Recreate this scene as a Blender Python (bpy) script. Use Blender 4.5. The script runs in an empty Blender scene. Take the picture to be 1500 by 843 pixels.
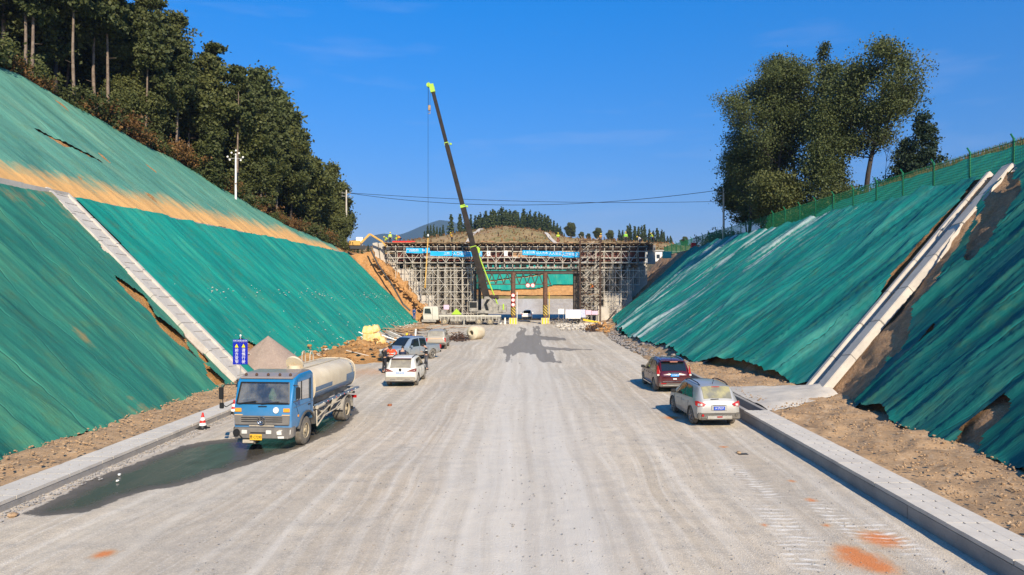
import bpy, bmesh, math, random
import numpy as np
from mathutils import Vector, Matrix, Euler
R = math.radians
rnd = random.Random(7)
C = bpy.context.scene
# ---------------------------------------------------------------- camera, sky, sun, exposure
H = 5.4                                     # height of the camera over the road
cd = bpy.data.cameras.new('camera'); cam = bpy.data.objects.new('camera', cd)
C.collection.objects.link(cam); C.camera = cam
cd.lens = 24; cd.sensor_width = 36; cd.clip_start = .2; cd.clip_end = 12000
cd.shift_x = -.014; cd.shift_y = .0017
cam.location = (0, 0, H); cam.rotation_euler = (R(90), 0, 0)
SUN_EL, SUN_AZ = 33.0, 160.0                # azimuth clockwise from +Y
w = bpy.data.worlds.new('World'); C.world = w; w.use_nodes = True
nt = w.node_tree; nt.nodes.clear()
sky = nt.nodes.new('ShaderNodeTexSky'); sky.sky_type = 'NISHITA'; sky.sun_disc = False
sky.sun_elevation = R(SUN_EL); sky.sun_rotation = R(SUN_AZ); sky.altitude = 300
sky.air_density = 1.0; sky.dust_density = .35; sky.ozone_density = 3.0
hs = nt.nodes.new('ShaderNodeHueSaturation'); hs.inputs['Saturation'].default_value = 1.12; hs.inputs['Value'].default_value = 1.0
gm = nt.nodes.new('ShaderNodeGamma'); gm.inputs['Gamma'].default_value = 1.0
bg = nt.nodes.new('ShaderNodeBackground'); bg.inputs['Strength'].default_value = .115
ow = nt.nodes.new('ShaderNodeOutputWorld')
tc = nt.nodes.new('ShaderNodeTexCoord'); mp = nt.nodes.new('ShaderNodeMapping'); mp.inputs['Scale'].default_value = (2.2, 2.2, 14)
cn = nt.nodes.new('ShaderNodeTexNoise'); cn.inputs['Scale'].default_value = 2.2; cn.inputs['Detail'].default_value = 5
cr = nt.nodes.new('ShaderNodeMapRange'); cr.inputs['From Min'].default_value = .56; cr.inputs['From Max'].default_value = .8; cr.inputs['To Max'].default_value = .16
cm = nt.nodes.new('ShaderNodeMixRGB'); cm.inputs['Color2'].default_value = (3.6, 3.9, 5.0, 1)
nt.links.new(tc.outputs['Generated'], mp.inputs['Vector']); nt.links.new(mp.outputs['Vector'], cn.inputs['Vector'])
nt.links.new(cn.outputs['Fac'], cr.inputs['Value']); nt.links.new(cr.outputs['Result'], cm.inputs['Fac'])
nt.links.new(sky.outputs['Color'], hs.inputs['Color']); nt.links.new(hs.outputs['Color'], gm.inputs['Color'])
tn = nt.nodes.new('ShaderNodeMixRGB'); tn.blend_type = 'MULTIPLY'; tn.inputs['Fac'].default_value = 1; sz_ = nt.nodes.new('ShaderNodeSeparateXYZ'); nt.links.new(tc.outputs['Generated'], sz_.inputs[0]); mr_ = nt.nodes.new('ShaderNodeMapRange'); mr_.inputs['From Min'].default_value = .02; mr_.inputs['From Max'].default_value = .42; nt.links.new(sz_.outputs['Z'], mr_.inputs['Value'])
tg = nt.nodes.new('ShaderNodeMixRGB'); tg.inputs['Color1'].default_value = (.46, .38, .50, 1); tg.inputs['Color2'].default_value = (.0, .73, 1.20, 1); nt.links.new(mr_.outputs['Result'], tg.inputs['Fac']); nt.links.new(tg.outputs['Color'], tn.inputs['Color2'])
nt.links.new(gm.outputs['Color'], tn.inputs['Color1']); nt.links.new(tn.outputs['Color'], cm.inputs['Color1']); nt.links.new(cm.outputs['Color'], bg.inputs['Color'])
nt.links.new(bg.outputs['Background'], ow.inputs['Surface'])
sl = bpy.data.lights.new('sun', 'SUN'); sl.energy = 5.0; sl.angle = R(.5); sl.color = (1, .875, .68)
so = bpy.data.objects.new('sun', sl); C.collection.objects.link(so)
a_ = R(SUN_AZ); e_ = R(SUN_EL)
sd = Vector((math.sin(a_) * math.cos(e_), math.cos(a_) * math.cos(e_), math.sin(e_)))
so.rotation_euler = sd.to_track_quat('Z', 'Y').to_euler(); so.location = (20, -40, 60)
C.view_settings.view_transform = 'Standard'; C.view_settings.look = 'None'
C.view_settings.exposure = .58; C.view_settings.gamma = 1.0
C.cycles.max_bounces = 6; C.cycles.transparent_max_bounces = 16; C.cycles.volume_bounces = 0
C.cycles.use_denoising = True; C.cycles.denoising_input_passes = 'RGB_ALBEDO_NORMAL'; C.cycles.denoising_prefilter = 'ACCURATE'

# ---------------------------------------------------------------- helpers
def W(px, py, Y): return Vector(((px - 771) / 1000 * Y, Y, H + (424 - py) / 1000 * Y))
def G(px, py, z=0):
    Y = (H - z) * 1000 / (py - 424); return Vector(((px - 771) / 1000 * Y, Y, z))
def _h(i, j, s):
    v = np.sin(i * 127.1 + j * 311.7 + s * 74.7) * 43758.5453
    return v - np.floor(v)
def vn(x, y, s=0):
    x = np.asarray(x, float); y = np.asarray(y, float)
    xi = np.floor(x); yi = np.floor(y); fx = x - xi; fy = y - yi
    fx = fx * fx * (3 - 2 * fx); fy = fy * fy * (3 - 2 * fy)
    return (_h(xi, yi, s) * (1 - fx) + _h(xi + 1, yi, s) * fx) * (1 - fy) + (_h(xi, yi + 1, s) * (1 - fx) + _h(xi + 1, yi + 1, s) * fx) * fy
def fbm(x, y, o=4, s=0):
    r = 0; a = .5; n = 0
    for k in range(o): r = r + a * vn(x * 2 ** k, y * 2 ** k, s + k * 3); n += a; a *= .5
    return r / n
def link(o, parent=None, label=None, cat=None, group=None, kind=None):
    C.collection.objects.link(o)
    if parent: o.parent = parent
    tag(o, label, cat, group, kind); return o
def tag(o, label=None, cat=None, group=None, kind=None):
    if label: o['label'] = label
    if cat: o['category'] = cat
    if group: o['group'] = group
    if kind: o['kind'] = kind
    return o
def thing(name, label, cat, loc=(0, 0, 0), rz=0, group=None):
    o = bpy.data.objects.new(name, None); o.empty_display_size = .2
    o.location = loc; o.rotation_euler = (0, 0, rz)
    return link(o, None, label, cat, group)
def children(o): return [c for c in bpy.data.objects if c.parent == o]
def dup(root, loc, rz=0, label=None, scale=None, kids=None):
    c = root.copy(); C.collection.objects.link(c); c.location = loc; c.rotation_euler = (0, 0, rz)
    if scale: c.scale = scale if hasattr(scale, '__len__') else (scale,) * 3
    if label: c['label'] = label
    for k in (kids if kids is not None else root.children):
        d = k.copy(); C.collection.objects.link(d); d.parent = c
        for g in k.children:
            e = g.copy(); C.collection.objects.link(e); e.parent = d
    return c

class MB:
    def __init__(s): s.v = []; s.f = []; s.m = []; s.sm = []; s.cur = 0; s.smooth = False
    def add(s, vs, fs):
        b = len(s.v); s.v += [tuple(p) for p in vs]
        for f in fs: s.f.append(tuple(i + b for i in f)); s.m.append(s.cur); s.sm.append(s.smooth)
        return s
    def box(s, c, d, rot=None, top=1.0):
        x, y, z = (k / 2 for k in d); c = Vector(c)
        vs = [Vector((sx * x * (top if sz > 0 else 1), sy * y * (top if sz > 0 else 1), sz * z)) for sz in (-1, 1) for sy in (-1, 1) for sx in (-1, 1)]
        if rot is not None:
            m = rot if isinstance(rot, Matrix) else Euler(rot).to_matrix(); vs = [m @ p for p in vs]
        return s.add([c + p for p in vs], [(0, 2, 3, 1), (4, 5, 7, 6), (0, 1, 5, 4), (1, 3, 7, 5), (3, 2, 6, 7), (2, 0, 4, 6)])
    def bb(s, x0, x1, y0, y1, z0, z1): return s.box(((x0 + x1) / 2, (y0 + y1) / 2, (z0 + z1) / 2), (x1 - x0, y1 - y0, z1 - z0))
    def bar(s, p, q, w_, h_=None):
        p = Vector(p); q = Vector(q); d = q - p; L = d.length
        if L < 1e-6: return s
        m = d.to_track_quat('Z', 'Y').to_matrix()
        return s.box((p + q) / 2, (w_, h_ or w_, L), m)
    def tube(s, p, q, r, r2=None, n=8, caps=True):
        p = Vector(p); q = Vector(q); d = q - p
        if d.length < 1e-6: return s
        r2 = r if r2 is None else r2; m = d.to_track_quat('Z', 'Y').to_matrix()
        vs = []
        for k in range(n):
            a = 2 * math.pi * k / n; u = m @ Vector((math.cos(a), math.sin(a), 0)); vs += [p + u * r, q + u * r2]
        fs = [(2 * k, (2 * k + 2) % (2 * n), (2 * k + 3) % (2 * n), 2 * k + 1) for k in range(n)]
        if caps: fs += [tuple(2 * k for k in reversed(range(n))), tuple(2 * k + 1 for k in range(n))]
        return s.add(vs, fs)
    def path(s, pts, r, n=6):
        for a, b in zip(pts, pts[1:]): s.tube(a, b, r if not hasattr(r, '__len__') else r[0], n=n)
        return s
    def lathe(s, prof, n=16, M=None, cap=True):       # prof (r, z)
        vs = []
        for r, z in prof:
            for k in range(n):
                a = 2 * math.pi * k / n; p = Vector((r * math.cos(a), r * math.sin(a), z)); vs.append(M @ p if M else p)
        fs = [(j * n + k, j * n + (k + 1) % n, (j + 1) * n + (k + 1) % n, (j + 1) * n + k) for j in range(len(prof) - 1) for k in range(n)]
        if cap: fs += [tuple(reversed(range(n))), tuple((len(prof) - 1) * n + k for k in range(n))]
        return s.add(vs, fs)
    def poly(s, pts, th):                              # flat outline (list of 3D pts) thickened by vector th
        n = len(pts); th = Vector(th); P = [Vector(p) for p in pts]
        return s.add(P + [p + th for p in P], [tuple(reversed(range(n))), tuple(range(n, 2 * n))] + [(k, (k + 1) % n, n + (k + 1) % n, n + k) for k in range(n)])
    def build(s, name, mat, parent=None, smooth=None, label=None, cat=None, group=None, kind=None, loc=None, bevel=0):
        me = bpy.data.meshes.new(name); me.from_pydata(s.v, [], s.f)
        for m_ in (mat if isinstance(mat, (list, tuple)) else [mat]): me.materials.append(m_)
        if isinstance(mat, (list, tuple)): me.polygons.foreach_set('material_index', s.m)
        if smooth: 
            me.polygons.foreach_set('use_smooth', [True] * len(s.f)); me.set_sharp_from_angle(angle=R(smooth if smooth > 1 else 40))
        if bevel:
            b = bmesh.new(); b.from_mesh(me); bmesh.ops.recalc_face_normals(b, faces=b.faces)
            es = [e for e in b.edges if len(e.link_faces) == 2 and e.calc_face_angle(0) > .5]
            bmesh.ops.bevel(b, geom=es, offset=bevel, segments=2, affect='EDGES', clamp_overlap=True); b.to_mesh(me); b.free()
        me.update(); o = bpy.data.objects.new(name, me)
        if loc: o.location = loc
        return link(o, parent, label, cat, group, kind)
def grid(name, X, Y, Z, mat, mask=None, attrs=None, uv=None, smooth=True, parent=None, **k):
    n, m = X.shape; co = np.stack([X, Y, Z], -1).reshape(-1, 3)
    i = np.arange(n * m).reshape(n, m)
    q = np.stack([i[:-1, :-1], i[1:, :-1], i[1:, 1:], i[:-1, 1:]], -1).reshape(-1, 4)
    if mask is not None: q = q[mask.reshape(-1)]
    me = bpy.data.meshes.new(name)
    me.vertices.add(len(co)); me.vertices.foreach_set('co', co.ravel())
    me.loops.add(q.size); me.loops.foreach_set('vertex_index', q.ravel())
    me.polygons.add(len(q)); me.polygons.foreach_set('loop_start', np.arange(len(q)) * 4)
    me.polygons.foreach_set('use_smooth', np.full(len(q), smooth))
    me.update(calc_edges=True)
    for an, av in (attrs or {}).items():
        a = me.attributes.new(an, 'FLOAT', 'POINT'); a.data.foreach_set('value', np.ascontiguousarray(av, dtype=np.float32).ravel())
    if uv is not None:
        a = me.attributes.new('uvm', 'FLOAT_VECTOR', 'POINT')
        a.data.foreach_set('vector', np.stack([uv[0], uv[1], np.zeros_like(uv[0])], -1).astype(np.float32).ravel())
    me.materials.append(mat); o = bpy.data.objects.new(name, me)
    return link(o, parent, k.get('label'), k.get('cat'), k.get('group'), k.get('kind'))
def quads(name, V, mat, parent=None, attr=None, **k):   # V (N,4,3) loose quads
    N = len(V); me = bpy.data.meshes.new(name)
    me.vertices.add(N * 4); me.vertices.foreach_set('co', V.reshape(-1).astype(np.float32))
    me.loops.add(N * 4); me.loops.foreach_set('vertex_index', np.arange(N * 4))
    me.polygons.add(N); me.polygons.foreach_set('loop_start', np.arange(N) * 4)
    me.update(calc_edges=True)
    if attr is not None:
        a = me.attributes.new('tint', 'FLOAT', 'FACE'); a.data.foreach_set('value', attr.astype(np.float32))
    me.materials.append(mat); o = bpy.data.objects.new(name, me)
    if k.get('nolink'): return o
    return link(o, parent, k.get('label'), k.get('cat'), k.get('group'), k.get('kind'))
def evalmesh(o, name):
    dg = bpy.context.evaluated_depsgraph_get(); dg.update()
    me = bpy.data.meshes.new_from_object(o.evaluated_get(dg)); me.name = name; return me
def text(body, size, mat, name='lettering', parent=None, loc=(0, 0, 0), rot=(R(90), 0, 0), align='CENTER', ext=.002, line=1.0, sx=1.0):
    cu = bpy.data.curves.new('t', 'FONT'); cu.body = body; cu.size = size; cu.align_x = align; cu.align_y = 'CENTER'
    cu.extrude = ext; cu.space_line = line; cu.resolution_u = 2
    o = bpy.data.objects.new('t', cu); C.collection.objects.link(o)
    me = evalmesh(o, name); bpy.data.objects.remove(o); bpy.data.curves.remove(cu)
    me.materials.clear(); me.materials.append(mat)
    r = bpy.data.objects.new(name, me); r.location = loc; r.rotation_euler = rot; r.scale = (sx, 1, 1)
    return link(r, parent)
UT = {}
def unit(n=6):
    if n not in UT: UT[n] = {}
    return UT[n]
def rod(parent, name, p, q, r, mat, n=6):            # a bar sharing one unit mesh per material
    key = (mat.name, n, name); d = unit(n)
    if key not in d:
        b = MB(); b.tube((0, 0, 0), (0, 0, 1), 1, n=n); me = bpy.data.meshes.new(name); me.from_pydata(b.v, [], b.f); me.materials.append(mat); d[key] = me
    o = bpy.data.objects.new(name, d[key]); p = Vector(p); q = Vector(q); dd = q - p
    o.location = p; o.rotation_mode = 'XYZ'; o.rotation_euler = dd.to_track_quat('Z', 'Y').to_euler(); o.scale = (r, r, dd.length)
    return link(o, parent)
def block(parent, name, c, d, mat, rot=(0, 0, 0)):   # a box sharing one unit mesh per material
    key = (mat.name, 'b', name); dd = unit(0)
    if key not in dd:
        b = MB(); b.box((0, 0, 0), (1, 1, 1)); me = bpy.data.meshes.new(name); me.from_pydata(b.v, [], b.f); me.materials.append(mat); dd[key] = me
    o = bpy.data.objects.new(name, dd[key]); o.location = c; o.rotation_euler = rot; o.scale = d
    return link(o, parent)

# ---------------------------------------------------------------- materials
class NB:
    def __init__(s, name):
        s.m = bpy.data.materials.new(name); s.m.use_nodes = True; s.t = s.m.node_tree; s.n = s.t.nodes
        s.b = s.n['Principled BSDF']; s.out = s.n['Material Output']
    def new(s, t, **k):
        n = s.n.new('ShaderNode' + t)
        for a, v in k.items():
            if a in n.inputs: s.put(n.inputs[a], v)
            else: setattr(n, a, v)
        return n
    def put(s, sock, v):
        if isinstance(v, bpy.types.NodeSocket): s.t.links.new(v, sock)
        else:
            if hasattr(sock.default_value, '__len__') and hasattr(v, '__len__') and len(sock.default_value) == 4 and len(v) == 3: v = (*v, 1)
            sock.default_value = v
    def coord(s, kind='w', sc=(1, 1, 1)):
        if kind == 'w': o = s.new('NewGeometry').outputs['Position']
        elif kind == 'o': o = s.new('TexCoord').outputs['Object']
        else: o = s.new('Attribute', attribute_name='uvm').outputs['Vector']
        mpn = s.new('Mapping'); s.put(mpn.inputs['Vector'], o); mpn.inputs['Scale'].default_value = sc; return mpn.outputs['Vector']
    def noise(s, v, scale, detail=4, rough=.55, dist=0):
        n = s.new('TexNoise'); s.put(n.inputs['Vector'], v); n.inputs['Scale'].default_value = scale; n.inputs['Detail'].default_value = detail
        n.inputs['Roughness'].default_value = rough; n.inputs['Distortion'].default_value = dist; return n.outputs['Fac']
    def rng(s, v, a, b, c=0, d=1):
        n = s.new('MapRange'); s.put(n.inputs['Value'], v)
        for k, x in zip(('From Min', 'From Max', 'To Min', 'To Max'), (a, b, c, d)): n.inputs[k].default_value = x
        return n.outputs['Result']
    def mix(s, f, a, b, mode='MIX'):
        n = s.new('MixRGB', blend_type=mode); s.put(n.inputs['Fac'], f); s.put(n.inputs['Color1'], a); s.put(n.inputs['Color2'], b); return n.outputs['Color']
    def math(s, op, a, b=0):
        n = s.new('Math', operation=op); s.put(n.inputs[0], a); s.put(n.inputs[1], b); return n.outputs[0]
    def attr(s, nm): return s.new('Attribute', attribute_name=nm).outputs['Fac']
    def bump(s, hgt, st=.3, dist=.02, prev=None):
        n = s.new('Bump'); n.inputs['Strength'].default_value = st; n.inputs['Distance'].default_value = dist; s.put(n.inputs['Height'], hgt)
        if prev is not None: s.put(n.inputs['Normal'], prev)
        return n.outputs['Normal']
    def set(s, col=None, rough=None, metal=None, nor=None, spec=None):
        if col is not None: s.put(s.b.inputs['Base Color'], col)
        if rough is not None: s.put(s.b.inputs['Roughness'], rough)
        if metal is not None: s.put(s.b.inputs['Metallic'], metal)
        if nor is not None: s.put(s.b.inputs['Normal'], nor)
        if spec is not None: s.put(s.b.inputs['Specular IOR Level'], spec)
        return s.m
def mat(name, c1, c2=None, scale=3, rough=.7, metal=0, bump=0, bs=30, kind='o', lo=.35, hi=.65, spec=.5, bd=.01):
    n = NB(name)
    if c2 is None and not bump: return n.set(c1, rough, metal, spec=spec)
    v = n.coord(kind)
    col = n.mix(n.rng(n.noise(v, scale, 6), lo, hi), c1, c2) if c2 else c1
    nor = n.bump(n.noise(v, bs, 4), bump, bd) if bump else None
    return n.set(col, rough, metal, nor, spec)
def paint(name, c, dust=(.36, .31, .24), amt=.5, rough=.3, metal=0, z0=.2, z1=1.0, base=.06, coat=.5):
    n = NB(name); v = n.coord('o')
    sx = n.new('SeparateXYZ'); n.put(sx.inputs[0], v)
    low = n.rng(sx.outputs['Z'], z0, z1, amt, base)
    ns = n.noise(v, 2.5, 6, .65); f = n.math('MULTIPLY', low, n.rng(ns, .25, .75, .4, 1.6))
    col = n.mix(f, c, dust); m = n.set(col, n.rng(f, 0, .6, rough, .8), metal)
    n.b.inputs['Coat Weight'].default_value = coat; n.b.inputs['Coat Roughness'].default_value = .1
    return m
# ---------------------------------------------------------------- shared materials
def m_net(name, c1, c2, pale, earth=(.42, .23, .075), sk=1.0):
    n = NB(name); uv = n.coord('u', (1.6, .16, 1)); uf = n.coord('u', (9, .5, 1)); big = n.coord('u', (.22, .12, 1))
    s1 = n.noise(uv, 1, 6, .65, .6); s2 = n.noise(uf, 1, 5, .6); s3 = n.noise(big, 1, 5, .6, .4)
    col = n.mix(n.rng(s3, .3, .7), c1, c2)
    col = n.mix(n.math('MULTIPLY', n.rng(s1, .5, .72), .45 * sk), col, pale)
    s4 = n.noise(n.coord('u', (.5, .10, 1)), 1, 5, .6, .5); col = n.mix(n.math('MULTIPLY', n.rng(s4, .52, .66), .5), col, pale); col = n.mix(n.math('MULTIPLY', n.rng(s4, .46, .34), .55), col, (c1[0] * .5, c1[1] * .6, c1[2] * .62))
    col = n.mix(n.math('MULTIPLY', n.rng(s2, .54, .7), .3 * sk), col, (c1[0] * .4, c1[1] * .45, c1[2] * .45))
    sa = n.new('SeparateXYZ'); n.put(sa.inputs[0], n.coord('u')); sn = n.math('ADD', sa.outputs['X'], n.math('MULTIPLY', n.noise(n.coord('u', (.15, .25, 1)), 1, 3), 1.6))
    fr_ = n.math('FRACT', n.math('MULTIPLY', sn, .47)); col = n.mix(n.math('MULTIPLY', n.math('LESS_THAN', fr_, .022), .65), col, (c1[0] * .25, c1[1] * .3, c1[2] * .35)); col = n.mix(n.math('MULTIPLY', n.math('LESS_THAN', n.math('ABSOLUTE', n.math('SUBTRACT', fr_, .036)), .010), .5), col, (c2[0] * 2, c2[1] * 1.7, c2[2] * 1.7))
    mot = n.noise(n.coord('w', (1, 1, 1)), .9, 7, .7)
    col = n.mix(n.math('MULTIPLY', n.rng(mot, .52, .72), .38), col, (.10, .13, .035))
    d = n.attr('dust'); dd = n.rng(n.math('ADD', d, n.math('MULTIPLY', n.rng(n.math('ADD', n.math('MULTIPLY', s1, .5), n.math('MULTIPLY', mot, .5)), .3, .7, -1, 1), .42)), .35, .95)
    col = n.mix(dd, col, earth)  # earth is soil dust on most nets, a painted sheen on net_e
    wv = n.noise(n.coord('w'), 60, 2)
    w5 = n.noise(n.coord('u', (2.6, .9, 1)), 1, 6, .7, 1.0)
    nor = n.bump(n.math('ADD', s2, n.math('MULTIPLY', w5, 1.4)), .55 * max(sk, .7), .07, n.bump(wv, .25, .01))
    n.set(col, .62, nor=nor, spec=.25)
    return n.m
M = {}
M['net_a'] = m_net('green netting', (.018, .150, .112), (.036, .195, .130), (.10, .25, .13), sk=.5)
M['net_b'] = m_net('bright green netting', (.006, .21, .165), (.012, .29, .215), (.07, .36, .22), sk=.6)
M['net_c'] = m_net('faded green netting', (.075, .245, .185), (.12, .30, .21), (.21, .35, .22), (.66, .37, .13), sk=.7)
M['net_d'] = m_net('creased dark netting', (.003, .095, .088), (.006, .14, .12), (.06, .20, .15), sk=.8)
M['net_e'] = m_net('green netting with painted sheen', (.005, .15, .13), (.012, .24, .195), (.12, .38, .29), (.50, .57, .52), sk=.8)  # last colour is the plastic's pale sheen, painted into the netting
def m_earth(name, a, b, c, scale=.6, bd=.06, nb=6):
    n = NB(name); v = n.coord('w')
    col = n.mix(n.rng(n.noise(v, scale, 8, .65), .35, .65), a, b)
    col = n.mix(n.math('MULTIPLY', n.rng(n.noise(v, scale * 7, 6, .7), .5, .72), .7), col, c)
    nor = n.bump(n.noise(v, nb, 8, .7), .8, bd)
    return n.set(col, .95, nor=nor, spec=.15)
M['orange_earth'] = m_earth('orange earth', (.50, .26, .095), (.33, .165, .06), (.62, .43, .24), 1.0, .25, 3)
M['brown_earth'] = m_earth('brown broken earth', (.46, .27, .14), (.28, .17, .095), (.58, .44, .31), 1.6, .16, 5)
M['dirt'] = m_earth('dry brown dirt', (.44, .29, .165), (.31, .20, .115), (.56, .42, .28), .5, .05, 9)
M['hill'] = m_earth('dry grass hillside', (.33, .22, .11), (.14, .135, .05), (.52, .33, .17), .09, .3, .9)
M['forest_floor'] = m_earth('forest floor', (.06, .045, .022), (.035, .04, .015), (.16, .09, .035), .3, .2, 2)
M['rock_grey'] = m_earth('grey broken rock', (.30, .28, .27), (.17, .155, .15), (.42, .33, .24), 1.2, .12, 3)
def m_concrete(name, a, b, st=(.16, .14, .12)):
    n = NB(name); v = n.coord('w')
    col = n.mix(n.rng(n.noise(v, 1.1, 8, .65), .35, .65), a, b)
    col = n.mix(n.math('MULTIPLY', n.rng(n.noise(v, 5, 8, .75), .55, .75), .5), col, st)
    return n.set(col, .9, nor=n.bump(n.noise(v, 40, 5, .6), .4, .01), spec=.2)
M['concrete'] = m_concrete('pale concrete', (.56, .51, .44), (.44, .40, .35))
M['concrete_wall'] = m_concrete('grey weathered concrete', (.36, .33, .30), (.26, .245, .23))
M['concrete_slab'] = m_concrete('slab concrete', (.60, .55, .48), (.50, .455, .40), (.38, .31, .24))
M['white'] = mat('white paint', (.78, .77, .74), (.66, .64, .6), 4, .5)
M['black'] = mat('black plastic', (.012, .012, .013), rough=.5)
M['rubber'] = mat('dusty tyre rubber', (.10, .088, .072), (.19, .165, .135), 6, .9)
M['glass'] = mat('dark window glass', (.012, .016, .018), rough=.06, spec=.8)
M['steel'] = mat('galvanised steel', (.42, .41, .39), (.28, .26, .24), 5, .5, .4)
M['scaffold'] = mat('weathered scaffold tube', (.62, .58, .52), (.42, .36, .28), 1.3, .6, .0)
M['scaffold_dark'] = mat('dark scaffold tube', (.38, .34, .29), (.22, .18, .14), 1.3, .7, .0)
M['rust'] = mat('rusty steel', (.12, .06, .035), (.055, .035, .028), 2, .8, .2)
M['red'] = mat('red paint', (.55, .02, .015), rough=.5)
M['yellow'] = mat('yellow paint', (.80, .55, .01), (.66, .42, .02), 5, .5)
M['bark'] = mat('pale bark', (.24, .185, .14), (.12, .085, .06), 3, .9, bump=.5, bs=18)
M['bark_dark'] = mat('dark bark', (.055, .042, .032), (.03, .022, .018), 3, .9, bump=.5, bs=18)
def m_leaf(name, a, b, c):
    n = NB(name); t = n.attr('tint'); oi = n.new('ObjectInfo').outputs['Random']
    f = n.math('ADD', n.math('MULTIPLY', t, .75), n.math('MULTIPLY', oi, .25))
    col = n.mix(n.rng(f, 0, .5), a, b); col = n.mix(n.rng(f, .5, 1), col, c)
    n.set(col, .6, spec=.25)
    tr = n.new('BsdfTranslucent'); n.put(tr.inputs['Color'], col); ms = n.new('MixShader'); ms.inputs[0].default_value = .25
    n.t.links.new(n.b.outputs[0], ms.inputs[1]); n.t.links.new(tr.outputs[0], ms.inputs[2]); n.t.links.new(ms.outputs[0], n.out.inputs['Surface'])
    return n.m
M['leaf_wood'] = m_leaf('dark wood foliage', (.034, .042, .013), (.085, .098, .030), (.165, .165, .048))
M['leaf_pine'] = m_leaf('pine foliage', (.032, .048, .016), (.070, .085, .026), (.12, .125, .04))
M['leaf_broad'] = m_leaf('broadleaf foliage', (.042, .052, .016), (.092, .112, .036), (.16, .175, .055))
M['leaf_dry'] = m_leaf('dry brown foliage', (.09, .045, .018), (.17, .09, .03), (.28, .15, .05))
M['leaf_fir'] = m_leaf('dark fir foliage', (.016, .034, .018), (.036, .058, .028), (.08, .095, .042))
M['leaf_far'] = m_leaf('far conifer foliage', (.028, .050, .018), (.055, .080, .026), (.10, .115, .04))

# ---------------------------------------------------------------- road
def smooth(x): x = np.clip(x, 0, 1); return x * x * (3 - 2 * x)
def polysd(P, X, Y):                                  # >0 inside, metres
    P = np.array(P, float); d = np.full(X.shape, 1e9); ins = np.zeros(X.shape, bool); n = len(P)
    for i in range(n):
        ax, ay = P[i]; bx, by = P[(i + 1) % n]; ex, ey = bx - ax, by - ay
        t = np.clip(((X - ax) * ex + (Y - ay) * ey) / (ex * ex + ey * ey + 1e-9), 0, 1)
        d = np.minimum(d, np.hypot(X - ax - t * ex, Y - ay - t * ey))
        c = (ay > Y) != (by > Y)
        with np.errstate(divide='ignore', invalid='ignore'): xi = ax + (Y - ay) * ex / (ey if ey else 1e-9)
        ins ^= c & (X < xi)
    return np.where(ins, d, -d)
def PG(L): return [tuple(G(*p)[:2]) for p in L]
puddle = PG([(35, 752), (60, 740), (130, 703), (200, 678), (262, 654), (300, 647), (345, 642), (400, 632), (470, 610), (520, 596), (526, 604), (505, 627), (475, 640), (440, 656), (385, 674), (330, 692), (300, 701), (262, 712), (220, 718), (190, 727), (150, 744), (120, 752), (60, 757)])
wet2 = PG([(763, 478), (769, 478), (768, 491), (781, 491.5), (783, 478), (790, 478), (791, 492), (829, 496.5), (828, 499.5), (795, 498), (795, 505), (800, 508), (871, 512.6), (840, 513.5), (802, 512.5), (807, 520), (820, 533), (812, 531.5), (800, 531), (783, 521), (770, 516), (758, 518), (750, 523), (752, 529), (760, 532), (745, 530), (741, 527), (746, 520), (741, 512), (725, 509.5), (746, 506), (753, 500), (759, 491)])
ys = np.concatenate([np.arange(5, 12, .3), np.arange(12, 34, .10), np.arange(34, 64, .16), np.arange(64, 150, .45)])
ss = np.linspace(0, 1, 200)
xl = np.interp(ys, [0, 37.5, 42, 150], [-12.72, -12.72, -17.5, -19]); xr = np.interp(ys, [0, 44.5, 47, 75, 90, 150], [8.93, 8.93, 11.5, 11.5, 14, 17])
S, Yg = np.meshgrid(ss, ys); X = xl[:, None] * (1 - S) + xr[:, None] * S
wet = np.maximum(polysd(puddle, X, Yg) + .18 * (fbm(X * 1.5, Yg * 1.5, 4, 5) - .5), (polysd(wet2, X + .6 * (fbm(X * .8, Yg * .25, 4, 21) - .5), Yg + 1.8 * (fbm(X * 1.1, Yg * .3, 3, 22) - .5)) + .55 * (fbm(X * 2.6, Yg * .22, 4, 6) - .5) + .8 * (vn(X * 5.5, Yg * .12, 8) - .5) * smooth((Yg - 38) / 10)))
orange = np.zeros_like(X)
for (px, py, r_) in [(1262, 820, .55), (1245, 808, .35), (1285, 830, .4), (152, 812, .22), (1188, 733, .16), (1160, 705, .12), (1120, 770, .1), (1060, 655, .15), (1210, 770, .1), (985, 612, .4), (1290, 790, .5), (540, 545, 2.6), (500, 552, 2.0), (620, 515, 2)]:
    g = G(px, py); orange = np.maximum(orange, np.exp(-(((X - g.x) / (r_ * 1.15)) ** 2 + ((Yg - g.y) / (r_ * 1.3)) ** 2)) * (1 if r_ < .6 else .55))
tread = np.zeros_like(X)
for (px, py, wx, wy) in [(1150, 770, .38, 1.4), (1225, 760, .3, 1.3), (1115, 715, .3, 1.0), (1310, 790, .3, 1.2), (1080, 690, .25, .8), (1170, 815, .3, .8)]:
    g = G(px, py); tread = np.maximum(tread, np.exp(-(((X - g.x) / wx) ** 4 + ((Yg - g.y) / wy) ** 4)))
track = np.zeros_like(X)
for (x0, a_t, p_t, ph, sg) in ((-1.5, .35, 30, 0, 1), (.9, .3, 26, 2, -1), (3.2, .5, 34, 1, 1), (5.1, .6, 22, 4, -1), (-4.2, .7, 28, 3, 1), (-6.4, .8, 24, 5, -1), (-9.0, .6, 30, 2.5, 1), (7.0, .4, 27, .5, 1), (1.8, .8, 60, 3.6, -1), (-2.6, .9, 60, .8, 1)):
    xc_ = x0 + .55 * a_t * np.sin(Yg / p_t * 1.6 + ph)
    for dx_ in (-.82, .82): track += sg * np.exp(-((X - xc_ - dx_) / .15) ** 4) * (.25 + .9 * vn(Yg * .09 + ph * 7, dx_, 14))
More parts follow.
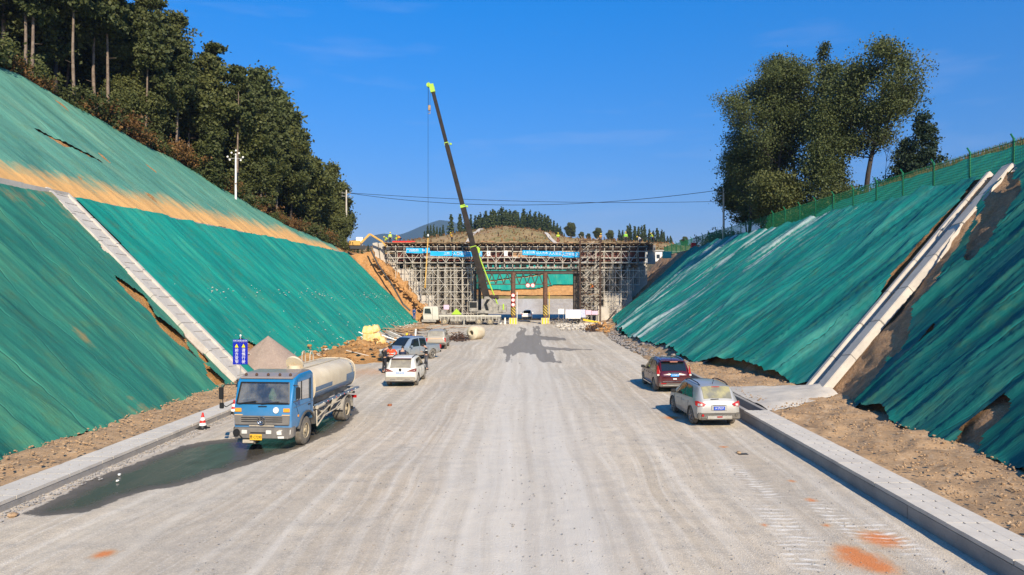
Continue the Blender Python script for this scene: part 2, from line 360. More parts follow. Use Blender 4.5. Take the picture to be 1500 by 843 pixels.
ruts = (fbm(X * 1.3, Yg * .05, 3, 11) - .5) * .05 + (fbm(X * 2, Yg * 2, 3, 12) - .5) * .025
Z = ruts * (1 - .6 * smooth(wet * 3 + .5)) - .02 * smooth(wet * 2 + .3)
rough_far = smooth((Yg - 66) / 12) * (.12 + .25 * smooth((X - 4) / 6)) * (fbm(X * .9, Yg * .5, 4, 13) - .35)
Z = Z + np.maximum(rough_far, -.02) * (1 - smooth(1 - np.abs(X - .3) / 4.0))
n = NB('dusty gravel road')
v = n.coord('w'); wn = n.new('TexNoise'); n.put(wn.inputs['Vector'], n.coord('w', (.12, .06, 1))); wn.inputs['Scale'].default_value = 1; wn.inputs['Detail'].default_value = 2
va = n.new('VectorMath', operation='MULTIPLY_ADD'); n.put(va.inputs[0], wn.outputs['Color']); va.inputs[1].default_value = (3.2, 0, 0); n.put(va.inputs[2], v)
def lonc(sc):
    mpn = n.new('Mapping'); n.put(mpn.inputs['Vector'], va.outputs[0]); mpn.inputs['Scale'].default_value = sc; return mpn.outputs['Vector']
lon = lonc((1.1, .03, 1)); lon2 = lonc((4.0, .07, 1)); lon3 = lonc((.42, .02, 1))
g1 = n.noise(v, 2.2, 7, .65); g2 = n.noise(v, 22, 5, .7); st = n.noise(lon, 1, 6, .6); st2 = n.noise(lon2, 1, 5, .6); big = n.noise(v, .18, 4)
col = n.mix(n.rng(st, .3, .7), (.47, .385, .28), (.71, .605, .47))
col = n.mix(n.math('MULTIPLY', n.rng(n.noise(lon3, 1, 3), .45, .62), .6), col, (.50, .40, .29))
col = n.mix(n.math('MULTIPLY', n.rng(st2, .47, .62), .6), col, (.74, .66, .55))
col = n.mix(n.math('MULTIPLY', n.rng(big, .42, .66), .5), col, (.43, .39, .335))
col = n.mix(n.math('MULTIPLY', n.rng(g1, .5, .72), .28), col, (.35, .32, .285))
peb = n.new('TexVoronoi', feature='F1'); n.put(peb.inputs['Vector'], v); peb.inputs['Scale'].default_value = 26
peb2 = n.new('TexVoronoi', feature='F1'); n.put(peb2.inputs['Vector'], v); peb2.inputs['Scale'].default_value = 11
pm = n.rng(g1, .35, .65, .15, .85)
col = n.mix(n.math('MULTIPLY', n.rng(peb.outputs['Distance'], .25, .6), n.math('MULTIPLY', pm, .5)), col, (.20, .185, .17))
col = n.mix(n.math('MULTIPLY', n.rng(peb.outputs['Distance'], .18, .05), n.math('MULTIPLY', pm, .5)), col, (.74, .71, .66))
col = n.mix(n.math('MULTIPLY', n.rng(g2, .55, .70), .5), col, (.22, .195, .17))
g3 = n.noise(v, 9, 7, .8); col = n.mix(n.math('MULTIPLY', n.rng(g3, .54, .66), .38), col, (.30, .265, .225)); col = n.mix(n.math('MULTIPLY', n.rng(g3, .44, .34), .4), col, (.80, .74, .65))
sx = n.new('SeparateXYZ'); n.put(sx.inputs[0], v)
cen = n.math('MULTIPLY', n.rng(n.math('ABSOLUTE', n.math('SUBTRACT', sx.outputs['X'], .1)), 1.1, 3.0, 1, 0), n.rng(st, .3, .6, .3, .8))
col = n.mix(cen, col, n.mix(g2, (.50, .46, .40), (.72, .665, .59)))
tk_ = n.math('MULTIPLY', n.attr('track'), n.rng(g3, .35, .6, .5, 1.1))
col = n.mix(n.rng(tk_, .05, 1, 0, .26), col, (.76, .695, .60)); col = n.mix(n.rng(tk_, -.05, -1, 0, .26), col, (.33, .28, .225))
of = n.rng(n.math('ADD', n.attr('orange'), n.math('MULTIPLY', n.math('SUBTRACT', n.noise(n.coord('w', (1, .45, 1)), 7, 8, .8), .5), 1.5)), .2, .85)
col = n.mix(n.math('MULTIPLY', of, .85), col, n.mix(n.rng(n.attr('orange'), .35, .9), (.50, .30, .14), (.60, .17, .03)))
wv = n.new('TexWave', bands_direction='Y'); n.put(wv.inputs['Vector'], n.coord('w', (1, 1, 1))); wv.inputs['Scale'].default_value = 1.3; wv.inputs['Distortion'].default_value = 5; wv.inputs['Detail'].default_value = 2
tf = n.math('MULTIPLY', n.attr('tread'), n.math('MULTIPLY', n.rng(wv.outputs['Fac'], .55, .75), n.rng(n.noise(v, 3, 3), .38, .55)))
col = n.mix(n.math('MULTIPLY', tf, .75), col, (.76, .72, .66))
wf = n.rng(n.math('ADD', n.attr('wet'), n.math('MULTIPLY', n.math('SUBTRACT', n.noise(n.coord('w', (1, .6, 1)), 5, 8, .75), .5), .55)), -.02, .05)
deep = n.math('MULTIPLY', n.math('MULTIPLY', wf, n.rng(sx.outputs['Y'], 40, 50, 1, 0)), n.rng(n.math('ADD', n.attr('wet'), n.math('MULTIPLY', n.math('SUBTRACT', n.noise(v, 1.5, 4), .5), .9)), .15, .7))
col = n.mix(n.math('MULTIPLY', wf, n.rng(sx.outputs['Y'], 40, 50, .92, .68)), col, n.mix(g2, (.065, .055, .045), (.13, .115, .10)))
col = n.mix(n.math('MULTIPLY', deep, .7), col, (.032, .030, .026))
n.put(n.b.inputs['Roughness'], n.math('SUBTRACT', .95, n.math('ADD', n.math('MULTIPLY', wf, .25), n.math('MULTIPLY', deep, .54))))
hb = n.math('MULTIPLY', n.math('ADD', n.math('MULTIPLY', g2, .6), n.rng(peb.outputs['Distance'], 0, .5, .6, 0)), n.rng(deep, 0, 1, 1, .05))
nor = n.bump(hb, .55, .022, n.bump(n.math('ADD', st2, n.math('MULTIPLY', tf, .5)), .3, .03))
n.set(col, nor=nor, spec=n.rng(deep, 0, 1, .3, .14)); M['road'] = n.m
grid('road', X, Yg, Z, M['road'], attrs=dict(wet=wet, orange=orange, tread=tread, track=track), kind='structure')
b = MB(); b.bb(-3000, 3000, -300, 3200, -1.5, -.6); b.build('ground', M['dirt'], kind='structure')

# ---------------------------------------------------------------- embankments
KL = 10.55 / 10.7
def zcL(Y): return np.interp(Y, [0, 57, 61, 66.7, 75, 79, 85, 98, 112, 130], [23.5, 23, 21.7, 20, 18.3, 16, 13.8, 12.2, 11.5, 11.3])
def xcL(Y): return -27.6 - (zcL(Y) - 10.8) / .85
def hillL(Y, d):
    f = np.interp(Y, [0, 70, 85, 100, 118], [.48, .48, .42, .28, .10])
    return zcL(Y) + f * np.minimum(d, 42) + .12 * f * np.maximum(d - 42, 0)
def xtR(Y): return np.interp(Y, [0, 20, 29, 34, 40, 46, 60, 75, 88, 103, 125], [12.9, 13.3, 13.7, 14.0, 12.8, 11.2, 10.3, 10.1, 11.6, 12.9, 14])
def zuR(Y): return np.interp(Y, [0, 56, 72, 90, 110], [14.4, 14.4, 13.9, 12.6, 11.8])
ys = np.concatenate([np.arange(0, 48, .22), np.arange(48, 102, .5), np.arange(102, 127, .25)])
def strip(name, ys, xa, za, xb, zb, nt, mt, amp, fr=.8, kind='structure', seed=3, ease=None, **k):
    t = np.linspace(0, 1, nt); T, Yg = np.meshgrid(t, ys)
    f = lambda q: (q(ys) if callable(q) else np.full(len(ys), float(q)))[:, None]
    X = f(xa) * (1 - T) + f(xb) * T; Z = f(za) * (1 - T) + f(zb) * T
    L = np.hypot(f(xb) - f(xa), f(zb) - f(za)); nx = -(f(zb) - f(za)) / L; nz = abs(f(xb) - f(xa)) / L
    if k.pop('flip', 0): nx = -nx
    am = amp if not callable(amp) else amp(X, Yg, T)
    dsp = (fbm(X * fr + seed, Yg * fr, 5, seed) - .55) * am
    return grid(name, X + nx * dsp * 0 + (nx * dsp), Yg, Z + nz * dsp, mt, kind=kind, **k)
# left: verge, lower face, bench, upper face, wooded hill
zv = lambda y: np.interp(y, [0, 37, 42, 130], [.22, .22, -.12, -.12])
strip('left_verge', ys, -13.68, zv, -16.9, lambda y: np.interp(y, [0, 37, 44, 130], [.30, .30, .42, .7]), 34, M['dirt'], .26, 2.2, seed=2)
shL = lambda y: 2.9 * smooth((y - 104.6) / 2.4)
strip('left_slope_earth', ys, lambda y: -16.2 + shL(y), -.1, lambda y: -27.0 + shL(y), lambda y: 10.75 + .2 * shL(y), 80, M['orange_earth'], lambda X, Y, T: .12 + 2.4 * smooth((Y - 103) / 5), 1.25, flip=1, seed=4)
strip('left_bench', ys, -26.9, 10.74, -27.9, 10.78, 4, M['dirt'], .05, seed=5)
strip('left_upper_slope_earth', ys, -27.5, 10.7, xcL, zcL, 30, M['orange_earth'], .3, .5, flip=1, seed=6)
T, Yg = np.meshgrid(np.linspace(0, 1, 50) ** 1.6, np.arange(5, 150, 1.2)); D = T * 190
Xh = xcL(Yg) - D - 0; Zh = hillL(Yg, D) + (fbm(Xh * .15, Yg * .15, 4, 8) - .5) * 1.4 * smooth(D / 3) + .05
grid('wooded_hill', Xh, Yg, Zh, M['forest_floor'], kind='structure')
# right
zvr = lambda y: np.interp(y, [0, 43, 48, 130], [.36, .36, -.1, -.1])
strip('right_verge', ys, lambda y: np.interp(y, [0, 43, 48, 130], [9.93, 9.93, 8.9, 8.9]), zvr, lambda y: xtR(y) + .8, lambda y: np.interp(y, [0, 43, 48, 130], [.55, .55, .8, .9]), 34, M['dirt'], .34, 1.5, seed=12)
strip('right_slope_earth', ys, xtR, 0, 25.0, 11.45, 90, M['brown_earth'], .5, 1.1, seed=14)
strip('right_bench', ys, 24.9, 11.42, 28.2, 11.5, 6, M['dirt'], .1, seed=15)
strip('right_upper_slope_earth', ys, 28, 11.4, lambda y: 28 + (zuR(y) - 11.5) * 1.25, zuR, 16, M['dirt'], .2, .6, seed=16)
T, Yg = np.meshgrid(np.linspace(0, 1, 40) ** 1.6, np.arange(5, 150, 1.2)); D = T * 160
Xh = 28 + (zuR(Yg) - 11.5) * 1.25 + D; Zh = zuR(Yg) + .28 * np.minimum(D, 8) * np.interp(Yg, [0, 60, 80, 200], [1, 1, .2, .1]) + .03 * D + (fbm(Xh * .3, Yg * .3, 4, 18) - .5) * .5
grid('right_hilltop', Xh, Yg, Zh, M['hill'], kind='structure')

# ---------------------------------------------------------------- green nets
def net(name, label, mt, Y0, Y1, xa, za, xb, zb, dy, db, lean=0., amp=1., seed=0, ragged=.35, cut=None, tears=(), dust=None, flip=False, top=0., parent=None, off=.10):
    ys = np.arange(Y0, Y1 + dy / 2, dy)
    f = lambda q: (q(ys) if callable(q) else np.full(len(ys), float(q)))[:, None]
    ax, az, bx, bz = f(xa), f(za), f(xb), f(zb); L = np.hypot(bx - ax, bz - az); nt_ = int(L.max() / db)
    T, Yg = np.meshgrid(np.linspace(0, 1, nt_), ys)
    b0 = (ragged * (vn(ys * .45, 0, seed) * 1.1 + vn(ys * 1.9, 0, seed + 1) * .45 + vn(ys * 5.9, 0, seed + 7) * .25 - .3))[:, None]
    Bd = b0 + T * (L + top - b0); A = Yg + lean * Bd
    warp = 1.2 * vn(A * .3, Bd * .25, seed + 4)
    rid = lambda x, y, s: (1 - np.abs(2 * vn(x, y, s) - 1)) ** 3
    hgt = amp * (.085 * rid(A * .5 + warp, Bd * .10, seed) * vn(A * .2, Bd * .3, seed + 9) * 1.6 + .060 * rid(A * 1.5 + warp * 1.5, Bd * .14, seed + 2) + .034 * rid(A * 3.9 + warp * 2, Bd * .22, seed + 3)) + .50 * amp ** .7 * (fbm(A * .5, Bd * .07, 3, seed + 6) - .45) + .10 * (fbm(A * .5, Bd * .5, 3, seed + 16) - .5)
    hgt = off + np.maximum(hgt, -.03)
    hgt = hgt * (1 - .0 * T) + .10 * np.exp(-(Bd - b0) / .25) * rid(A * 2.3, Bd, seed + 8)
    tx, tz = (bx - ax) / L, (bz - az) / L; nx, nz = (-tz, np.abs(tx)) if not flip else (tz, np.abs(tx))
    X = ax + tx * Bd + nx * hgt; Z = az + tz * Bd + nz * hgt
    keep = np.ones(Yg.shape, bool)
    if cut is not None: keep &= cut(Yg, Bd)
    for (ya, ba, yb, bb_, w_) in tears:
        ex, ey = yb - ya, bb_ - ba; t = np.clip(((Yg - ya) * ex + (Bd - ba) * ey) / (ex * ex + ey * ey), 0, 1)
        d = np.hypot(Yg - ya - t * ex, Bd - ba - t * ey)
        keep &= d > 1.6 * w_ * (1 - (2 * t - 1) ** 2 * .8) * (.35 + 1.3 * vn(Yg * 1.2, Bd * 1.2, seed + 20) * 1) * 1.0
    kq = keep[:-1, :-1] & keep[1:, :-1] & keep[1:, 1:] & keep[:-1, 1:]
    dst = dust(Yg, Bd, L) if dust is not None else np.zeros_like(Yg)
    return grid(name, X, Yg + .0 * X, Z, mt, mask=kq, attrs=dict(dust=dst), uv=(A, Bd), label=label, cat='netting', kind=None, parent=parent)
def onL(px, py):
    u = (px - 771) / 1000; v = (py - 424) / 1000; Y = 21.25 / (v - KL * u); return Y, (-16.2 - u * Y) * math.hypot(1, KL)
def onR(px, py):
    u = (px - 771) / 1000; v = (py - 424) / 1000; Y = (5.4 + 14.05 * 1.045) / (v + 1.045 * u); return Y, (u * Y - 14.05) * math.hypot(1, 1.045)
def tl(f, *L): return [(*f(a, b), *f(c, d), w_) for a, b, c, d, w_ in L]
ycL = lambda b: 38.3 + b / 15.1 * 1.2
net('slope_net', 'dull dark green net over the lower left slope, nearest the camera, torn beside the chute', M['net_a'], 6, 41, -15.75, -.2, -27.0, 10.75, .09, .13, .05, .8, 31, .38,
    cut=lambda Y, B: Y < ycL(B) - .75 + .5 * (vn(B * .9, 0, 3) - .5), tears=tl(onL, (138, 345, 152, 368, .45), (160, 402, 205, 448, .42), (205, 450, 268, 515, .30), (262, 480, 285, 525, .28), (285, 530, 303, 560, .35), (165, 300, 175, 312, .2), (225, 420, 260, 470, .13)), flip=True,
    dust=lambda Y, B, L: .0 + .35 * smooth((fbm(Y * .8, B * .12, 4, 9) - .52) * 5) * 0 + .45 * smooth((fbm(Y * .25, B * .2, 3, 19) - .6) * 6))
net('slope_net', 'bright teal green net over the lower left slope between the chute and the overpass', M['net_b'], 37, 103.2, -16.2, .0, -27.0, 10.75, .15, .2, .12, .75, 32, .5,
    cut=lambda Y, B: (Y > ycL(B) + 1.15 + .35 * (vn(B * 1.1, 0, 5) - .5)) & (Y < 103 + .6 * vn(B * .6, 0, 6)) & ~((np.hypot((Y - 43.4) / 1.9, B / 3.0) < 1)), flip=True,
    dust=lambda Y, B, L: .5 * smooth((fbm(Y * .9, B * .15, 3, 29) - .60) * 8) * smooth(1 - B / 15) * .7 + .9 * np.exp(-B / .5) * smooth((vn(Y * .8, 0, 3) - .4) * 3))
net('slope_net', 'pale faded net over the upper left slope, orange with dust along its foot', M['net_c'], 14, 102, -27.6, 10.75, xcL, zcL, .17, .22, .10, .6, 33, .15, flip=True,
    tears=[(47.5, 8.6, 52.5, 6.6, .16)],
    dust=lambda Y, B, L: np.clip(1.06 - B / (np.minimum(4.2, L * .8) * (.8 + .5 * fbm(Y * .18, 0, 3, 7))), 0, 1.2) * (.62 + .75 * smooth((fbm(Y * .05, 1, 3, 12) - .2) * 2.5)))
ycR = lambda b: 33 + b / 15.6 * 3.3
net('slope_net', 'dark creased net over the lower right slope, nearest the camera', M['net_d'], 7, 36.5, xtR, .15, 25, 11.45, .09, .13, .18, 2.0, 41, .55,
    cut=lambda Y, B: Y < ycR(B) - 1.6 - 2.2 * smooth(1 - B / 12) - .6 * vn(B * .7, 0, 8), tears=[(34.0, 15.2, 31.0, 9.2, .42)] + tl(onR, (1340, 490, 1320, 525, .25), (1378, 480, 1362, 510, .15), (1498, 595, 1440, 690, .40)))
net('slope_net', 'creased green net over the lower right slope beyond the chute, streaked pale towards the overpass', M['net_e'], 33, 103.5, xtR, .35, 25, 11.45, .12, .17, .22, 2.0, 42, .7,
    cut=lambda Y, B: (Y > ycR(B) + .95) & (Y < 103.0 + .6 * vn(B * .6, 0, 6)), dust=lambda Y, B, L: .86 * smooth((Y - 44) / 16) * smooth((97 - Y) / 10) * smooth((vn((Y + .22 * B) * .5, B * .08, 77) * .45 + vn((Y + .22 * B) * 1.6, B * .13, 78) * .4 + vn((Y + .22 * B) * 4.5, B * .22, 79) * .35 - .47) * 2.4))  # dust here only masks the pale sheen painted into the net colour
net('slope_net', 'green net on the upper right bank behind the wire fence', M['net_b'], 12, 96, 28, 11.42, lambda y: 28 + (zuR(y) - 11.5) * 1.25, zuR, .17, .2, .2, .8, 43, .1, top=.15)
# ---------------------------------------------------------------- concrete chutes and drains
def chute(name, label, P, Q, wd, nsteps, steep):
    P = Vector(P); Q = Vector(Q); d = (Q - P); L = d.length; dn = d.normalized(); s = Vector((0, 1, 0)); s = (s - dn * s.dot(dn)).normalized(); up = dn.cross(s); up = up if up.z > 0 else -up
    root = thing(name, label, 'drain chute', P)
    Mx = Matrix((dn, s, up)).transposed()
    def bx(bm, a0, a1, s0, s1, u0, u1):
        bm.box(Mx @ Vector(((a0 + a1) / 2, (s0 + s1) / 2, (u0 + u1) / 2)), (a1 - a0, s1 - s0, u1 - u0), Mx)
    segs = 7
    nw = .42 if steep else .22
    for side, (s0, s1, uu) in enumerate(((-wd / 2, -wd / 2 + wd * nw, .24 if steep else .24), (wd / 2 - wd * .16, wd / 2, .24))):
        for k in range(segs):
            bm = MB(); bx(bm, L * k / segs + .003, L * (k + 1) / segs - .003, s0 + .015 * math.sin(k * 2.3), s1 + .015 * math.sin(k * 1.7), -.15, uu + .02 * math.sin(k * 3.1))
            bm.build('side_wall', M['concrete'], root, bevel=.03)
    bm = MB(); bx(bm, 0, L, -wd / 2 + .1, wd / 2 - .1, -.2, -.10 if steep else .14)
    bm.build('channel_floor', M['concrete_wall' if steep else 'concrete'], root)
    for k in range(nsteps):
        a = L * (k + .5) / nsteps; bm = MB(); bx(bm, a - .05, a + .05, -wd / 2 + wd * nw - .01, wd / 2 - wd * .16 + .01, -.15 if steep else .05, -.04 if steep else .172)
        bm.build('step', M['concrete'], root)
    return root
chute('drain_chute', 'pale concrete drainage chute running down the left slope between two green nets', (-16.0, 38.4, .25), (-27.3, 39.5, 11.0), 1.85, 22, 0)
chute('drain_chute', 'concrete drainage chute with a shaded channel running down the right slope', (13.9, 33.0, .35), (25.4, 36.4, 11.75), 1.75, 26, 1)
b = MB()
for k in range(24):
    y = 15 + k * 3.6; b.bb(-27.95, -26.95 if y < 38 else -27.15, y + .01, y + 3.59, 10.6, (11.1 if y < 38 else 10.93) + .02 * math.sin(k * 1.7))
b.build('bench_gutter', M['concrete'], label='thin concrete gutter along the foot of the upper left net', cat='gutter')
# apron at the foot of the right chute
T, A = np.meshgrid(np.linspace(0, 1, 30), np.linspace(0, 1, 30))
Xa = 9.98 + T * 4.4; Ya = 27.9 + A * (7.2 - 4.4 * T) + 3.6 * T; Za = .46 + .16 * T + .25 * np.exp(-((A - .5) / .3) ** 2) * T ** 2 + (fbm(Xa * 1.2, Ya * 1.2, 4, 3) - .5) * .14 - .25 * smooth(np.abs(A - .5) * 2 - .8 + .15 * vn(T * 6, A * 6, 2)) * 2
grid('concrete_apron', Xa, Ya, Za, M['concrete'], label='spilled grey concrete apron at the foot of the right chute', cat='concrete apron')
def slab_mesh(x0, x1, z):
    pts = [(x0, .01), (x1, .01), (x1, .48), (x0, .48)]
    xm = (x0 + x1) / 2
    bm = MB()
    for xa, xb in ((x0, xm - .17), (xm - .12, xm + .12), (xm + .17, x1)): bm.bb(xa, xb, .004, .496, z, z + .09)
    bm.bb(xm - .17, xm - .12, .05, .45, z, z + .088); bm.bb(xm + .12, xm + .17, .05, .45, z, z + .088)
    return bm
def drain(name, x0, x1, zt, y0, yc0, yc1, y1, wl):
    b = MB(); t_ = .2; zw = zt - .095
    k = y0
    while k < y1:
        e = min(k + 12, y1); b.bb(x0, x0 + t_, k + .002, e - .002, -.6, zw if not (k >= yc1) else zt); b.bb(x1 - t_, x1, k + .002, e - .002, -.6, zw if not (k >= yc1) else zt); k += 12
    b.bb(x0 + t_, x1 - t_, y0, y1, -.6, -.25)
    r = b.build(name, M['concrete_wall'], kind='structure', bevel=.015)
    first = None; n_ = int((yc1 - yc0) / .5)
    for i in range(n_):
        if first is None:
            o = slab_mesh(x0 - .004, x1 + .004, zw + .004).build('cover_slab', M['concrete_slab'], r); first = o
        else: o = first.copy(); C.collection.objects.link(o)
        o.location = (rnd.uniform(-.004, .004), yc0 + i * .5, rnd.uniform(0, .004)); o.rotation_euler = (0, 0, rnd.uniform(-.002, .002))
    return r
drain('right_drainage_channel', 8.93, 9.93, .44, 4, 10, 28, 45, 0)
drain('left_drainage_channel', -13.7, -12.72, .26, 4, 10, 37.5, 37.6, 1)

# ---------------------------------------------------------------- land beyond the overpass
def ridge(u): return np.interp(u, [200, 450, 520, 560, 620, 660, 700, 740, 780, 830, 900, 960, 1000, 1100, 1400], [400, 372, 366, 362, 352, 346, 338, 334, 339, 349, 353, 356, 362, 372, 400])
def Tfar(X, Y):
    fl = np.interp(Y, [112, 150, 225, 600], [-.1, .1, 2.0, 3])
    cut = np.maximum(fl + np.maximum(0, np.abs(X + .0) - 16) * .95, fl + np.maximum(0, Y - 225) * .85)
    rz = H + (424 - ridge(771 + X / 320 * 1000)) * .32
    pl = 11.6 + (rz - 11.6) * smooth((Y - 222) / 98) - np.maximum(0, Y - 325) * .08
    pl = pl + (fbm(X * .04, Y * .04, 4, 51) - .5) * 3.0 * smooth((Y - 190) / 60)
    return np.minimum(cut, pl) + (fbm(X * .2, Y * .2, 4, 52) - .5) * .8 * smooth((Y - 150) / 40)
Xf, Yf = np.meshgrid(np.concatenate([np.linspace(-420, -60, 50), np.linspace(-58, 70, 110), np.linspace(74, 420, 50)]), np.concatenate([np.arange(126.5, 250, 1.6), np.arange(250, 345, 3), np.arange(350, 1000, 30)]))
grid('far_hill', Xf, Yf, Tfar(Xf, Yf), M['hill'], kind='structure')
b = MB()
T, A = np.meshgrid(np.linspace(-15.5, 15.5, 40), np.arange(120, 226, 2.)); grid('road_beyond_overpass', T, A, np.interp(A, [112, 150, 225, 600], [-.1, .1, 2.0, 3]) + .3, M['road'], attrs=dict(wet=T * 0 - 1, orange=T * 0, tread=T * 0, track=T * 0), kind='structure')
T, A = np.meshgrid(np.linspace(-24, 34, 80), np.linspace(0, 1, 20)); grid('far_slope_earth', T, 226.0 + A * 13.5 - .1, 3.2 + A * 11.6 + .1 + .3 * fbm(T * .5, A * 5, 3, 2), M['orange_earth'], kind='structure')
T, A = np.meshgrid(np.linspace(-20, 30, 160), np.linspace(0, 1, 40)); Yn = 226.5 + A * 12.5; Zn = 4.1 + A * 10.6
Zn = Zn + .25 * fbm(T * .8, A * 3, 3, 61); keepn = (A[:-1, :-1] > .03 + .06 * vn(T[:-1, :-1] * .3, 0, 9) + .14 * smooth((T[:-1, :-1] + 2) / 14)) & (np.abs(A[:-1, :-1] - (.48 + .012 * T[:-1, :-1])) > .025)
grid('slope_net', T, Yn - .35, Zn + .35, M['net_b'], mask=keepn, attrs=dict(dust=.8 * smooth((fbm(T * .15, A * 2, 3, 4) - .66) * 5)), uv=(T, A * 12), label='green net across the far cutting slope seen through the overpass opening', cat='netting')
n = NB('bluish far forest'); v = n.coord('w'); n.set(n.mix(n.noise(v, .004, 6), (.022, .045, .045), (.035, .060, .055)), .95)
T, A = np.meshgrid(np.linspace(-2400, 2400, 160), np.linspace(0, 1, 12)); u = 771 + T / 3000 * 1000
pk = np.interp(u, [0, 380, 480, 530, 560, 590, 612, 640, 665, 700, 800, 900, 1600], [.0, 25, 60, 66, 74, 72, 82, 90, 88, 70, 50, 30, 0]) * 3 + 24 * fbm(T * .006, 0, 5, 3)
grid('mountain', T, 2700 + A * 260, pk * A ** .6 * 1.04 + 5 * fbm(T * .02, A * 4, 3, 5), n.m, kind='structure')
for lab, pts in (('pale concrete strip left of the crest of the grassy hill behind the crane boom', [(-26, 262), (-20, 315)]), ('pale concrete strip slanting down the middle of the grassy hill', [(17, 255), (8, 300)]), ('short concrete strip on the right flank of the grassy hill', [(34, 262), (27, 292)]), ('level concrete strip across the right of the grassy hill', [(12, 283), (44, 283)]), ('small concrete strip at the far right foot of the grassy hill', [(48, 268), (42, 284)])):
    b = MB(); (x0, y0), (x1, y1) = pts; N_ = 14; L_ = []
    for k in range(N_ + 1):
        x = x0 + (x1 - x0) * k / N_; y = y0 + (y1 - y0) * k / N_; L_.append(Vector((x, y, float(Tfar(np.array(x), np.array(y))) + .25)))
    for p, q in zip(L_, L_[1:]): b.bar(p, q, 1.5, .6)
    b.build('hill_gutter', M['concrete'], label=lab, cat='gutter')
# ---------------------------------------------------------------- trees
rs = np.random.RandomState(5)
def leafquads(cs, n_each, spread, size, flat=1.0, tint=None, up=.0):
    cs = np.asarray(cs, float); N = len(cs) * n_each
    c = np.repeat(cs, n_each, 0) + rs.normal(0, 1, (N, 3)) * np.array([spread, spread, spread * flat])
    a = rs.normal(0, 1, (N, 3)); a[:, 2] += up; a /= np.linalg.norm(a, axis=1, keepdims=True)
    r = rs.normal(0, 1, (N, 3)); u = np.cross(a, r); u /= np.linalg.norm(u, axis=1, keepdims=True); v_ = np.cross(a, u)
    s = (size * rs.uniform(.6, 1.35, N))[:, None]; asp = rs.uniform(.45, .8, N)[:, None]
    V = np.stack([c - u * s, c - v_ * s * asp, c + u * s, c + v_ * s * asp], 1)
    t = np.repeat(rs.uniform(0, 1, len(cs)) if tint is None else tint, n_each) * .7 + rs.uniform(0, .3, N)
    return V, t
def mkmesh(bm, name, mt):
    me = bpy.data.meshes.new(name); me.from_pydata(bm.v, [], bm.f); me.materials.append(mt); me.polygons.foreach_set('use_smooth', [True] * len(bm.f)); return me
def qmesh(name, V, t, mt): o = quads(name, V, mt, attr=t, nolink=True); me = o.data; bpy.data.objects.remove(o); return me
def limb(bm, p, d, L, r, depth, tips, rr, droop=0, wob=.25):
    pts = [p]; n_ = 4; q = p.copy(); dd = d.normalized()
    for k in range(n_):
        dd = (dd + Vector((rr.uniform(-wob, wob), rr.uniform(-wob, wob), rr.uniform(-wob, wob) * .6 + .08 - droop))).normalized(); q2 = q + dd * L / n_
        bm.tube(q, q2, r * (1 - .2 * k), r * (1 - .2 * (k + 1)), n=6 if r > .08 else 4, caps=False)
        if k >= 1 and depth > 0:
            for _ in range(2 if depth > 1 else 1):
                a = rr.uniform(0, 6.28); side = Vector((math.cos(a), math.sin(a), rr.uniform(.1, .7)))
                limb(bm, q2, (dd * .6 + side).normalized(), L * rr.uniform(.45, .65), r * .5, depth - 1, tips, rr, droop, wob)
        q = q2
        if depth <= 1 and k >= 1: tips.append(q.copy())
    tips.append(q)
def broad(seed, h, cr, trunk_frac=.35, forks=1, mt='leaf_broad', bark='bark_dark', n_each=26, size=.17, spread=.55, extra=150, r0=None):
    rr = random.Random(seed); bm = MB(); tips = []
    for fk in range(forks):
        lean = Vector((rr.uniform(-.12, .12) * (forks > 1) * 2, rr.uniform(-.12, .12), 1)); p = Vector((fk * .35 - .17 * (forks - 1), rr.uniform(-.2, .2), -.6)); r_ = (r0 or h * .014) / (forks ** .4)
        n_ = 9; q = p.copy(); dd = lean.normalized()
        for k in range(n_):
            q2 = q + dd * (h * .95 / n_); bm.tube(q, q2, r_ * (1 - .088 * k), r_ * (1 - .088 * (k + 1)), n=8, caps=False); q = q2
            dd = (dd + Vector((rr.uniform(-.07, .07), rr.uniform(-.07, .07), .05))).normalized(); fr = (k + 1) / n_
            if fr > trunk_frac:
                for _ in range(rr.choice((2, 3, 3))):
                    a = rr.uniform(0, 6.28); sp = cr * (1.0 - .75 * max(0, (fr - .6) / .4)) * rr.uniform(.55, 1.0) * (.55 + .45 * min(1, (fr - trunk_frac) / .2))
                    limb(bm, q, Vector((math.cos(a), math.sin(a), rr.uniform(.25, .8))), sp, r_ * .32, 2 if sp > 1.6 else 1, tips, rr)
    P = np.array([tuple(t) for t in tips])
    lo = h * trunk_frac * .8; c0 = np.array([0, 0, h * (.5 + trunk_frac * .5)])
    ex = rs.normal(0, 1, (extra, 3)); ex /= np.linalg.norm(ex, axis=1, keepdims=True); ex = c0 + ex * rs.uniform(.35, .95, (extra, 1)) * np.array([cr * .95, cr * .95, h * (1 - trunk_frac) * .52])
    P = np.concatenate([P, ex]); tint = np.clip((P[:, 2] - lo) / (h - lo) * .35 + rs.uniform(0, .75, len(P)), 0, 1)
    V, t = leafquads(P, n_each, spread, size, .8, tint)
    return [mkmesh(bm, 'trunk', M[bark]), qmesh('crown', V, t, M[mt])]
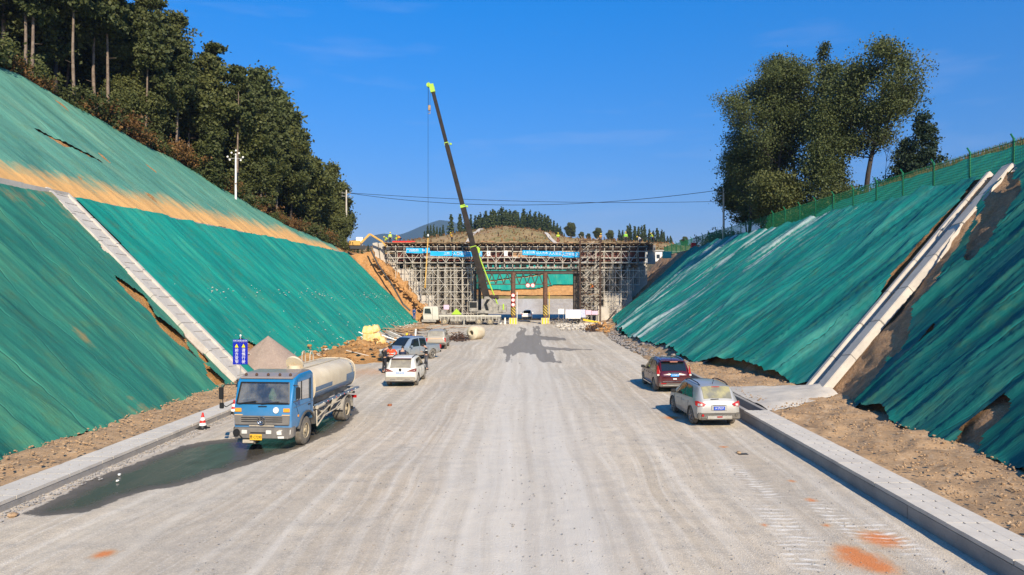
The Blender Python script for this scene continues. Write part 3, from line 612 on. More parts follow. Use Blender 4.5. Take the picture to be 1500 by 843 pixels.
def pine(seed, h, bare=.55, cr=2.2, n_each=26, size=.2):
    rr = random.Random(seed); bm = MB(); tips = []; q = Vector((0, 0, -.6)); dd = Vector((rr.uniform(-.03, .03), rr.uniform(-.03, .03), 1))
    for k in range(14):
        q2 = q + dd * h / 14; fr = (k + 1) / 14; bm.tube(q, q2, .19 * (1 - .85 * k / 14), .19 * (1 - .85 * (k + 1) / 14), n=7, caps=False); q = q2
        dd = (dd + Vector((rr.uniform(-.03, .03), rr.uniform(-.03, .03), 0))).normalized()
        if fr > bare:
            for _ in range(4):
                a = rr.uniform(0, 6.28); s = cr * (1.15 - (fr - bare) / (1 - bare) * .8) * rr.uniform(.5, 1.05)
                limb(bm, q, Vector((math.cos(a), math.sin(a), .15)), s, .05, 1, tips, rr, .04, .2)
        elif fr > bare * .5 and rr.random() < .6:
            a = rr.uniform(0, 6.28); bm.tube(q, q + Vector((math.cos(a) * .8, math.sin(a) * .8, .1)), .025, .01, n=4)
    P = np.array([tuple(t) for t in tips]); V, t = leafquads(P, n_each, .30, size, .5)
    return [mkmesh(bm, 'trunk', M['bark']), qmesh('crown', V, t, M['leaf_pine'])]
def fir(seed, h, cr, n=260, n_each=14, size=.16, mt='leaf_fir', lowfrac=.06, spread=.2, power=.9):
    rr = random.Random(seed); bm = MB(); bm.tube((0, 0, -.6), (0, 0, h * .97), h * .014 + .04, .02, n=6, caps=False); P = []
    for k in range(n):
        f = 1 - rs.uniform(0, 1) ** .62; z = h * (lowfrac + (1 - lowfrac) * f); a = rs.uniform(0, 6.28)
        wav = .75 + .25 * math.sin(a * 5 + z * 2.3 + seed); rad = cr * (1 - f) ** power * rs.uniform(.35, 1.0) * wav + .05
        P.append((rad * math.cos(a), rad * math.sin(a), z - rad * .25))
        if k % 6 == 0: bm.tube((0, 0, z), (rad * math.cos(a), rad * math.sin(a), z - rad * .25), .03, .012, n=3, caps=False)
    V, t = leafquads(P, n_each, spread, size, .55)
    return [mkmesh(bm, 'trunk', M['bark_dark']), qmesh('crown', V, t, M[mt])]
def bush(seed, r_, hh, mt, n=90, n_each=16, size=.13):
    P = rs.normal(0, 1, (n, 3)) * np.array([r_ * .5, r_ * .5, hh * .28]) + np.array([0, 0, hh * .45]); P[:, 2] = np.abs(P[:, 2]); bm = MB()
    for p in P[:14]: bm.tube((0, 0, -.3), p, .035, .012, n=4, caps=False)
    V, t = leafquads(P, n_each, .16 + r_ * .06, size, .8); return [mkmesh(bm, 'stem', M['bark']), qmesh('foliage', V, t, M[mt])]
def plant_it(name, meshes, loc, rz=0, s=1., label=None, cat='tree', group=None):
    r = thing(name, label, cat, loc, rz, group); r.scale = s if hasattr(s, '__len__') else (s, s, s)
    for me in meshes: link(bpy.data.objects.new(me.name.split('.')[0], me), r)
    return r
def zhill(x, Y): return float(hillL(np.array(Y), np.array(max(0, float(xcL(Y)) - x))))
WOOD = [broad(11, 15, 3.0, .30, 1, 'leaf_wood', 'bark_dark', 26, .19, .40, 70), broad(12, 13, 2.6, .22, 1, 'leaf_wood', 'bark_dark', 26, .19, .40, 70), broad(13, 16, 2.6, .45, 1, 'leaf_broad', 'bark', 26, .17, .36, 30), broad(14, 11, 2.9, .12, 2, 'leaf_wood', 'bark_dark', 26, .19, .42, 110), broad(15, 15.5, 2.2, .38, 1, 'leaf_pine', 'bark', 28, .16, .34, 40)]
PINE = [pine(21, 17, .50), pine(22, 16, .42, 2.0), pine(23, 15, .58, 1.9)]
CON = [fir(31, 12, 2.4, 300, 14, .22, 'leaf_pine')]
k = 0
spots = []
for Y in np.arange(50, 125, 2.5):
    for d in (2.2, 5, 8.5, 13, 19, 27):
        spots.append((float(xcL(Y)) - d + rnd.uniform(-1.1, 1.1), Y + rnd.uniform(-1.2, 1.2), d))
for x, Y, d in spots:
    px = 771 + x / Y * 1000
    if px < -60 or px > 489 or (d < 3 and rnd.random() < .45) or (Y > 104 and d > 19): continue
    sc = rnd.uniform(.80, 1.08) * (.70 if d < 3 else 1) * np.interp(px, [330, 380, 430, 450, 490], [1.1, 1.30, 1.25, 1.15, 1.12]); z = zhill(x, Y) - .3
    if Y > 96: sc *= .92
    pool = WOOD + [WOOD[2], WOOD[4]] + PINE[:2] if px < 420 else WOOD[:2] + [WOOD[3]]
    j = rnd.randrange(len(pool))
    plant_it('forest_tree', pool[j], (x, Y, z), rnd.uniform(0, 6.28), (sc * rnd.uniform(.9, 1.15), sc * rnd.uniform(.9, 1.15), sc), 'dark green tree crowded in the wood on the hill above the pale upper net', 'tree', 'trees of the wooded hill'); k += 1
plant_it('pine_tree', PINE[0], (-41.0, 67, 20.6), .3, (1, 1, 1.12), 'tall pine with a bare pale trunk, leftmost of the two standing out before the wood')
plant_it('pine_tree', PINE[1], (-39.2, 71.5, 18.8), 1.3, (.9, .9, 1.12), 'tall slender pine with a bare trunk poking above the wood against blue sky')
plant_it('pine_tree', PINE[2], (-38.8, 78.5, 17.3), 2.3, (1, 1, .95), 'pine with a pale bare trunk in front of the middle of the wood')
for y_, s_ in ((59, .95), (62.5, 1.0), (70, .9), (74.2, .85), (81, .95), (84.5, .9), (88, .85)): plant_it('pine_tree', PINE[rnd.randrange(3)], (float(xcL(y_)) - 1.5, y_, zhill(float(xcL(y_)) - 1.5, y_) - .2), rnd.uniform(0, 6), (s_ * .9, s_ * .9, s_), 'pine with pale bare trunk at the front edge of the wood', 'tree', 'front row pines')
plant_it('pine_tree', PINE[2], (-41.5, 75, 19.5), 4.3, (.8, .8, .8), 'thin pine with bare pale trunk between two taller pines')
plant_it('cone_tree', CON[0], (-35.2, 76.5, 16.4), 0, (.85, .85, .62), 'pale green cone shaped young tree left of the loudspeaker pole', 'tree')
BUSH = [bush(41, 1.5, 1.8, 'leaf_dry'), bush(42, 1.6, 1.8, 'leaf_wood'), bush(43, 1.3, 1.5, 'leaf_pine')]
for Y in np.arange(47, 112, 1.5):
    for d in (.8, 2.4):
        if rnd.random() < .2: continue
        j = rnd.choice((0, 0, 1, 1, 2)); y_ = Y + rnd.uniform(-.6, .6); x = float(xcL(y_)) - d + rnd.uniform(-.3, .3)
        plant_it('shrub', BUSH[j], (x, y_, zhill(x, y_) - .15), rnd.uniform(0, 6.28), rnd.uniform(.6, 1.25), ('rusty brown shrub along the top edge of the upper left net' if j == 0 else 'green shrub along the top edge of the upper left net'), 'shrub', 'brown shrubs above the net' if j == 0 else 'green shrubs above the net')
# right hand group
def zR(x, Y):
    D = x - 28 - (float(zuR(Y)) - 11.5) * 1.25
    if D < 0: return 11.5 + (x - 28) / 1.25
    return float(zuR(Y)) + .28 * min(D, 8) * float(np.interp(Y, [0, 60, 80, 200], [1, 1, .2, .1])) + .03 * D
def rt(name, ms, px, Y, s, lab, rz=0, dz=-.2, cat='tree'):
    x = (px - 771) / 1000 * Y; return plant_it(name, ms, (x, Y, zR(x, Y) + dz), rz, s, lab, cat)
big1 = broad(61, 20, 5.4, .34, 2, 'leaf_broad', 'bark_dark', 16, .11, .5, 40, .26)
big2 = broad(63, 16.5, 4.4, .30, 1, 'leaf_broad', 'bark_dark', 19, .11, .55, 240, .28)
big3 = broad(64, 18, 2.8, .30, 1, 'leaf_broad', 'bark_dark', 17, .11, .5, 80, .2)
rt('broadleaf_tree', big1, 1133, 80, (1, 1, 1.0), 'big open crowned broadleaf tree with forked dark trunks, leftmost of the tall right group', .4)
rt('broadleaf_tree', big3, 1168, 79, (1.1, 1.1, 1.1), 'slim tall broadleaf tree just right of the leftmost forked tree', 2.4)
rt('broadleaf_tree', big2, 1270, 72, (1.05, 1.05, 1.02), 'big round crowned broadleaf tree with one dark trunk, right of the tall group', 1.0)
rt('broadleaf_tree', broad(68, 17, 3.0, .35, 1, 'leaf_broad', 'bark_dark', 17, .13, .5, 110, .2), 1236, 77, 1, 'slender broadleaf tree between the pointed conifer and the round tree', 3)
rt('broadleaf_tree', big3, 1098, 84, (1.15, 1.15, .92), 'slender broadleaf tree at the left side of the tall right group', 1.1)
rt('broadleaf_tree', broad(69, 14, 2.6, .2, 1, 'leaf_broad', 'bark_dark', 16, .11, .5, 90, .2), 1150, 82, (1.1, 1.1, 1.05), 'mid height broadleaf tree filling the middle of the right group', 4)
rt('cypress_tree', fir(71, 21, 3.1, 620, 24, .13, 'leaf_pine', .22, .32, .7), 1207, 80, 1, 'tallest pointed dark conifer in the middle of the right tree group')
rt('cypress_tree', fir(72, 12, 3.5, 700, 28, .11, 'leaf_broad', .02, .5, .55), 1207, 73, 1, 'dense leafy olive tree low in the middle of the right group')
rt('broadleaf_tree', broad(66, 11, 3.4, .15, 2, 'leaf_broad', 'bark_dark', 30, .13, .42, 80), 1096, 92, 1, 'lower bushy olive tree at the left foot of the right group', .5)
rt('broadleaf_tree', broad(67, 7, 2.6, .05, 2, 'leaf_wood', 'bark_dark', 30, .12, .42, 60), 1140, 76, 1, 'small dark bushy tree under the leftmost tall tree', 1.5)
rt('fir_tree', fir(73, 6.6, 2.6, 420, 20, .12, 'leaf_fir', .02, .22, .7), 1352, 63, 1, 'small dark fir with drooping boughs, rightmost of the right trees')
rt('fir_tree', fir(74, 4.6, 1.8, 300, 18, .12, 'leaf_fir', .02, .22, .7), 1325, 64, 1, 'smallest dark fir beside the trunk of the round crowned tree')
for px, Y, s in ((1052, 103, 1.2), (1040, 108, 1.0), (1068, 98, .9), (1300, 66, .8), (1238, 69, 1.0), (1215, 70, .9), (1180, 76, 1.0), (1165, 77, .8)):
    rt('shrub', BUSH[1], px, Y, s, 'low green shrub at the foot of the right tree group behind the fence', rnd.uniform(0, 6), cat='shrub')['group'] = 'shrubs under the right trees'
# bare saplings between the round tree and the firs
b = MB(); tp = []; limb(b, Vector((0, 0, -.3)), Vector((.1, 0, 1)), 4.2, .05, 3, tp, random.Random(3))
o = b.build('bare_sapling', M['bark_dark'], label='leafless twiggy sapling between the round tree and the dark firs', cat='sapling'); o.location = ((1298 - 771) * .066, 66, zR((1298 - 771) * .066, 66))
# dry grass on the right hilltop
N = 9000; gx = rs.uniform(31.8, 46, N); gy = rs.uniform(34, 66, N); gz = np.array([zR(a, b_) for a, b_ in zip(gx, gy)]) - .05
hh = rs.uniform(.25, .8, N)[:, None]; ang = rs.uniform(0, 6.28, N); dx = np.stack([np.cos(ang) * .035, np.sin(ang) * .035, np.zeros(N)], 1); P0 = np.stack([gx, gy, gz], 1); ln = np.stack([rs.normal(0, .2, N), rs.normal(0, .2, N), np.ones(N)], 1) * hh
quads('dry_grass', np.stack([P0 - dx, P0 + dx, P0 + ln + dx * .2, P0 + ln - dx * .2], 1), M['leaf_dry'], attr=rs.uniform(0, 1, N), label='dry brown grass fringing the right hilltop above the fence', cat='grass', kind='stuff')
# far conifers on the grassy hill
FC = [fir(81, 10.5, 2.3, 120, 7, .42, 'leaf_far', .03, .25, .8), fir(82, 9.5, 2.6, 120, 7, .42, 'leaf_far', .03, .25, .7), fir(83, 11.5, 2.0, 120, 7, .42, 'leaf_far', .05, .22, .9)]
def far(px, Y, s, lab, grp):
    x = (px - 771) / 1000 * Y; z = float(Tfar(np.array(x), np.array(Y))) - .4
    plant_it('conifer', FC[rnd.randrange(3)], (x, Y, z), rnd.uniform(0, 6), (s * rnd.uniform(.85, 1.1), s * rnd.uniform(.85, 1.1), s), lab, 'tree', grp)
LC = 'dark conifer in the grove along the crest of the grassy hill'
for r_ in range(4):
    for px in np.arange(697, 822 + r_ * 2, 5.2): far(px + rnd.uniform(-2.5, 2.5), 318 + r_ * 5, rnd.uniform(.68, 1.0) * np.interp(px, [690, 720, 790, 830], [.8, 1.05, .95, .55]), LC, 'conifers on the hill crest')
for px, s in ((661, 1.05), (674, .95), (682, .85), (690, .8)): far(px, 316, s, 'conifer standing apart just left of the crane boom on the hill', 'conifers left of the boom')
for px in np.arange(622, 652, 4.5): far(px, 312, rnd.uniform(.35, .6), 'small conifer low on the left flank of the grassy hill', 'small conifers on the left flank')
for px in np.arange(490, 556, 5): far(px + rnd.uniform(-2, 2), 240 + rnd.uniform(-10, 30), rnd.uniform(.35, .7), 'dark conifer far beyond the yellow excavator', 'conifers beyond the excavator')
for r_ in range(2):
    for px in np.arange(908, 986, 5.4): far(px + rnd.uniform(-2, 2), 322 + r_ * 6, rnd.uniform(.6, 1.0) * np.interp(px, [900, 930, 960, 990], [.6, 1.1, .95, .6]), 'conifer in the small stand right of the grassy hill', 'conifers right of the hill')
for px, s in ((836, .7), (876, .55), (894, .5), (1003, .5), (852, .35), (862, .3)):
    x = (px - 771) * .318; plant_it('round_tree', WOOD[3], (x, 318, float(Tfar(np.array(x), np.array(318.))) - .3), 1, s, 'small round tree on the skyline between the two conifer stands', 'tree', 'round skyline trees')
N = 3500; gx = rs.uniform(-80, 75, N); gy = rs.uniform(236, 322, N); gz = Tfar(gx, gy); hh = rs.uniform(.3, 1.3, N)[:, None] * (rs.uniform(0, 1, N)[:, None] ** 2 + .3)
ang = rs.uniform(0, 6.28, N); dx = np.stack([np.cos(ang) * .3, np.sin(ang) * .3, np.zeros(N)], 1); P0 = np.stack([gx, gy, gz], 1); ln = np.array([0, 0, 1.]) * hh
quads('hillside_scrub', np.stack([P0 - dx, P0 + dx, P0 + ln + dx, P0 + ln - dx], 1), M['leaf_dry'], attr=rs.uniform(0, 1, N), label='brown scrub scattered over the far grassy hill', cat='scrub', kind='stuff')
# ---------------------------------------------------------------- overpass under construction, its falsework and abutments
M['formwork'] = mat('red brown formwork', (.17, .035, .02), (.07, .022, .016), 1.2, .7)
M['timber'] = mat('weathered timber', (.42, .29, .17), (.26, .17, .10), 2.5, .85, bump=.4, bs=14)
M['timber_red'] = mat('reddish plywood', (.30, .12, .06), (.45, .30, .16), 1.5, .8)
M['banner'] = mat('blue banner cloth', (.0, .33, .70), (.0, .39, .76), 1.5, .7)
M['timber_wall'] = m_concrete('stained brown pier wall', (.36, .27, .19), (.24, .18, .13))
M['dark_steel'] = mat('dark painted steel', (.05, .042, .036), (.09, .065, .05), 2, .6, .2)
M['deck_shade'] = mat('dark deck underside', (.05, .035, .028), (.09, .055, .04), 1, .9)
XL, XR, YF = -22.4, 19.4, 107.0
ov = thing('overpass', 'long unfinished overpass deck on formwork spanning the cutting', 'bridge', (0, YF, 0))
def ob(name, mt, f, **k): b = MB(); f(b); return b.build(name, mt, ov, **k)
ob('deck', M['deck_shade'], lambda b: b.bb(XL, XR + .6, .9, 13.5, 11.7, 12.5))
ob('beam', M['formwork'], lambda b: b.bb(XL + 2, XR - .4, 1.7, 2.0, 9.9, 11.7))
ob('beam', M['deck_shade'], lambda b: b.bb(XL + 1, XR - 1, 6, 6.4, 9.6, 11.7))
ob('edge_board', M['timber'], lambda b: b.bb(XL - .2, XR + .8, .62, .88, 12.50, 12.62))
k = 0; x = XL
while x < XR - .3:
    w_ = rnd.uniform(.5, .95)
    block(ov, 'plank', (x + w_ / 2, rnd.uniform(.35, .6), 12.66 + rnd.uniform(0, .09)), (w_ * .94, rnd.uniform(1.1, 1.7), .06), rnd.choice((M['timber'], M['timber'], M['timber_red'])), (rnd.uniform(-.05, .05), rnd.uniform(-.04, .04), rnd.uniform(-.1, .1)))
    x += w_
for i in range(46):
    xx = XL + .5 + i * .92; block(ov, 'joist', (xx, .1, 12.38 - (i % 3) * .02), (.11, 1.5, .16), M['timber'], (0, 0, rnd.uniform(-.04, .04)))
for i in range(20):
    xx = rnd.uniform(XL + 2, XR - 2); block(ov, 'board', (xx, rnd.uniform(1.5, 6), 12.95 + rnd.uniform(0, .1)), (rnd.uniform(.8, 2.2), .3, .12), rnd.choice((M['timber'], M['timber_red'])), (0, 0, rnd.uniform(-.5, .5)))
ob('red_formwork_panel', M['red'], lambda b: b.bb(XL + 1.2, XL + 4.8, 1.0, 1.2, 12.8, 13.05))
for i in range(15):
    xx = XL + 2.2 + i * 2.62; block(ov, 'formwork_panel', (xx + .9, 1.55, 10.85 + rnd.uniform(-.06, .06)), (2.3, .1, 1.25), rnd.choice((M['formwork'], M['formwork'], M['timber_red'])))
# abutments: stepped concrete blocks either side
ab = thing('abutment', 'stepped pale concrete abutment left of the falsework', 'abutment', (0, 107.5, 0))
ac = thing('abutment', 'stepped concrete abutment right of the falsework, partly behind the green net', 'abutment', (0, 107.5, 0))
for (p, x0, x1, y0, y1, z1) in ((ab, -23.0, -20.9, 2.6, 8, 11.1), (ab, -22.0, -18.1, 1.9, 8, 8.75), (ab, -19.8, -16.5, 1.0, 8, 6.6), (ab, -17.8, -14.6, .1, 8, 4.45), (ab, -24.2, -22.6, .8, 7, 9.2),
                                (ac, 16.9, 19.8, 4.2, 8, 9.3), (ac, 14.9, 17.0, 2.0, 8, 7.0), (ac, 12.2, 15.0, .1, 8, 4.8), (ac, 11.0, 12.9, -.7, 8, 2.6), (ac, 18.2, 19.6, 4.6, 8, 11.0)):
    b = MB(); b.bb(x0, x1, y0, y1, -.6, z1); b.build('concrete_block', M['concrete'], p, bevel=.06)
for (x0, x1, lean) in ((-24.3, -23.4, .5), (-23.3, -22.5, .4)):
    b = MB(); b.box(((x0 + x1) / 2, 1.2, 11.1), (.8, .5, 3.4), (0, -.12, 0)); b.build('wing_post', M['concrete'], ab, bevel=.04)
b = MB(); b.box((19.9, 1.2, 10.9), (1.2, .6, 3.0)); b.build('wing_post', M['concrete_wall'], ac, bevel=.04)
# falsework
fw = thing('falsework', 'dense grey tube scaffold holding up the unfinished overpass', 'scaffold', (0, YF, 0))
xs = [XL + .6 + i * 1.31 for i in range(32)]
def zbot(x): return max(0, min(9, (-14.4 - x) * 1.0 if x < 0 else (x - 11.5) * 1.0))
def lowtop(x): return x < -7.9 or x > 8.1
for (x0, x1) in ((-19, -9.2), (9.4, 18.5)):
    for k in range(3):
        xa = x0 + (x1 - x0) * k / 3; b = MB(); b.bb(xa + .02, xa + (x1 - x0) / 3 - .02, 10.6, 11.6, -.5, 10.4); b.build('pier_wall', M['timber_wall'], ov)
rear = MB(); n_std = 0
for iy, yy in enumerate((0, 1.4, 2.8, 4.8, 7.2, 9.6)):
    for i, x in enumerate(xs):
        z0 = (zbot(x) if lowtop(x) else 8.55); z0 = min(z0, 8.6) if x > -20.9 and x < 17 else 9.3
        if iy < 3: rod(fw, 'standard', (x, yy, z0), (x, yy, 12.3), .05, M['scaffold'])
        else: rear.tube((x, yy, z0), (x, yy, 12.3), .05, n=5)
    for z in (8.75, 9.55, 10.35, 11.35, 12.05):
        for xa in range(0, 31, 4):
            xe = min(xa + 4, 31)
            if z < 9 and (xs[xa] < -21 or xs[xe] > 18): continue
            if iy < 3: rod(fw, 'ledger', (xs[xa] - .2, yy - .07, z), (xs[xe] + .2, yy - .07, z + rnd.uniform(-.02, .02)), .045, M['scaffold'])
            else: rear.tube((xs[xa] - .2, yy - .07, z), (xs[xe] + .2, yy - .07, z), .045, n=5)
for i in range(0, 30, 2):                               # W bracing under the deck
    for yy in (-.12, 2.7):
        rod(fw, 'brace', (xs[i], yy, 11.35), (xs[i + 1], yy, 9.55), .04, M['scaffold']); rod(fw, 'brace', (xs[i + 2] if i + 2 < 32 else xs[i + 1], yy, 11.35), (xs[i + 1], yy, 9.55), .04, M['scaffold'])
# dense towers either side of the opening
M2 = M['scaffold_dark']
for side, (xa, xb, nn) in enumerate(((-18.4, -8.3, 12), (8.4, 18.6, 12))):
    xx = [xa + (xb - xa) * k / (nn - 1) for k in range(nn)]
    for iy, yy in enumerate((0, 1.25, 2.5, 4.6, 6.8, 9)):
        for k, x in enumerate(xx):
            z0 = zbot(x) if iy < 4 else 0
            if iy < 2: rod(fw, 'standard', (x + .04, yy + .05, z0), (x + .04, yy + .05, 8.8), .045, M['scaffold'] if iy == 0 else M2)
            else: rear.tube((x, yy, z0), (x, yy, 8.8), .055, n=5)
        for lv in range(8):
            z = .5 + lv * 1.12; a_ = xx[0]; b_ = xx[-1]
            if side == 0: a_ = max(a_, -14.4 - z - .3)
            else: b_ = min(b_, 11.5 + z + .3)
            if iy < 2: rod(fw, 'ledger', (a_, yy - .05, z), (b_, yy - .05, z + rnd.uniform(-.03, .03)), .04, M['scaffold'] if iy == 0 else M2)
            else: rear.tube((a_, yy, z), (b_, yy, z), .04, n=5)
        for k in range(nn - 1):
            for lv in range(7):
                z = .5 + lv * 1.12
                if (side == 0 and xx[k] < -14.4 - z) or (side == 1 and xx[k + 1] > 11.5 + z): continue
                p, q = ((xx[k], z), (xx[k + 1], z + 1.12)) if (k + lv) % 2 else ((xx[k + 1], z), (xx[k], z + 1.12))
                if iy == 0 and (k + lv) % 3 != 2: rod(fw, 'brace', (p[0], yy - .1, p[1]), (q[0], yy - .1, q[1]), .035, M['scaffold'])
                elif iy in (2, 4): rear.tube((p[0], yy, p[1]), (q[0], yy, q[1]), .035, n=4)
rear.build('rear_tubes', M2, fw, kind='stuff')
b = MB()
for side, (xa, xb) in enumerate(((-17.5, -8.3), (8.4, 16))):     # cross tubes front to back, caps and couplers
    for k in range(70):
        x = rnd.uniform(xa, xb); z = .5 + 1.12 * rnd.randrange(8); b.tube((x, 0, z), (x, 9, z), .035, n=4)
for k in range(260):
    x = rnd.choice(xs); z = rnd.choice((8.75, 9.55, 10.35, 11.35, 12.05)); b.box((x, -.06, z), (.17, .17, .2))
b.build('couplers_and_cross_tubes', M['scaffold_dark'], fw, kind='stuff')
# timber on the falsework levels
for k in range(46):
    x = rnd.uniform(XL + 2, XR - 3); z = rnd.choice((8.95, 9.7, 10.5, 11.5)); block(fw, 'walk_board', (x, rnd.uniform(.3, 3), z), (rnd.uniform(1.2, 3.2), .35, .07), rnd.choice((M['timber'], M['white'], M['scaffold'])), (0, 0, rnd.uniform(-.05, .05)))
for k in range(34):
    x = XL + 3 + k * 1.12; block(fw, 'beam_end', (x, 3.9, 9.1 + rnd.uniform(-.03, .03)), (.8, 1.2, .38), rnd.choice((M['concrete'], M['timber'], M['concrete'], M['orange_earth'])))
# steel carrier beams over the opening and the clearance portal
pt = thing('portal_frame', 'dark steel portal with striped columns over the open traffic lane', 'gantry', (0, YF - .6, 0))
def pb(name, mt, f, **k): b = MB(); f(b); return b.build(name, mt, pt, **k)
for yy in (.4, 2.6, 4.8): pb('carrier_beam', M['dark_steel'], lambda b: (b.bb(-8.4, 8.4, yy, yy + .3, 8.25, 8.3), b.bb(-8.4, 8.4, yy + .12, yy + .18, 7.9, 8.25), b.bb(-8.4, 8.4, yy, yy + .3, 7.85, 7.9)))
pb('truss_chord', M['rust'], lambda b: b.bb(-7.4, 3.9, -.1, .1, 7.95, 8.12)); pb('truss_chord', M['dark_steel'], lambda b: b.bb(-7.4, 3.9, -.1, .1, 6.1, 6.25))
for i in range(9):
    xa = -7.2 + i * 1.22; rod(pt, 'truss_brace', (xa, 0, 6.2), (xa + .61, 0, 7.9), .09, M['dark_steel']); rod(pt, 'truss_brace', (xa + 1.22, 0, 6.2), (xa + .61, 0, 7.9), .09, M['dark_steel'])
for i in range(8):
    xa = 3.9 + i * .5 - .0
n = NB('warning stripes'); v = n.coord('o', (1, 1, 1)); sx = n.new('SeparateXYZ'); n.put(sx.inputs[0], v)
fr = n.math('FRACT', n.math('MULTIPLY', n.math('ADD', n.math('ADD', sx.outputs['X'], sx.outputs['Z']), 0), 2.2)); n.set(n.mix(n.math('GREATER_THAN', fr, .5), (.52, .36, .06), (.035, .028, .022)), .6); M['stripes'] = n.m
M['col_rust'] = mat('brown column', (.16, .075, .04), (.07, .04, .03), 3, .8)
for x in (-2.05, 2.95):
    pb('column', M['col_rust'], lambda b: b.tube((x, 0, 0), (x, 0, 8.0), .36, n=14), smooth=1)
    pb('striped_sleeve', M['stripes'], lambda b: b.tube((x, 0, 1.35), (x, 0, 2.9), .385, n=14), smooth=1)
    pb('footing', M['concrete'], lambda b: b.bb(x - .65, x + .65, -.6, .6, -.1, .95), bevel=.04)
    for dx in (-.42, 0.0, .42): block(pt, 'yellow_stripe', (x + dx, -.612, .45), (.24, .02, .98), M['yellow'])
    rod(pt, 'stay_tube', (x + .6, 0, 0), (x + .6, 0, 5.0), .06, M['yellow'] if x > 0 else M['white'])
for x in (-8.0, -7.35, 7.6, 8.2): pb('column', M['dark_steel'], lambda b: b.tube((x, 1.2, 0), (x, 1.2, 7.9), .2 if abs(x) > 7.9 else .26, n=10), smooth=1)
def disc_sign(name, lab, txt, x, z, y=YF - 1.08, r_=.33, mt='white'):
    t = thing(name, lab, 'sign', (x, y, z)); b = MB(); b.tube((0, .03, 0), (0, 0, 0), r_, n=24); b.build('rim', M['red'], t); b = MB(); b.tube((0, -.004, 0), (0, -.008, 0), r_ * .74, n=24); b.build('face', M[mt], t)
    text(txt, r_ * .8, M['black'], 'lettering', t, (0, -.012, 0)); return t
disc_sign('limit_sign', 'round red and white limit sign, top of three on the left portal column', '5', -2.05, 4.45, YF - 1.1)
disc_sign('limit_sign', 'round red and white limit sign, middle of three on the left portal column', '15', -2.05, 3.72, YF - 1.1)
disc_sign('limit_sign', 'round red and white limit sign, bottom of three on the left portal column', '3', -2.05, 3.0, YF - 1.1)
disc_sign('limit_sign', 'left of two round signs hung from the portal truss', '4.5', .25, 6.0, YF - .85, .36)
disc_sign('limit_sign', 'right of two round signs hung from the portal truss', '5', 1.0, 6.0, YF - .85, .36)
# stair tower in front of the right falsework
st = thing('stair_tower', 'brown scaffold stair tower in front of the right falsework', 'scaffold tower', (0, 104.6, 0))
for x in (8.3, 11.4):
    for y in (0, 1.5): rod(st, 'post', (x, y, 0), (x, y, 12.9), .07, M['rust'])
for k in range(13):
    z = .4 + k * 1.0; rod(st, 'rail', (8.3, 0, z), (11.4, 0, z), .035, M['scaffold_dark'])
    if k % 2 == 0 and k < 12: rod(st, 'stair_string', (8.5, .3, z), (11.2, .3, z + 2), .06, M['rust']); rod(st, 'handrail', (8.5, .1, z + .9), (11.2, .1, z + 2.9), .03, M['scaffold'])
    elif k < 12: rod(st, 'stair_string', (11.2, 1.1, z), (8.5, 1.1, z + 2), .06, M['rust'])
rod(st, 'head_rail', (8.2, 0, 12.9), (11.6, 0, 12.9), .06, M['rust']); rod(st, 'head_rail', (8.3, 0, 13.6), (8.9, 1.5, 12.9), .05, M['scaffold'])
# banners
def banner(lab, x0, x1, z0, z1, words, y=YF - .32):
    t = thing('banner', lab, 'banner', ((x0 + x1) / 2, y, (z0 + z1) / 2)); w_ = x1 - x0; h_ = z1 - z0; nn = 14
    X, Zz = np.meshgrid(np.linspace(-w_ / 2, w_ / 2, nn * 3), np.linspace(-h_ / 2, h_ / 2, 6), indexing='ij'); Yy = .05 * np.sin(X * 2.3 + x0) * (1 - .3 * Zz)
    grid('cloth', X, Yy, Zz - .03 * np.cos(X * 1.7), M['banner'], parent=t)
    for f, s in words: text(s, h_ * .62, M['white'], 'lettering', t, (-w_ / 2 + f * w_, -.09, 0), ext=.004)
    return t
banner('blue banner hung highest, leftmost on the scaffold front', -18.8, -15.1, 11.05, 11.85, ((.27, '广西路桥'), (.75, '精')))
banner('blue banner left of the crane boom, partly orange printed at its left end', -15.0, -11.6, 10.6, 11.35, ((.75, '上岗'),))
banner('blue banner directly behind the crane boom', -11.5, -6.9, 10.5, 11.3, ((.12, '人员'), (.36, '安全第一'), (.88, '预防')))
banner('first and highest of the four blue banners in the right row', -.6, 1.45, 10.75, 11.5, ((.5, '人车分离'),))
banner('second of the four blue banners in the right row', 1.5, 3.4, 10.65, 11.4, ((.5, '以人为本'),))
banner('third of the four blue banners in the right row', 3.45, 5.55, 10.55, 11.35, ((.5, '人人安全'),))
banner('rightmost and lowest of the four blue banners in the right row', 5.65, 8.4, 10.4, 11.2, ((.33, '人员安全'), (.85, '为')))
for x, s in ((-5.9, '8'), (-3.2, '3'),):
    t = thing('notice_board', 'white number board on the scaffold front, ' + ('nearer the boom' if x < -5 else 'left of the opening centre'), 'board', (x, YF - .3, 11.0)); b = MB(); b.bb(-.28, .28, 0, .03, -.4, .4); b.build('panel', M['white'], t); text(s, .4, M['black'], 'lettering', t, (0, -.01, 0))
M['pink'] = mat('pale pink board', (.68, .45, .55), rough=.5); M['lav'] = mat('pale board print', (.35, .38, .62), (.6, .6, .68), 5)
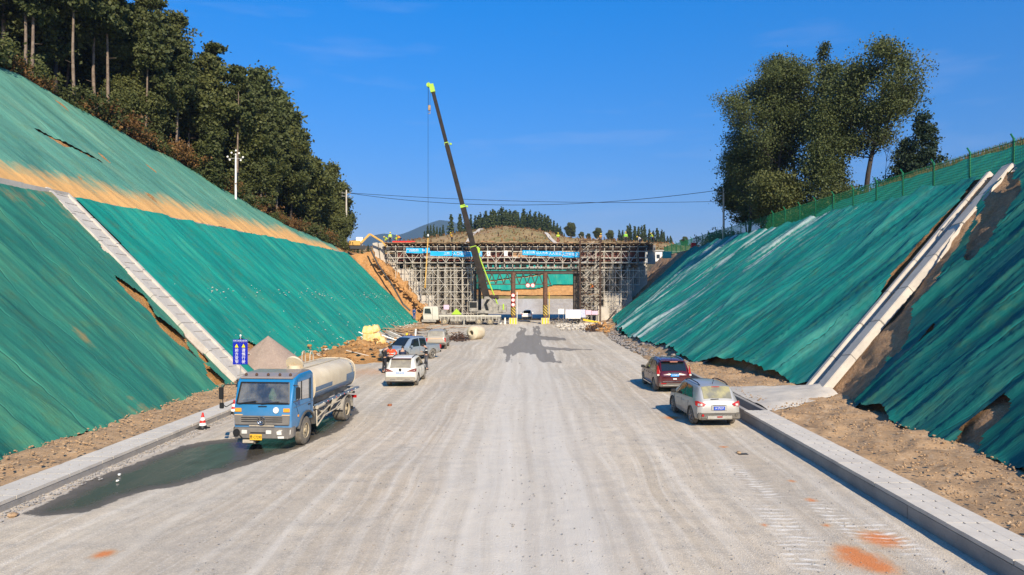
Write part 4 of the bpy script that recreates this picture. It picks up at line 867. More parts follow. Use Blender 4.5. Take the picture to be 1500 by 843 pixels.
for x0, x1, z0, z1, lb in ((4.9, 5.75, 1.6, 2.4, 'small white notice board nearest the striped right column'), (6.0, 8.3, .9, 2.3, 'large white information board right of the portal'), (9.0, 9.95, 1.5, 2.2, 'white notice board left of the pinkish one'), (10.0, 10.95, 1.5, 2.1, 'pinkish notice board, rightmost of the row by the scaffold')):
    t = thing('notice_board', lb, 'board', ((x0 + x1) / 2, YF - 2.6, 0)); w_ = x1 - x0
    b = MB(); b.bb(-w_ / 2, w_ / 2, 0, .04, z0, z1); b.build('panel', M['pink'] if 'pinkish' in lb else M['white'], t)
    for sx_ in (-1, 1): rod(t, 'leg', (sx_ * (w_ / 2 - .06), .08, 0), (sx_ * (w_ / 2 - .06), .08, z1), .03, M['steel'])
    if w_ > 2: b = MB(); b.bb(w_ / 2 + .01, w_ / 2 + .75, 0, .04, z0 + .2, z1); b.build('side_panel', M['lav'], t); b = MB(); b.bb(-w_ / 2, w_ / 2, -.01, -.004, z1 - .16, z1 - .03); b.build('header', M['lav'], t)
    for r_ in range(4): block(t, 'print_line', (0, -.006, z0 + (z1 - z0) * (.2 + .17 * r_)), (w_ * .7, .004, .04), M['lav'])
for x, z, lb, rr_ in ((-6.3, 2.0, 'small pink board above the crane truck', 0),):
    t = thing('notice_board', lb, 'board', (-12.3, YF - 2.0, 0)); b = MB(); b.bb(-.42, .42, 0, .04, 2.3, 3.0); b.build('panel', M['pink'], t); rod(t, 'leg', (0, .06, 0), (0, .06, 2.4), .03, M['steel'])

# ---------------------------------------------------------------- truck crane
M['crane_white'] = paint('dusty off white crane paint', (.62, .60, .52), amt=.7, z0=.3, z1=1.8, base=.25)
M['crane_grey'] = mat('dusty grey crane steel', (.36, .33, .28), (.18, .165, .15), 2.5, .7)
M['boom'] = mat('near black boom paint', (.016, .013, .011), (.035, .026, .020), 1, .65, spec=.2)
M['lime'] = mat('lime green paint', (.34, .52, .03), rough=.5)
cr = thing('truck_crane', 'dusty white and grey truck crane with its long dark boom raised leftwards', 'crane', (0, 104, 0))
def cb(name, mt, f, par=None, **k): b = MB(); f(b); return b.build(name, mt, par or cr, **k)
cab = cb('cab', M['crane_white'], lambda b: b.poly([(-15.5, -1.2, .75), (-15.6, -1.2, 1.5), (-15.45, -1.2, 2.75), (-13.35, -1.2, 2.8), (-13.2, -1.2, .75)], (0, 2.4, 0)), bevel=.08)
cb('side_window', M['glass'], lambda b: b.poly([(-15.35, -1.215, 1.75), (-15.3, -1.215, 2.5), (-14.5, -1.215, 2.5), (-14.3, -1.215, 1.7)], (0, -.012, 0)), cab)
cb('windscreen', M['glass'], lambda b: b.poly([(-15.60, -1.0, 1.6), (-15.5, -1.0, 2.55), (-15.5, 1.0, 2.55), (-15.60, 1.0, 1.6)], (-.03, 0, 0)), cab)
cb('door_gap', M['black'], lambda b: (b.bb(-14.16, -14.13, -1.212, -1.2, .9, 2.65), b.bb(-15.4, -14.15, -1.212, -1.2, 1.55, 1.58)), cab)
cb('mirror', M['black'], lambda b: (b.box((-15.75, -1.45, 2.1), (.15, .12, .55)), b.bar((-15.5, -1.2, 2.5), (-15.75, -1.45, 2.3), .04)), cab)
cb('bumper', M['crane_grey'], lambda b: b.bb(-15.75, -13.6, -1.25, 1.25, .45, .82), bevel=.04)
cb('chassis', M['crane_grey'], lambda b: (b.bb(-13.2, -3.9, -1.15, 1.15, .95, 1.35), b.bb(-13.1, -9.5, -1.2, 1.2, 1.35, 1.62)), bevel=.03)
cb('deck_rail', M['crane_white'], lambda b: b.bb(-13.2, -3.8, -1.26, -1.16, 1.28, 1.5))
for i in range(16): cb('guard_post', M['crane_white'], lambda b: b.bar((-12.9 + i * .56, -1.24, .62), (-12.9 + i * .56, -1.24, 1.3), .07)) if not (4.5 < i < 0) else 0
cb('side_locker', M['crane_grey'], lambda b: b.bb(-11.4, -9.3, -1.2, -.7, .55, .95)); cb('fuel_tank', M['crane_grey'], lambda b: b.tube((-9.0, -.9, .75), (-7.6, -.9, .75), .3, n=12), smooth=1)
cb('warning_triangle', M['lime'], lambda b: b.poly([(-11.3, -1.29, 1.6), (-9.7, -1.29, 1.6), (-10.5, -1.29, 2.5)], (0, .05, 0)))
cb('boom_rest', M['crane_grey'], lambda b: b.bb(-12.9, -12.2, -.5, .5, 1.62, 2.3))
def wheel_mesh(r_, w_, hub=.55):
    b = MB(); Mx = Matrix.Rotation(R(90), 3, 'Y'); b.smooth = True
    prof = [(r_ * hub, -w_ * .5), (r_ * .9, -w_ * .5), (r_, -w_ * .36), (r_, w_ * .36), (r_ * .9, w_ * .5), (r_ * hub, w_ * .5)]
    b.lathe(prof, 24, Mx, cap=False); return b
def rim_mesh(r_, w_, hub=.55, spokes=5, deep=.04, dia=1):
    b = MB(); Mx = Matrix.Rotation(R(90), 3, 'Y')
    for s in (-1, 1):
        b.lathe([(r_ * hub * 1.04, s * w_ * .49), (r_ * hub * .96, s * w_ * .52), (r_ * hub * .88, s * w_ * .42)], 20, Mx, cap=False)
        b.lathe([(r_ * hub * .9, s * w_ * .30), (.01, s * w_ * .30)], 20, Mx, cap=False) if spokes == 0 else None
        b.lathe([(r_ * .17, s * w_ * .2), (r_ * .16, s * w_ * .50), (.005, s * w_ * .52)], 10, Mx, cap=False)
        for k in range(spokes):
            a = 2 * math.pi * k / spokes; u = Vector((0, math.cos(a), math.sin(a))); b.bar(Vector((s * w_ * .42, 0, 0)) + u * r_ * .12, Vector((s * w_ * .44, 0, 0)) + u * r_ * hub * .97, r_ * .13, w_ * .12)
        if spokes == 0:
            for k in range(8):
                a = 2 * math.pi * k / 8; b.tube(Vector((s * w_ * .29, math.cos(a) * r_ * .3, math.sin(a) * r_ * .3)), Vector((s * w_ * .36, math.cos(a) * r_ * .3, math.sin(a) * r_ * .3)), r_ * .05, n=5)
    return b
M['rim'] = mat('dusty alloy rim', (.40, .38, .35), (.30, .27, .24), 5, .45, .5); M['rim_dusty'] = mat('dust covered truck rim', (.46, .38, .26), (.30, .25, .17), 5, .9)
def wheel(parent, c, r_, w_, hub=.58, spokes=5, rz=0, rim='rim', tyre='rubber'):
    o = wheel_mesh(r_, w_, hub).build('wheel', M[tyre], parent, smooth=45); o.location = c; o.rotation_euler = (0, 0, rz)
    b = rim_mesh(r_, w_, hub, spokes); b.build('rim', M[rim], o, smooth=35)
    b = MB(); b.lathe([(r_ * hub, -w_ * .12), (r_ * hub, w_ * .12)], 16, Matrix.Rotation(R(90), 3, 'Y')); b.build('brake_disc', M['black'] if spokes else M[rim], o); return o
for x in (-12.3, -7.15, -5.45):
    for y in (-1.05, 1.05): wheel(cr, (x, y, .56), .56, .34, .55, 0, R(90), 'rim_dusty')
cb('mudguard', M['crane_grey'], lambda b: [b.bar((-12.3 + .7 * math.cos(t), -1.05, .56 + .68 * math.sin(t)), (-12.3 + .7 * math.cos(t + .3), -1.05, .56 + .68 * math.sin(t + .3)), .4, .05) for t in np.arange(.3, 2.7, .3)])
for x in (-4.1, -9.3):
    cb('outrigger', M['crane_grey'], lambda b: (b.bb(x - .18, x + .18, -2.1, 2.1, .75, 1.0), b.bb(x - .12, x + .12, -2.15, -1.9, .12, 1.0), b.tube((x, -2.02, 0.0), (x, -2.02, .14), .32, n=10)))
sup = cb('slewing_deck', M['crane_grey'], lambda b: (b.tube((-6.6, 0, 1.35), (-6.6, 0, 1.75), .8, n=16), b.bb(-8.1, -3.6, -1.0, 1.0, 1.75, 2.2)), bevel=.03)
cb('counterweight', M['crane_grey'], lambda b: b.bb(-4.2, -3.0, -1.15, 1.15, 1.9, 3.0), sup, bevel=.08)
cb('operator_cab', M['crane_grey'], lambda b: b.bb(-8.6, -7.3, -1.3, -.45, 2.0, 3.6), sup, bevel=.1); cb('cab_window', M['glass'], lambda b: b.bb(-8.5, -7.45, -1.32, -1.29, 2.6, 3.45), sup)
cb('winch_drum', M['dark_steel'], lambda b: (b.tube((-4.9, -.7, 3.0), (-4.9, .7, 3.0), .42, n=14), b.tube((-5.3, -.6, 4.3), (-4.4, .5, 4.1), .30, n=10)), sup)
cb('frame_plate', M['crane_grey'], lambda b: [b.poly([(-6.9, s, 2.0), (-4.1, s, 2.0), (-4.3, s, 3.1), (-5.7, s, 4.3), (-6.3, s, 4.3)], (0, .12, 0)) for s in (-.75, .63)], sup)
cb('hose_bundle', M['black'], lambda b: [b.path([(-6.0 + k * .1, -.9, 2.2), (-6.3 + k * .1, -.95, 3.2), (-5.9 + k * .12, -.9, 3.9)], .05) for k in range(4)], sup)
cb('exhaust_stack', M['lime'], lambda b: b.bb(-3.55, -3.35, -1.2, -1.1, 2.3, 3.2), sup)
tip = Vector((-14.35, 0, 36.0)); piv = Vector((-5.75, 0, 3.0)); ax = (tip - piv).normalized()
def along(z): return piv + (tip - piv) * ((z - piv.z) / (tip.z - piv.z))
bm_root = None
for i, (za, zb_, w_) in enumerate(((2.6, 11.6, 1.0), (11.6, 17.9, .78), (17.9, 27.4, .64), (27.4, 36.0, .52))):
    cb('boom_section', M['boom'], lambda b: b.bar(along(za), along(zb_ + (.3 if i < 3 else 0)), w_, w_ * 1.02), bevel=.06)
    if i: cb('boom_collar', M['lime'], lambda b: (b.bar(along(za - .1), along(za + .35), w_ * 1.22, w_ * 1.25), b.box(along(za) + Vector((.6, -.1, .1)), (.3, .3, .3))), bevel=.03)
cb('boom_head', M['lime'], lambda b: (b.bar(along(35.4), along(36.6), .7, .7), b.poly([(-14.9, -.3, 36.9), (-14.0, -.3, 36.2), (-13.9, -.3, 35.4), (-14.6, -.3, 35.6)], (0, .6, 0)), b.tube((-14.9, -.25, 36.5), (-14.9, .25, 36.5), .32, n=12)))
cb('lift_cylinder', M['lime'], lambda b: b.tube((-4.35, 0, 3.0), along(11.2) + Vector((.55, 0, -.4)), .11, n=10), smooth=1)
cb('lift_cylinder_bracket', M['lime'], lambda b: b.box(along(11.3) + Vector((.45, -.1, 0)), (.8, .5, .8)))
hk = Vector((-14.75, -.1, 33.0))
cb('hook_block', M['timber'], lambda b: (b.box(hk, (.36, .3, .8)), b.path([hk + Vector((0, 0, -.4)), hk + Vector((.15, 0, -.7)), hk + Vector((0, 0, -.95)), hk + Vector((-.18, 0, -.8))], .05)), bevel=.05)
cb('hoist_rope', M['black'], lambda b: (b.tube((-14.85, -.15, 36.4), hk + Vector((-.1, 0, .4)), .02, n=4), b.tube((-14.6, -.15, 36.0), hk + Vector((.1, 0, .4)), .02, n=4)))
cb('pendant_rope', M['black'], lambda b: b.tube((-14.97, 0, 36.3), (-14.97, 0, 13.8), .022, n=4))
cb('signal_ball', M['white'], lambda b: b.lathe([(.02, -.22), (.12, -.14), (.15, 0), (.12, .14), (.02, .22)], 10, Matrix.Identity(3)), loc=(-14.97, 0, 13.6)).rotation_euler = (0, 0, 0)
b = MB(); b.bar((-14.95, 0, 13.2), (-15.45, .2, 5.6), .14, .14); b.build('hoisted_beam', mat('orange yellow beam', (.62, .32, .04), (.75, .5, .2), 2), label='orange yellow beam hanging tilted from the crane rope', cat='beam').location = (0, 103.9, 0)
# ---------------------------------------------------------------- cars (local: +Y forward, origin on the ground at the middle)
def loft_body(st, mt, parent, arches, ar, name='body', cut_box=None, half=1.0):
    # st: (y, zb, w, zbelt, wr, zr)
    b = MB(); rings = []
    def ring(s):
        y, zb, w_, zt, wr, zr = s; h_ = zt - zb
        pts = [(w_ * .80, zb), (w_ * .95, zb + .05), (w_ * .99, zb + .16 * h_ + .03), (w_, zb + .5 * h_), (w_ * .985, zb + .78 * h_), (w_ * .955, zt), ((w_ * .955 + wr) / 2 + .012, (zt + zr - .06) / 2), (wr, zr - .075), (wr - .035, zr - .03), (wr - .12, zr), (wr * .45, zr + .022)]
        return [(x, y, z) for x, z in pts] + [(-x, y, z) for x, z in reversed(pts)]
    R_ = [ring(s) for s in st]; n_ = len(R_[0])
    for r_ in R_: b.v += r_
    for j in range(len(R_) - 1):
        for k in range(n_): b.f.append((j * n_ + k, j * n_ + (k + 1) % n_, (j + 1) * n_ + (k + 1) % n_, (j + 1) * n_ + k)); b.m.append(0)
    b.f.append(tuple(range(n_ - 1, -1, -1))); b.f.append(tuple((len(R_) - 1) * n_ + k for k in range(n_))); b.m += [0, 0]
    o = b.build(name, mt, parent); me = o.data
    bm = bmesh.new(); bm.from_mesh(me); bmesh.ops.recalc_face_normals(bm, faces=bm.faces); bm.to_mesh(me); bm.free()
    tmp = []
    for y in arches:
        c = MB(); c.tube((-2, y, ar * .98), (2, y, ar * .98), ar * 1.13, n=28); t = c.build('tmp', mt, parent); tmp.append(t)
    if cut_box: c = MB(); c.bb(*cut_box); tmp.append(c.build('tmp', mt, parent))
    for t in tmp:
        bm = bmesh.new(); bm.from_mesh(t.data); bmesh.ops.recalc_face_normals(bm, faces=bm.faces); bm.to_mesh(t.data); bm.free()
        md = o.modifiers.new('b', 'BOOLEAN'); md.operation = 'DIFFERENCE'; md.object = t; md.solver = 'EXACT'
    m2 = evalmesh(o, name); o.modifiers.clear(); o.data = m2
    for t in tmp: bpy.data.objects.remove(t)
    m2.polygons.foreach_set('use_smooth', [True] * len(m2.polygons)); m2.set_sharp_from_angle(angle=R(32))
    return o
def interp(st, y):
    ys_ = [s[0] for s in st]; return [float(np.interp(y, ys_, [s[i] for s in st])) for i in range(6)]
def side_pt(st, y, t, sd, off=.014):
    _, zb, w_, zt, wr, zr = interp(st, y); p0 = (w_ * .955, zt); p1 = ((w_ * .955 + wr) / 2 + .012, (zt + zr - .06) / 2); p2 = (wr, zr - .075)
    x, z = (p0[0] + (p1[0] - p0[0]) * t * 2, p0[1] + (p1[1] - p0[1]) * t * 2) if t < .5 else (p1[0] + (p2[0] - p1[0]) * (t - .5) * 2, p1[1] + (p2[1] - p1[1]) * (t - .5) * 2)
    return (sd * (x + off), y, z + off * .3)
def side_glass(st, quad_, mt, parent, name='side_window', nx=7, nz=4, both=True, off=.014):
    for sd in ((1, -1) if both else (1,)):
        b = MB(); (a, at), (c, ct), (d, dt), (e, et) = quad_; vs = []
        for i in range(nx):
            f = i / (nx - 1)
            for j in range(nz):
                g = j / (nz - 1); y = (a * (1 - f) + c * f) * (1 - g) + (e * (1 - f) + d * f) * g; t = (at * (1 - f) + ct * f) * (1 - g) + (et * (1 - f) + dt * f) * g
                vs.append(side_pt(st, y, t, sd, off))
        b.add(vs, [(i * nz + j, (i + 1) * nz + j, (i + 1) * nz + j + 1, i * nz + j + 1) for i in range(nx - 1) for j in range(nz - 1)])
        b.build(name, mt, parent, smooth=60)
def top_pt(st, y, s, off):
    _, zb, w_, zt, wr, zr = interp(st, y); x = s * (wr - .06)
    a = abs(x); z = float(np.interp(a, [0, wr * .45, wr - .12, wr - .035, wr], [zr + .024, zr + .022, zr, zr - .03, zr - .075])); return Vector((x, y, z)) + off
def top_glass(st, y0, y1, s0, s1, mt, parent, name, off=(0, -.012, .012), n1=6, n2=9):
    b = MB(); off = Vector(off); vs = []
    for i in range(n1):
        f = i / (n1 - 1); y = y0 + (y1 - y0) * f; s = s0 + (s1 - s0) * f
        for j in range(n2): vs.append(top_pt(st, y, -s + 2 * s * j / (n2 - 1), off))
    b.add(vs, [(i * n2 + j, (i + 1) * n2 + j, (i + 1) * n2 + j + 1, i * n2 + j + 1) for i in range(n1 - 1) for j in range(n2 - 1)])
    return b.build(name, mt, parent, smooth=60)
def arc_trim(parent, y, r_, x, mt, w_=.07, name='arch_trim', a0=-.15, a1=math.pi + .15):
    for sd in (-1, 1):
        b = MB(); n_ = 14
        for k in range(n_):
            t0 = a0 + (a1 - a0) * k / n_; t1 = a0 + (a1 - a0) * (k + 1) / n_
            b.bar((sd * x, y + r_ * math.cos(t0), .33 + r_ * math.sin(t0)), (sd * x, y + r_ * math.cos(t1), .33 + r_ * math.sin(t1)), .05, w_)
        b.build(name, mt, parent)
def glow(name, c, e=0, rough=.25): return mat(name, c, rough=rough, spec=.6)
M['tail'] = glow('red lamp glass', (.42, .012, .012)); M['lampclear'] = glow('clear lamp glass', (.62, .60, .55)); M['amber'] = glow('amber lamp glass', (.75, .32, .03))
M['plate_blue'] = mat('blue number plate', (.015, .07, .42), rough=.4); M['plate_pale'] = mat('dusty number plate', (.30, .38, .55), rough=.5); M['plate_yellow'] = mat('yellow number plate', (.72, .42, .03), rough=.5)
M['chrome'] = mat('chrome trim', (.62, .62, .62), rough=.15, metal=1)
M['trim'] = paint('grey plastic cladding', (.045, .045, .047), amt=.35, rough=.7, z0=.2, z1=.7, base=.12, coat=0)
def bx(parent, name, mt, *bs, bev=.012, rot=None, **k):
    b = MB()
    for (c, d) in bs: b.box(c, d, rot)
    return b.build(name, mt, parent, bevel=bev, **k)
def car(name, label, cat, loc, rz, st, pm, rearglass, wins, axles, wr=.34, track=None, trim=None, wrap=None, spokes=5, rw=.22, glass=None, wind=None, cut_box=None, rear_g=None):
    t = thing(name, label, cat, loc, rz)
    body = loft_body(st, pm, t, axles, wr, cut_box=cut_box)
    gl = glass or M['glass']
    for q in wins: side_glass(st, q, gl, t)
    if rearglass: top_glass(st, *rearglass, rear_g or gl, t, 'rear_window', (0, -.014, .008))
    if wind: top_glass(st, *wind, gl, t, 'windscreen', (0, .012, .012))
    w_ = max(s[2] for s in st); tk = track or (w_ - rw / 2 - .02)
    for y in axles:
        for sd in (-1, 1): wheel(t, (sd * tk, y, wr), wr, rw, .62, spokes)
    bx(t, 'underbody', M['black'], ((0, (axles[0] + axles[1]) / 2, .42), (2 * (tk - rw / 2 - .03), axles[1] - axles[0] + 1.3, .36)), bev=0)
    # door gaps and handles
    for y in (.62, -.32): side_glass(st, ((y - .008, -.0), (y + .008, -.0), (y + .008, .06), (y - .008, .06)), M['black'], t, 'door_gap', 2, 2)
    for sd in (-1, 1):
        for y in (.75 + .0, -.22, .63):
            s_ = interp(st, y)
            if y != .75: bx(t, 'door_handle', M['black'] if y > .7 else pm, ((sd * (s_[2] * .985 + .01), y - .12, s_[1] + (s_[3] - s_[1]) * .80), (.03, .17, .03)), bev=.005)
            else:
                for yy in (1.02, -.02, .0 - .98):
                    s_ = interp(st, yy)
                    for zf in ((.25, .5), (.5, .9)): b = MB(); b.bar((sd * (s_[2] * .996 + .001), yy, s_[1] + (s_[3] - s_[1]) * zf[0]), (sd * (s_[2] * .985 + .002), yy, s_[1] + (s_[3] - s_[1]) * zf[1]), .012, .01); b.build('door_gap', M['black'], t)
        b = MB(); ym = wins[0][1][0] - .12; s_ = interp(st, ym); b.box((sd * (s_[2] + .10), ym, s_[3] + .10), (.20, .10, .15)); b.bar((sd * (s_[2] * .95), ym, s_[3] + .03), (sd * (s_[2] + .06), ym, s_[3] + .08), .04); b.build('wing_mirror', M['black'] if wrap == 'blackmirror' else pm, t, bevel=.02)
    return t, body
def plate(t, y, z, txt, mt, fg='white', w_=.44, facing=-1, h_=.14):
    b = MB(); b.box((0, y, z), (w_, .012, h_)); p = b.build('number_plate', mt, t)
    text(txt, h_ * .78, M[fg], 'lettering', p, (0, y + facing * .010, z), (R(90), 0, 0 if facing < 0 else R(180)), sx=.9)
    return p
def rails(t, st, y0, y1, mt, h_=.05, x=None):
    for sd in (-1, 1):
        pts = []
        for k in range(7):
            y = y0 + (y1 - y0) * k / 6; s_ = interp(st, y); pts.append(Vector((sd * ((s_[4]) - .10), y, s_[5] + (.01 if k in (0, 6) else h_))))
        b = MB(); b.path(pts, .022); b.build('roof_rail', mt, t)
# silver crossover, near right
stS = [(-2.16, .50, .66, .80, .60, .86), (-2.13, .36, .76, .86, .70, .95), (-2.06, .30, .84, .93, .72, 1.04), (-1.95, .28, .87, .95, .70, 1.16), (-1.80, .27, .88, .97, .68, 1.38), (-1.66, .26, .885, .99, .665, 1.53), (-1.45, .26, .89, .99, .66, 1.575), (-.9, .25, .89, .97, .67, 1.60), (-.2, .25, .89, .95, .67, 1.615), (.4, .25, .885, .94, .66, 1.57), (.75, .25, .88, .93, .64, 1.45), (1.15, .26, .88, .93, .70, 1.18), (1.4, .26, .875, .91, .74, 1.02), (1.75, .27, .86, .86, .72, .93), (2.0, .32, .80, .76, .66, .82), (2.13, .40, .68, .66, .56, .70)]
M['silver'] = paint('dusty silver car paint', (.46, .46, .45), rough=.35, metal=.45, amt=.6, z0=.2, z1=1.1, base=.12)
M['glass_dusty'] = mat('dusty rear glass', (.17, .165, .13), (.32, .29, .15), 2.6, .35, lo=.45, hi=.62)
cs, bd = car('parked_car', 'silver crossover parked along the right kerb, nearer of the two on the right', 'car', (7.38, 28.75, 0), R(3.5), stS, M['silver'], (-2.00, -1.66, .86, .93),
             [((-.32, .10), (.92, .06), (.42, .93), (-.34, .95)), ((-1.42, .16), (-.40, .10), (-.42, .94), (-1.02, .90))], (-1.30, 1.30), wr=.345, wind=(.42, 1.12, .9, .95), wrap='blackmirror', rear_g=M['glass_dusty'])
for y in (-1.30, 1.30): arc_trim(cs, y, .40, .875, M['trim'], .05)
bx(cs, 'rear_bumper', M['trim'], ((0, -2.14, .46), (1.52, .14, .24)), ((-.72, -2.08, .46), (.24, .22, .26)), ((.72, -2.08, .46), (.24, .22, .26)), bev=.04)
bx(cs, 'skid_plate', M['silver'], ((0, -2.21, .42), (1.02, .06, .17)), bev=.03)
bx(cs, 'rear_reflector', M['tail'], ((0, -2.25, .44), (.22, .02, .05)))
for sd in (-1, 1):
    bx(cs, 'fog_lamp', M['tail'] if sd < 0 else M['trim'], ((sd * .66, -2.22, .50), (.10, .03, .10)), bev=.02)
    b = MB(); b.poly([(sd * .50, -2.135, .93), (sd * .80, -2.04, 1.04), (sd * .885, -1.90, 1.02), (sd * .885, -1.93, .86), (sd * .80, -2.09, .82), (sd * .60, -2.16, .85)], (0, -.03, .0)); o = b.build('tail_lamp', M['tail'], cs, bevel=.01)
    b = MB(); b.box((sd * .70, -2.145, .90), (.09, .03, .08)); b.build('reversing_lamp', M['lampclear'], o, bevel=.01)
bx(cs, 'plate_recess', M['silver'], ((0, -2.165, .78), (.62, .03, .22)), bev=.015); plate(cs, -2.19, .765, 'A·57L57', M['plate_blue']); bx(cs, 'boot_handle', M['chrome'], ((0, -2.18, .885), (.56, .03, .03)))
bx(cs, 'brake_lamp', M['tail'], ((0, -1.71, 1.535), (.34, .03, .03))); b = MB(); b.bar((.02, -2.03, 1.10), (-.30, -2.05, 1.09), .03); b.build('rear_wiper', M['black'], cs)
rails(cs, stS, -1.5, .3, M['black'], .06); b = MB(); b.tube((0, -1.35, 1.6), (.0, -1.5, 1.78), .012, n=5); b.build('aerial', M['black'], cs)
# dark red SUV
stR = [(-2.27, .42, .68, .86, .64, .90), (-2.22, .34, .80, .95, .74, 1.02), (-2.12, .30, .87, 1.0, .76, 1.12), (-1.98, .28, .895, 1.02, .74, 1.36), (-1.86, .28, .90, 1.03, .70, 1.55), (-1.72, .27, .905, 1.03, .69, 1.63), (-1.1, .27, .91, 1.01, .69, 1.67), (-.2, .27, .91, .99, .69, 1.675), (.4, .27, .905, .98, .68, 1.62), (.8, .27, .90, .97, .66, 1.46), (1.2, .28, .90, .97, .72, 1.18), (1.45, .28, .89, .96, .76, 1.07), (1.85, .30, .87, .90, .72, .97), (2.1, .36, .80, .80, .64, .86), (2.25, .42, .68, .66, .56, .72)]
M['maroon'] = paint('dusty dark red car paint', (.075, .005, .012), rough=.2, metal=.1, amt=.22, z0=.2, z1=.9, base=.01)
cr2, bd = car('parked_car', 'dark red SUV parked by the open drain, farther of the two on the right', 'car', (7.62, 37.75, 0), R(2.5), stR, M['maroon'], (-2.12, -1.82, .93, .97),
              [((-.32, .08), (.98, .05), (.45, .93), (-.34, .95)), ((-1.62, .20), (-.40, .08), (-.42, .94), (-1.2, .92))], (-1.32, 1.30), wr=.35, wind=(.44, 1.15, .9, .95), wrap='blackmirror')
bx(cr2, 'rear_bumper', M['trim'], ((0, -2.24, .44), (1.62, .12, .22)), bev=.04); bx(cr2, 'bumper_chrome', M['chrome'], ((0, -2.31, .60), (1.3, .03, .035))); bx(cr2, 'skid_plate', M['crane_grey'], ((0, -2.31, .40), (1.3, .03, .05)))
for sd in (-1, 1):
    b = MB(); b.poly([(sd * .755, -2.13, 1.06), (sd * .80, -2.02, 1.40), (sd * .86, -1.90, 1.40), (sd * .905, -2.02, 1.06), (sd * .90, -2.08, .96), (sd * .78, -2.16, .96)], (0, -.04, .01)); o = b.build('tail_lamp', M['tail'], cr2, bevel=.01)
    bx(o, 'reversing_lamp', M['lampclear'], ((sd * .84, -2.16, .93), (.13, .05, .09)))
    bx(cr2, 'rear_reflector', M['tail'], ((sd * .60, -2.31, .50), (.30, .02, .05)))
plate(cr2, -2.285, .93, 'U·3683', mat('sunlit blue plate', (.03, .25, .62), rough=.4)); bx(cr2, 'plate_garnish', M['chrome'], ((0, -2.26, 1.045), (.74, .03, .045))); bx(cr2, 'boot_sticker', M['white'], ((0, -2.30, .74), (.20, .012, .07)))
bx(cr2, 'spoiler', M['maroon'], ((0, -1.92, 1.64), (1.2, .22, .04)), bev=.015); bx(cr2, 'brake_lamp', mat('orange pink lamp', (.75, .35, .25)), ((0, -2.04, 1.60), (.42, .03, .03)))
rails(cr2, stR, -1.7, .3, M['chrome'], .06); b = MB(); b.tube((0, -1.5, 1.69), (0, -1.62, 1.82), .012, n=5); b.build('aerial', M['black'], cr2)
for sd in (-1, 1): bx(cr2, 'side_step', M['chrome'], ((sd * .93, 0, .33), (.07, 1.8, .05)), bev=.01)
# white SUV, centre left
stW = [(-2.12, .40, .70, .82, .60, .90), (-2.08, .32, .80, .92, .72, .98), (-2.0, .30, .85, .97, .71, 1.06), (-1.86, .28, .87, .98, .69, 1.26), (-1.7, .27, .875, .99, .67, 1.46), (-1.58, .26, .88, 1.0, .655, 1.535), (-1.0, .26, .88, .98, .66, 1.575), (-.1, .26, .88, .96, .66, 1.58), (.45, .26, .88, .95, .65, 1.53), (.8, .26, .88, .94, .64, 1.42), (1.15, .27, .875, .94, .70, 1.17), (1.4, .27, .87, .93, .74, 1.03), (1.75, .28, .85, .88, .70, .95), (2.0, .34, .78, .78, .62, .84), (2.12, .42, .66, .64, .54, .70)]
M['car_white'] = paint('dusty white car paint', (.80, .76, .66), rough=.3, amt=.5, z0=.2, z1=.9, base=.10)
M['glass_grey'] = mat('grey dusty glass', (.20, .18, .15), (.28, .255, .20), 3, .3)
cw, bd = car('parked_car', 'dusty white SUV seen from behind beside the standing men', 'car', (-6.95, 39.7, 0), R(0), stW, M['car_white'], (-2.02, -1.62, .88, .93),
             [((-.32, .08), (.95, .05), (.45, .93), (-.34, .95)), ((-1.45, .18), (-.40, .08), (-.42, .94), (-1.1, .9))], (-1.28, 1.28), wr=.34, wind=(.44, 1.12, .9, .95), wrap='blackmirror', rear_g=M['glass_grey'])
for y in (-1.28, 1.28): arc_trim(cw, y, .395, .865, M['trim'], .05)
bx(cw, 'rear_bumper', paint('dust covered bumper', (.12, .11, .10), amt=.8, z0=.2, z1=.8, base=.5, rough=.8, coat=0), ((0, -2.10, .44), (1.66, .14, .26)), bev=.04); bx(cw, 'skid_plate', M['crane_grey'], ((0, -2.18, .38), (1.5, .03, .06)), ((-.4, -2.18, .46), (.3, .03, .04)), ((.4, -2.18, .46), (.3, .03, .04)))
M['tail_dusty'] = mat('dusty dark red lamp', (.16, .03, .03), (.22, .07, .05), 8, .4)
for sd in (-1, 1):
    b = MB(); b.poly([(sd * .36, -2.13, .875), (sd * .60, -2.10, .985), (sd * .80, -2.04, 1.03), (sd * .875, -1.90, 1.02), (sd * .87, -1.95, .86), (sd * .78, -2.09, .85)], (0, -.03, .0)); b.build('tail_lamp', M['tail_dusty'], cw, bevel=.008)
plate(cw, -2.135, .80, 'C·8F26', M['plate_pale']); b = MB(); Mx = Matrix.Rotation(R(90), 3, 'X'); b.lathe([(.075, 2.08), (.085, 2.12), (.06, 2.13)], 16, Mx); o = b.build('badge', M['black'], cw); o.location = (0, 0, .96)
bx(cw, 'brake_lamp', M['tail_dusty'], ((0, -1.66, 1.50), (.34, .03, .025)), ((0, -1.72, 1.545), (1.1, .2, .02)))
rails(cw, stW, -1.5, .3, M['black'], .04)
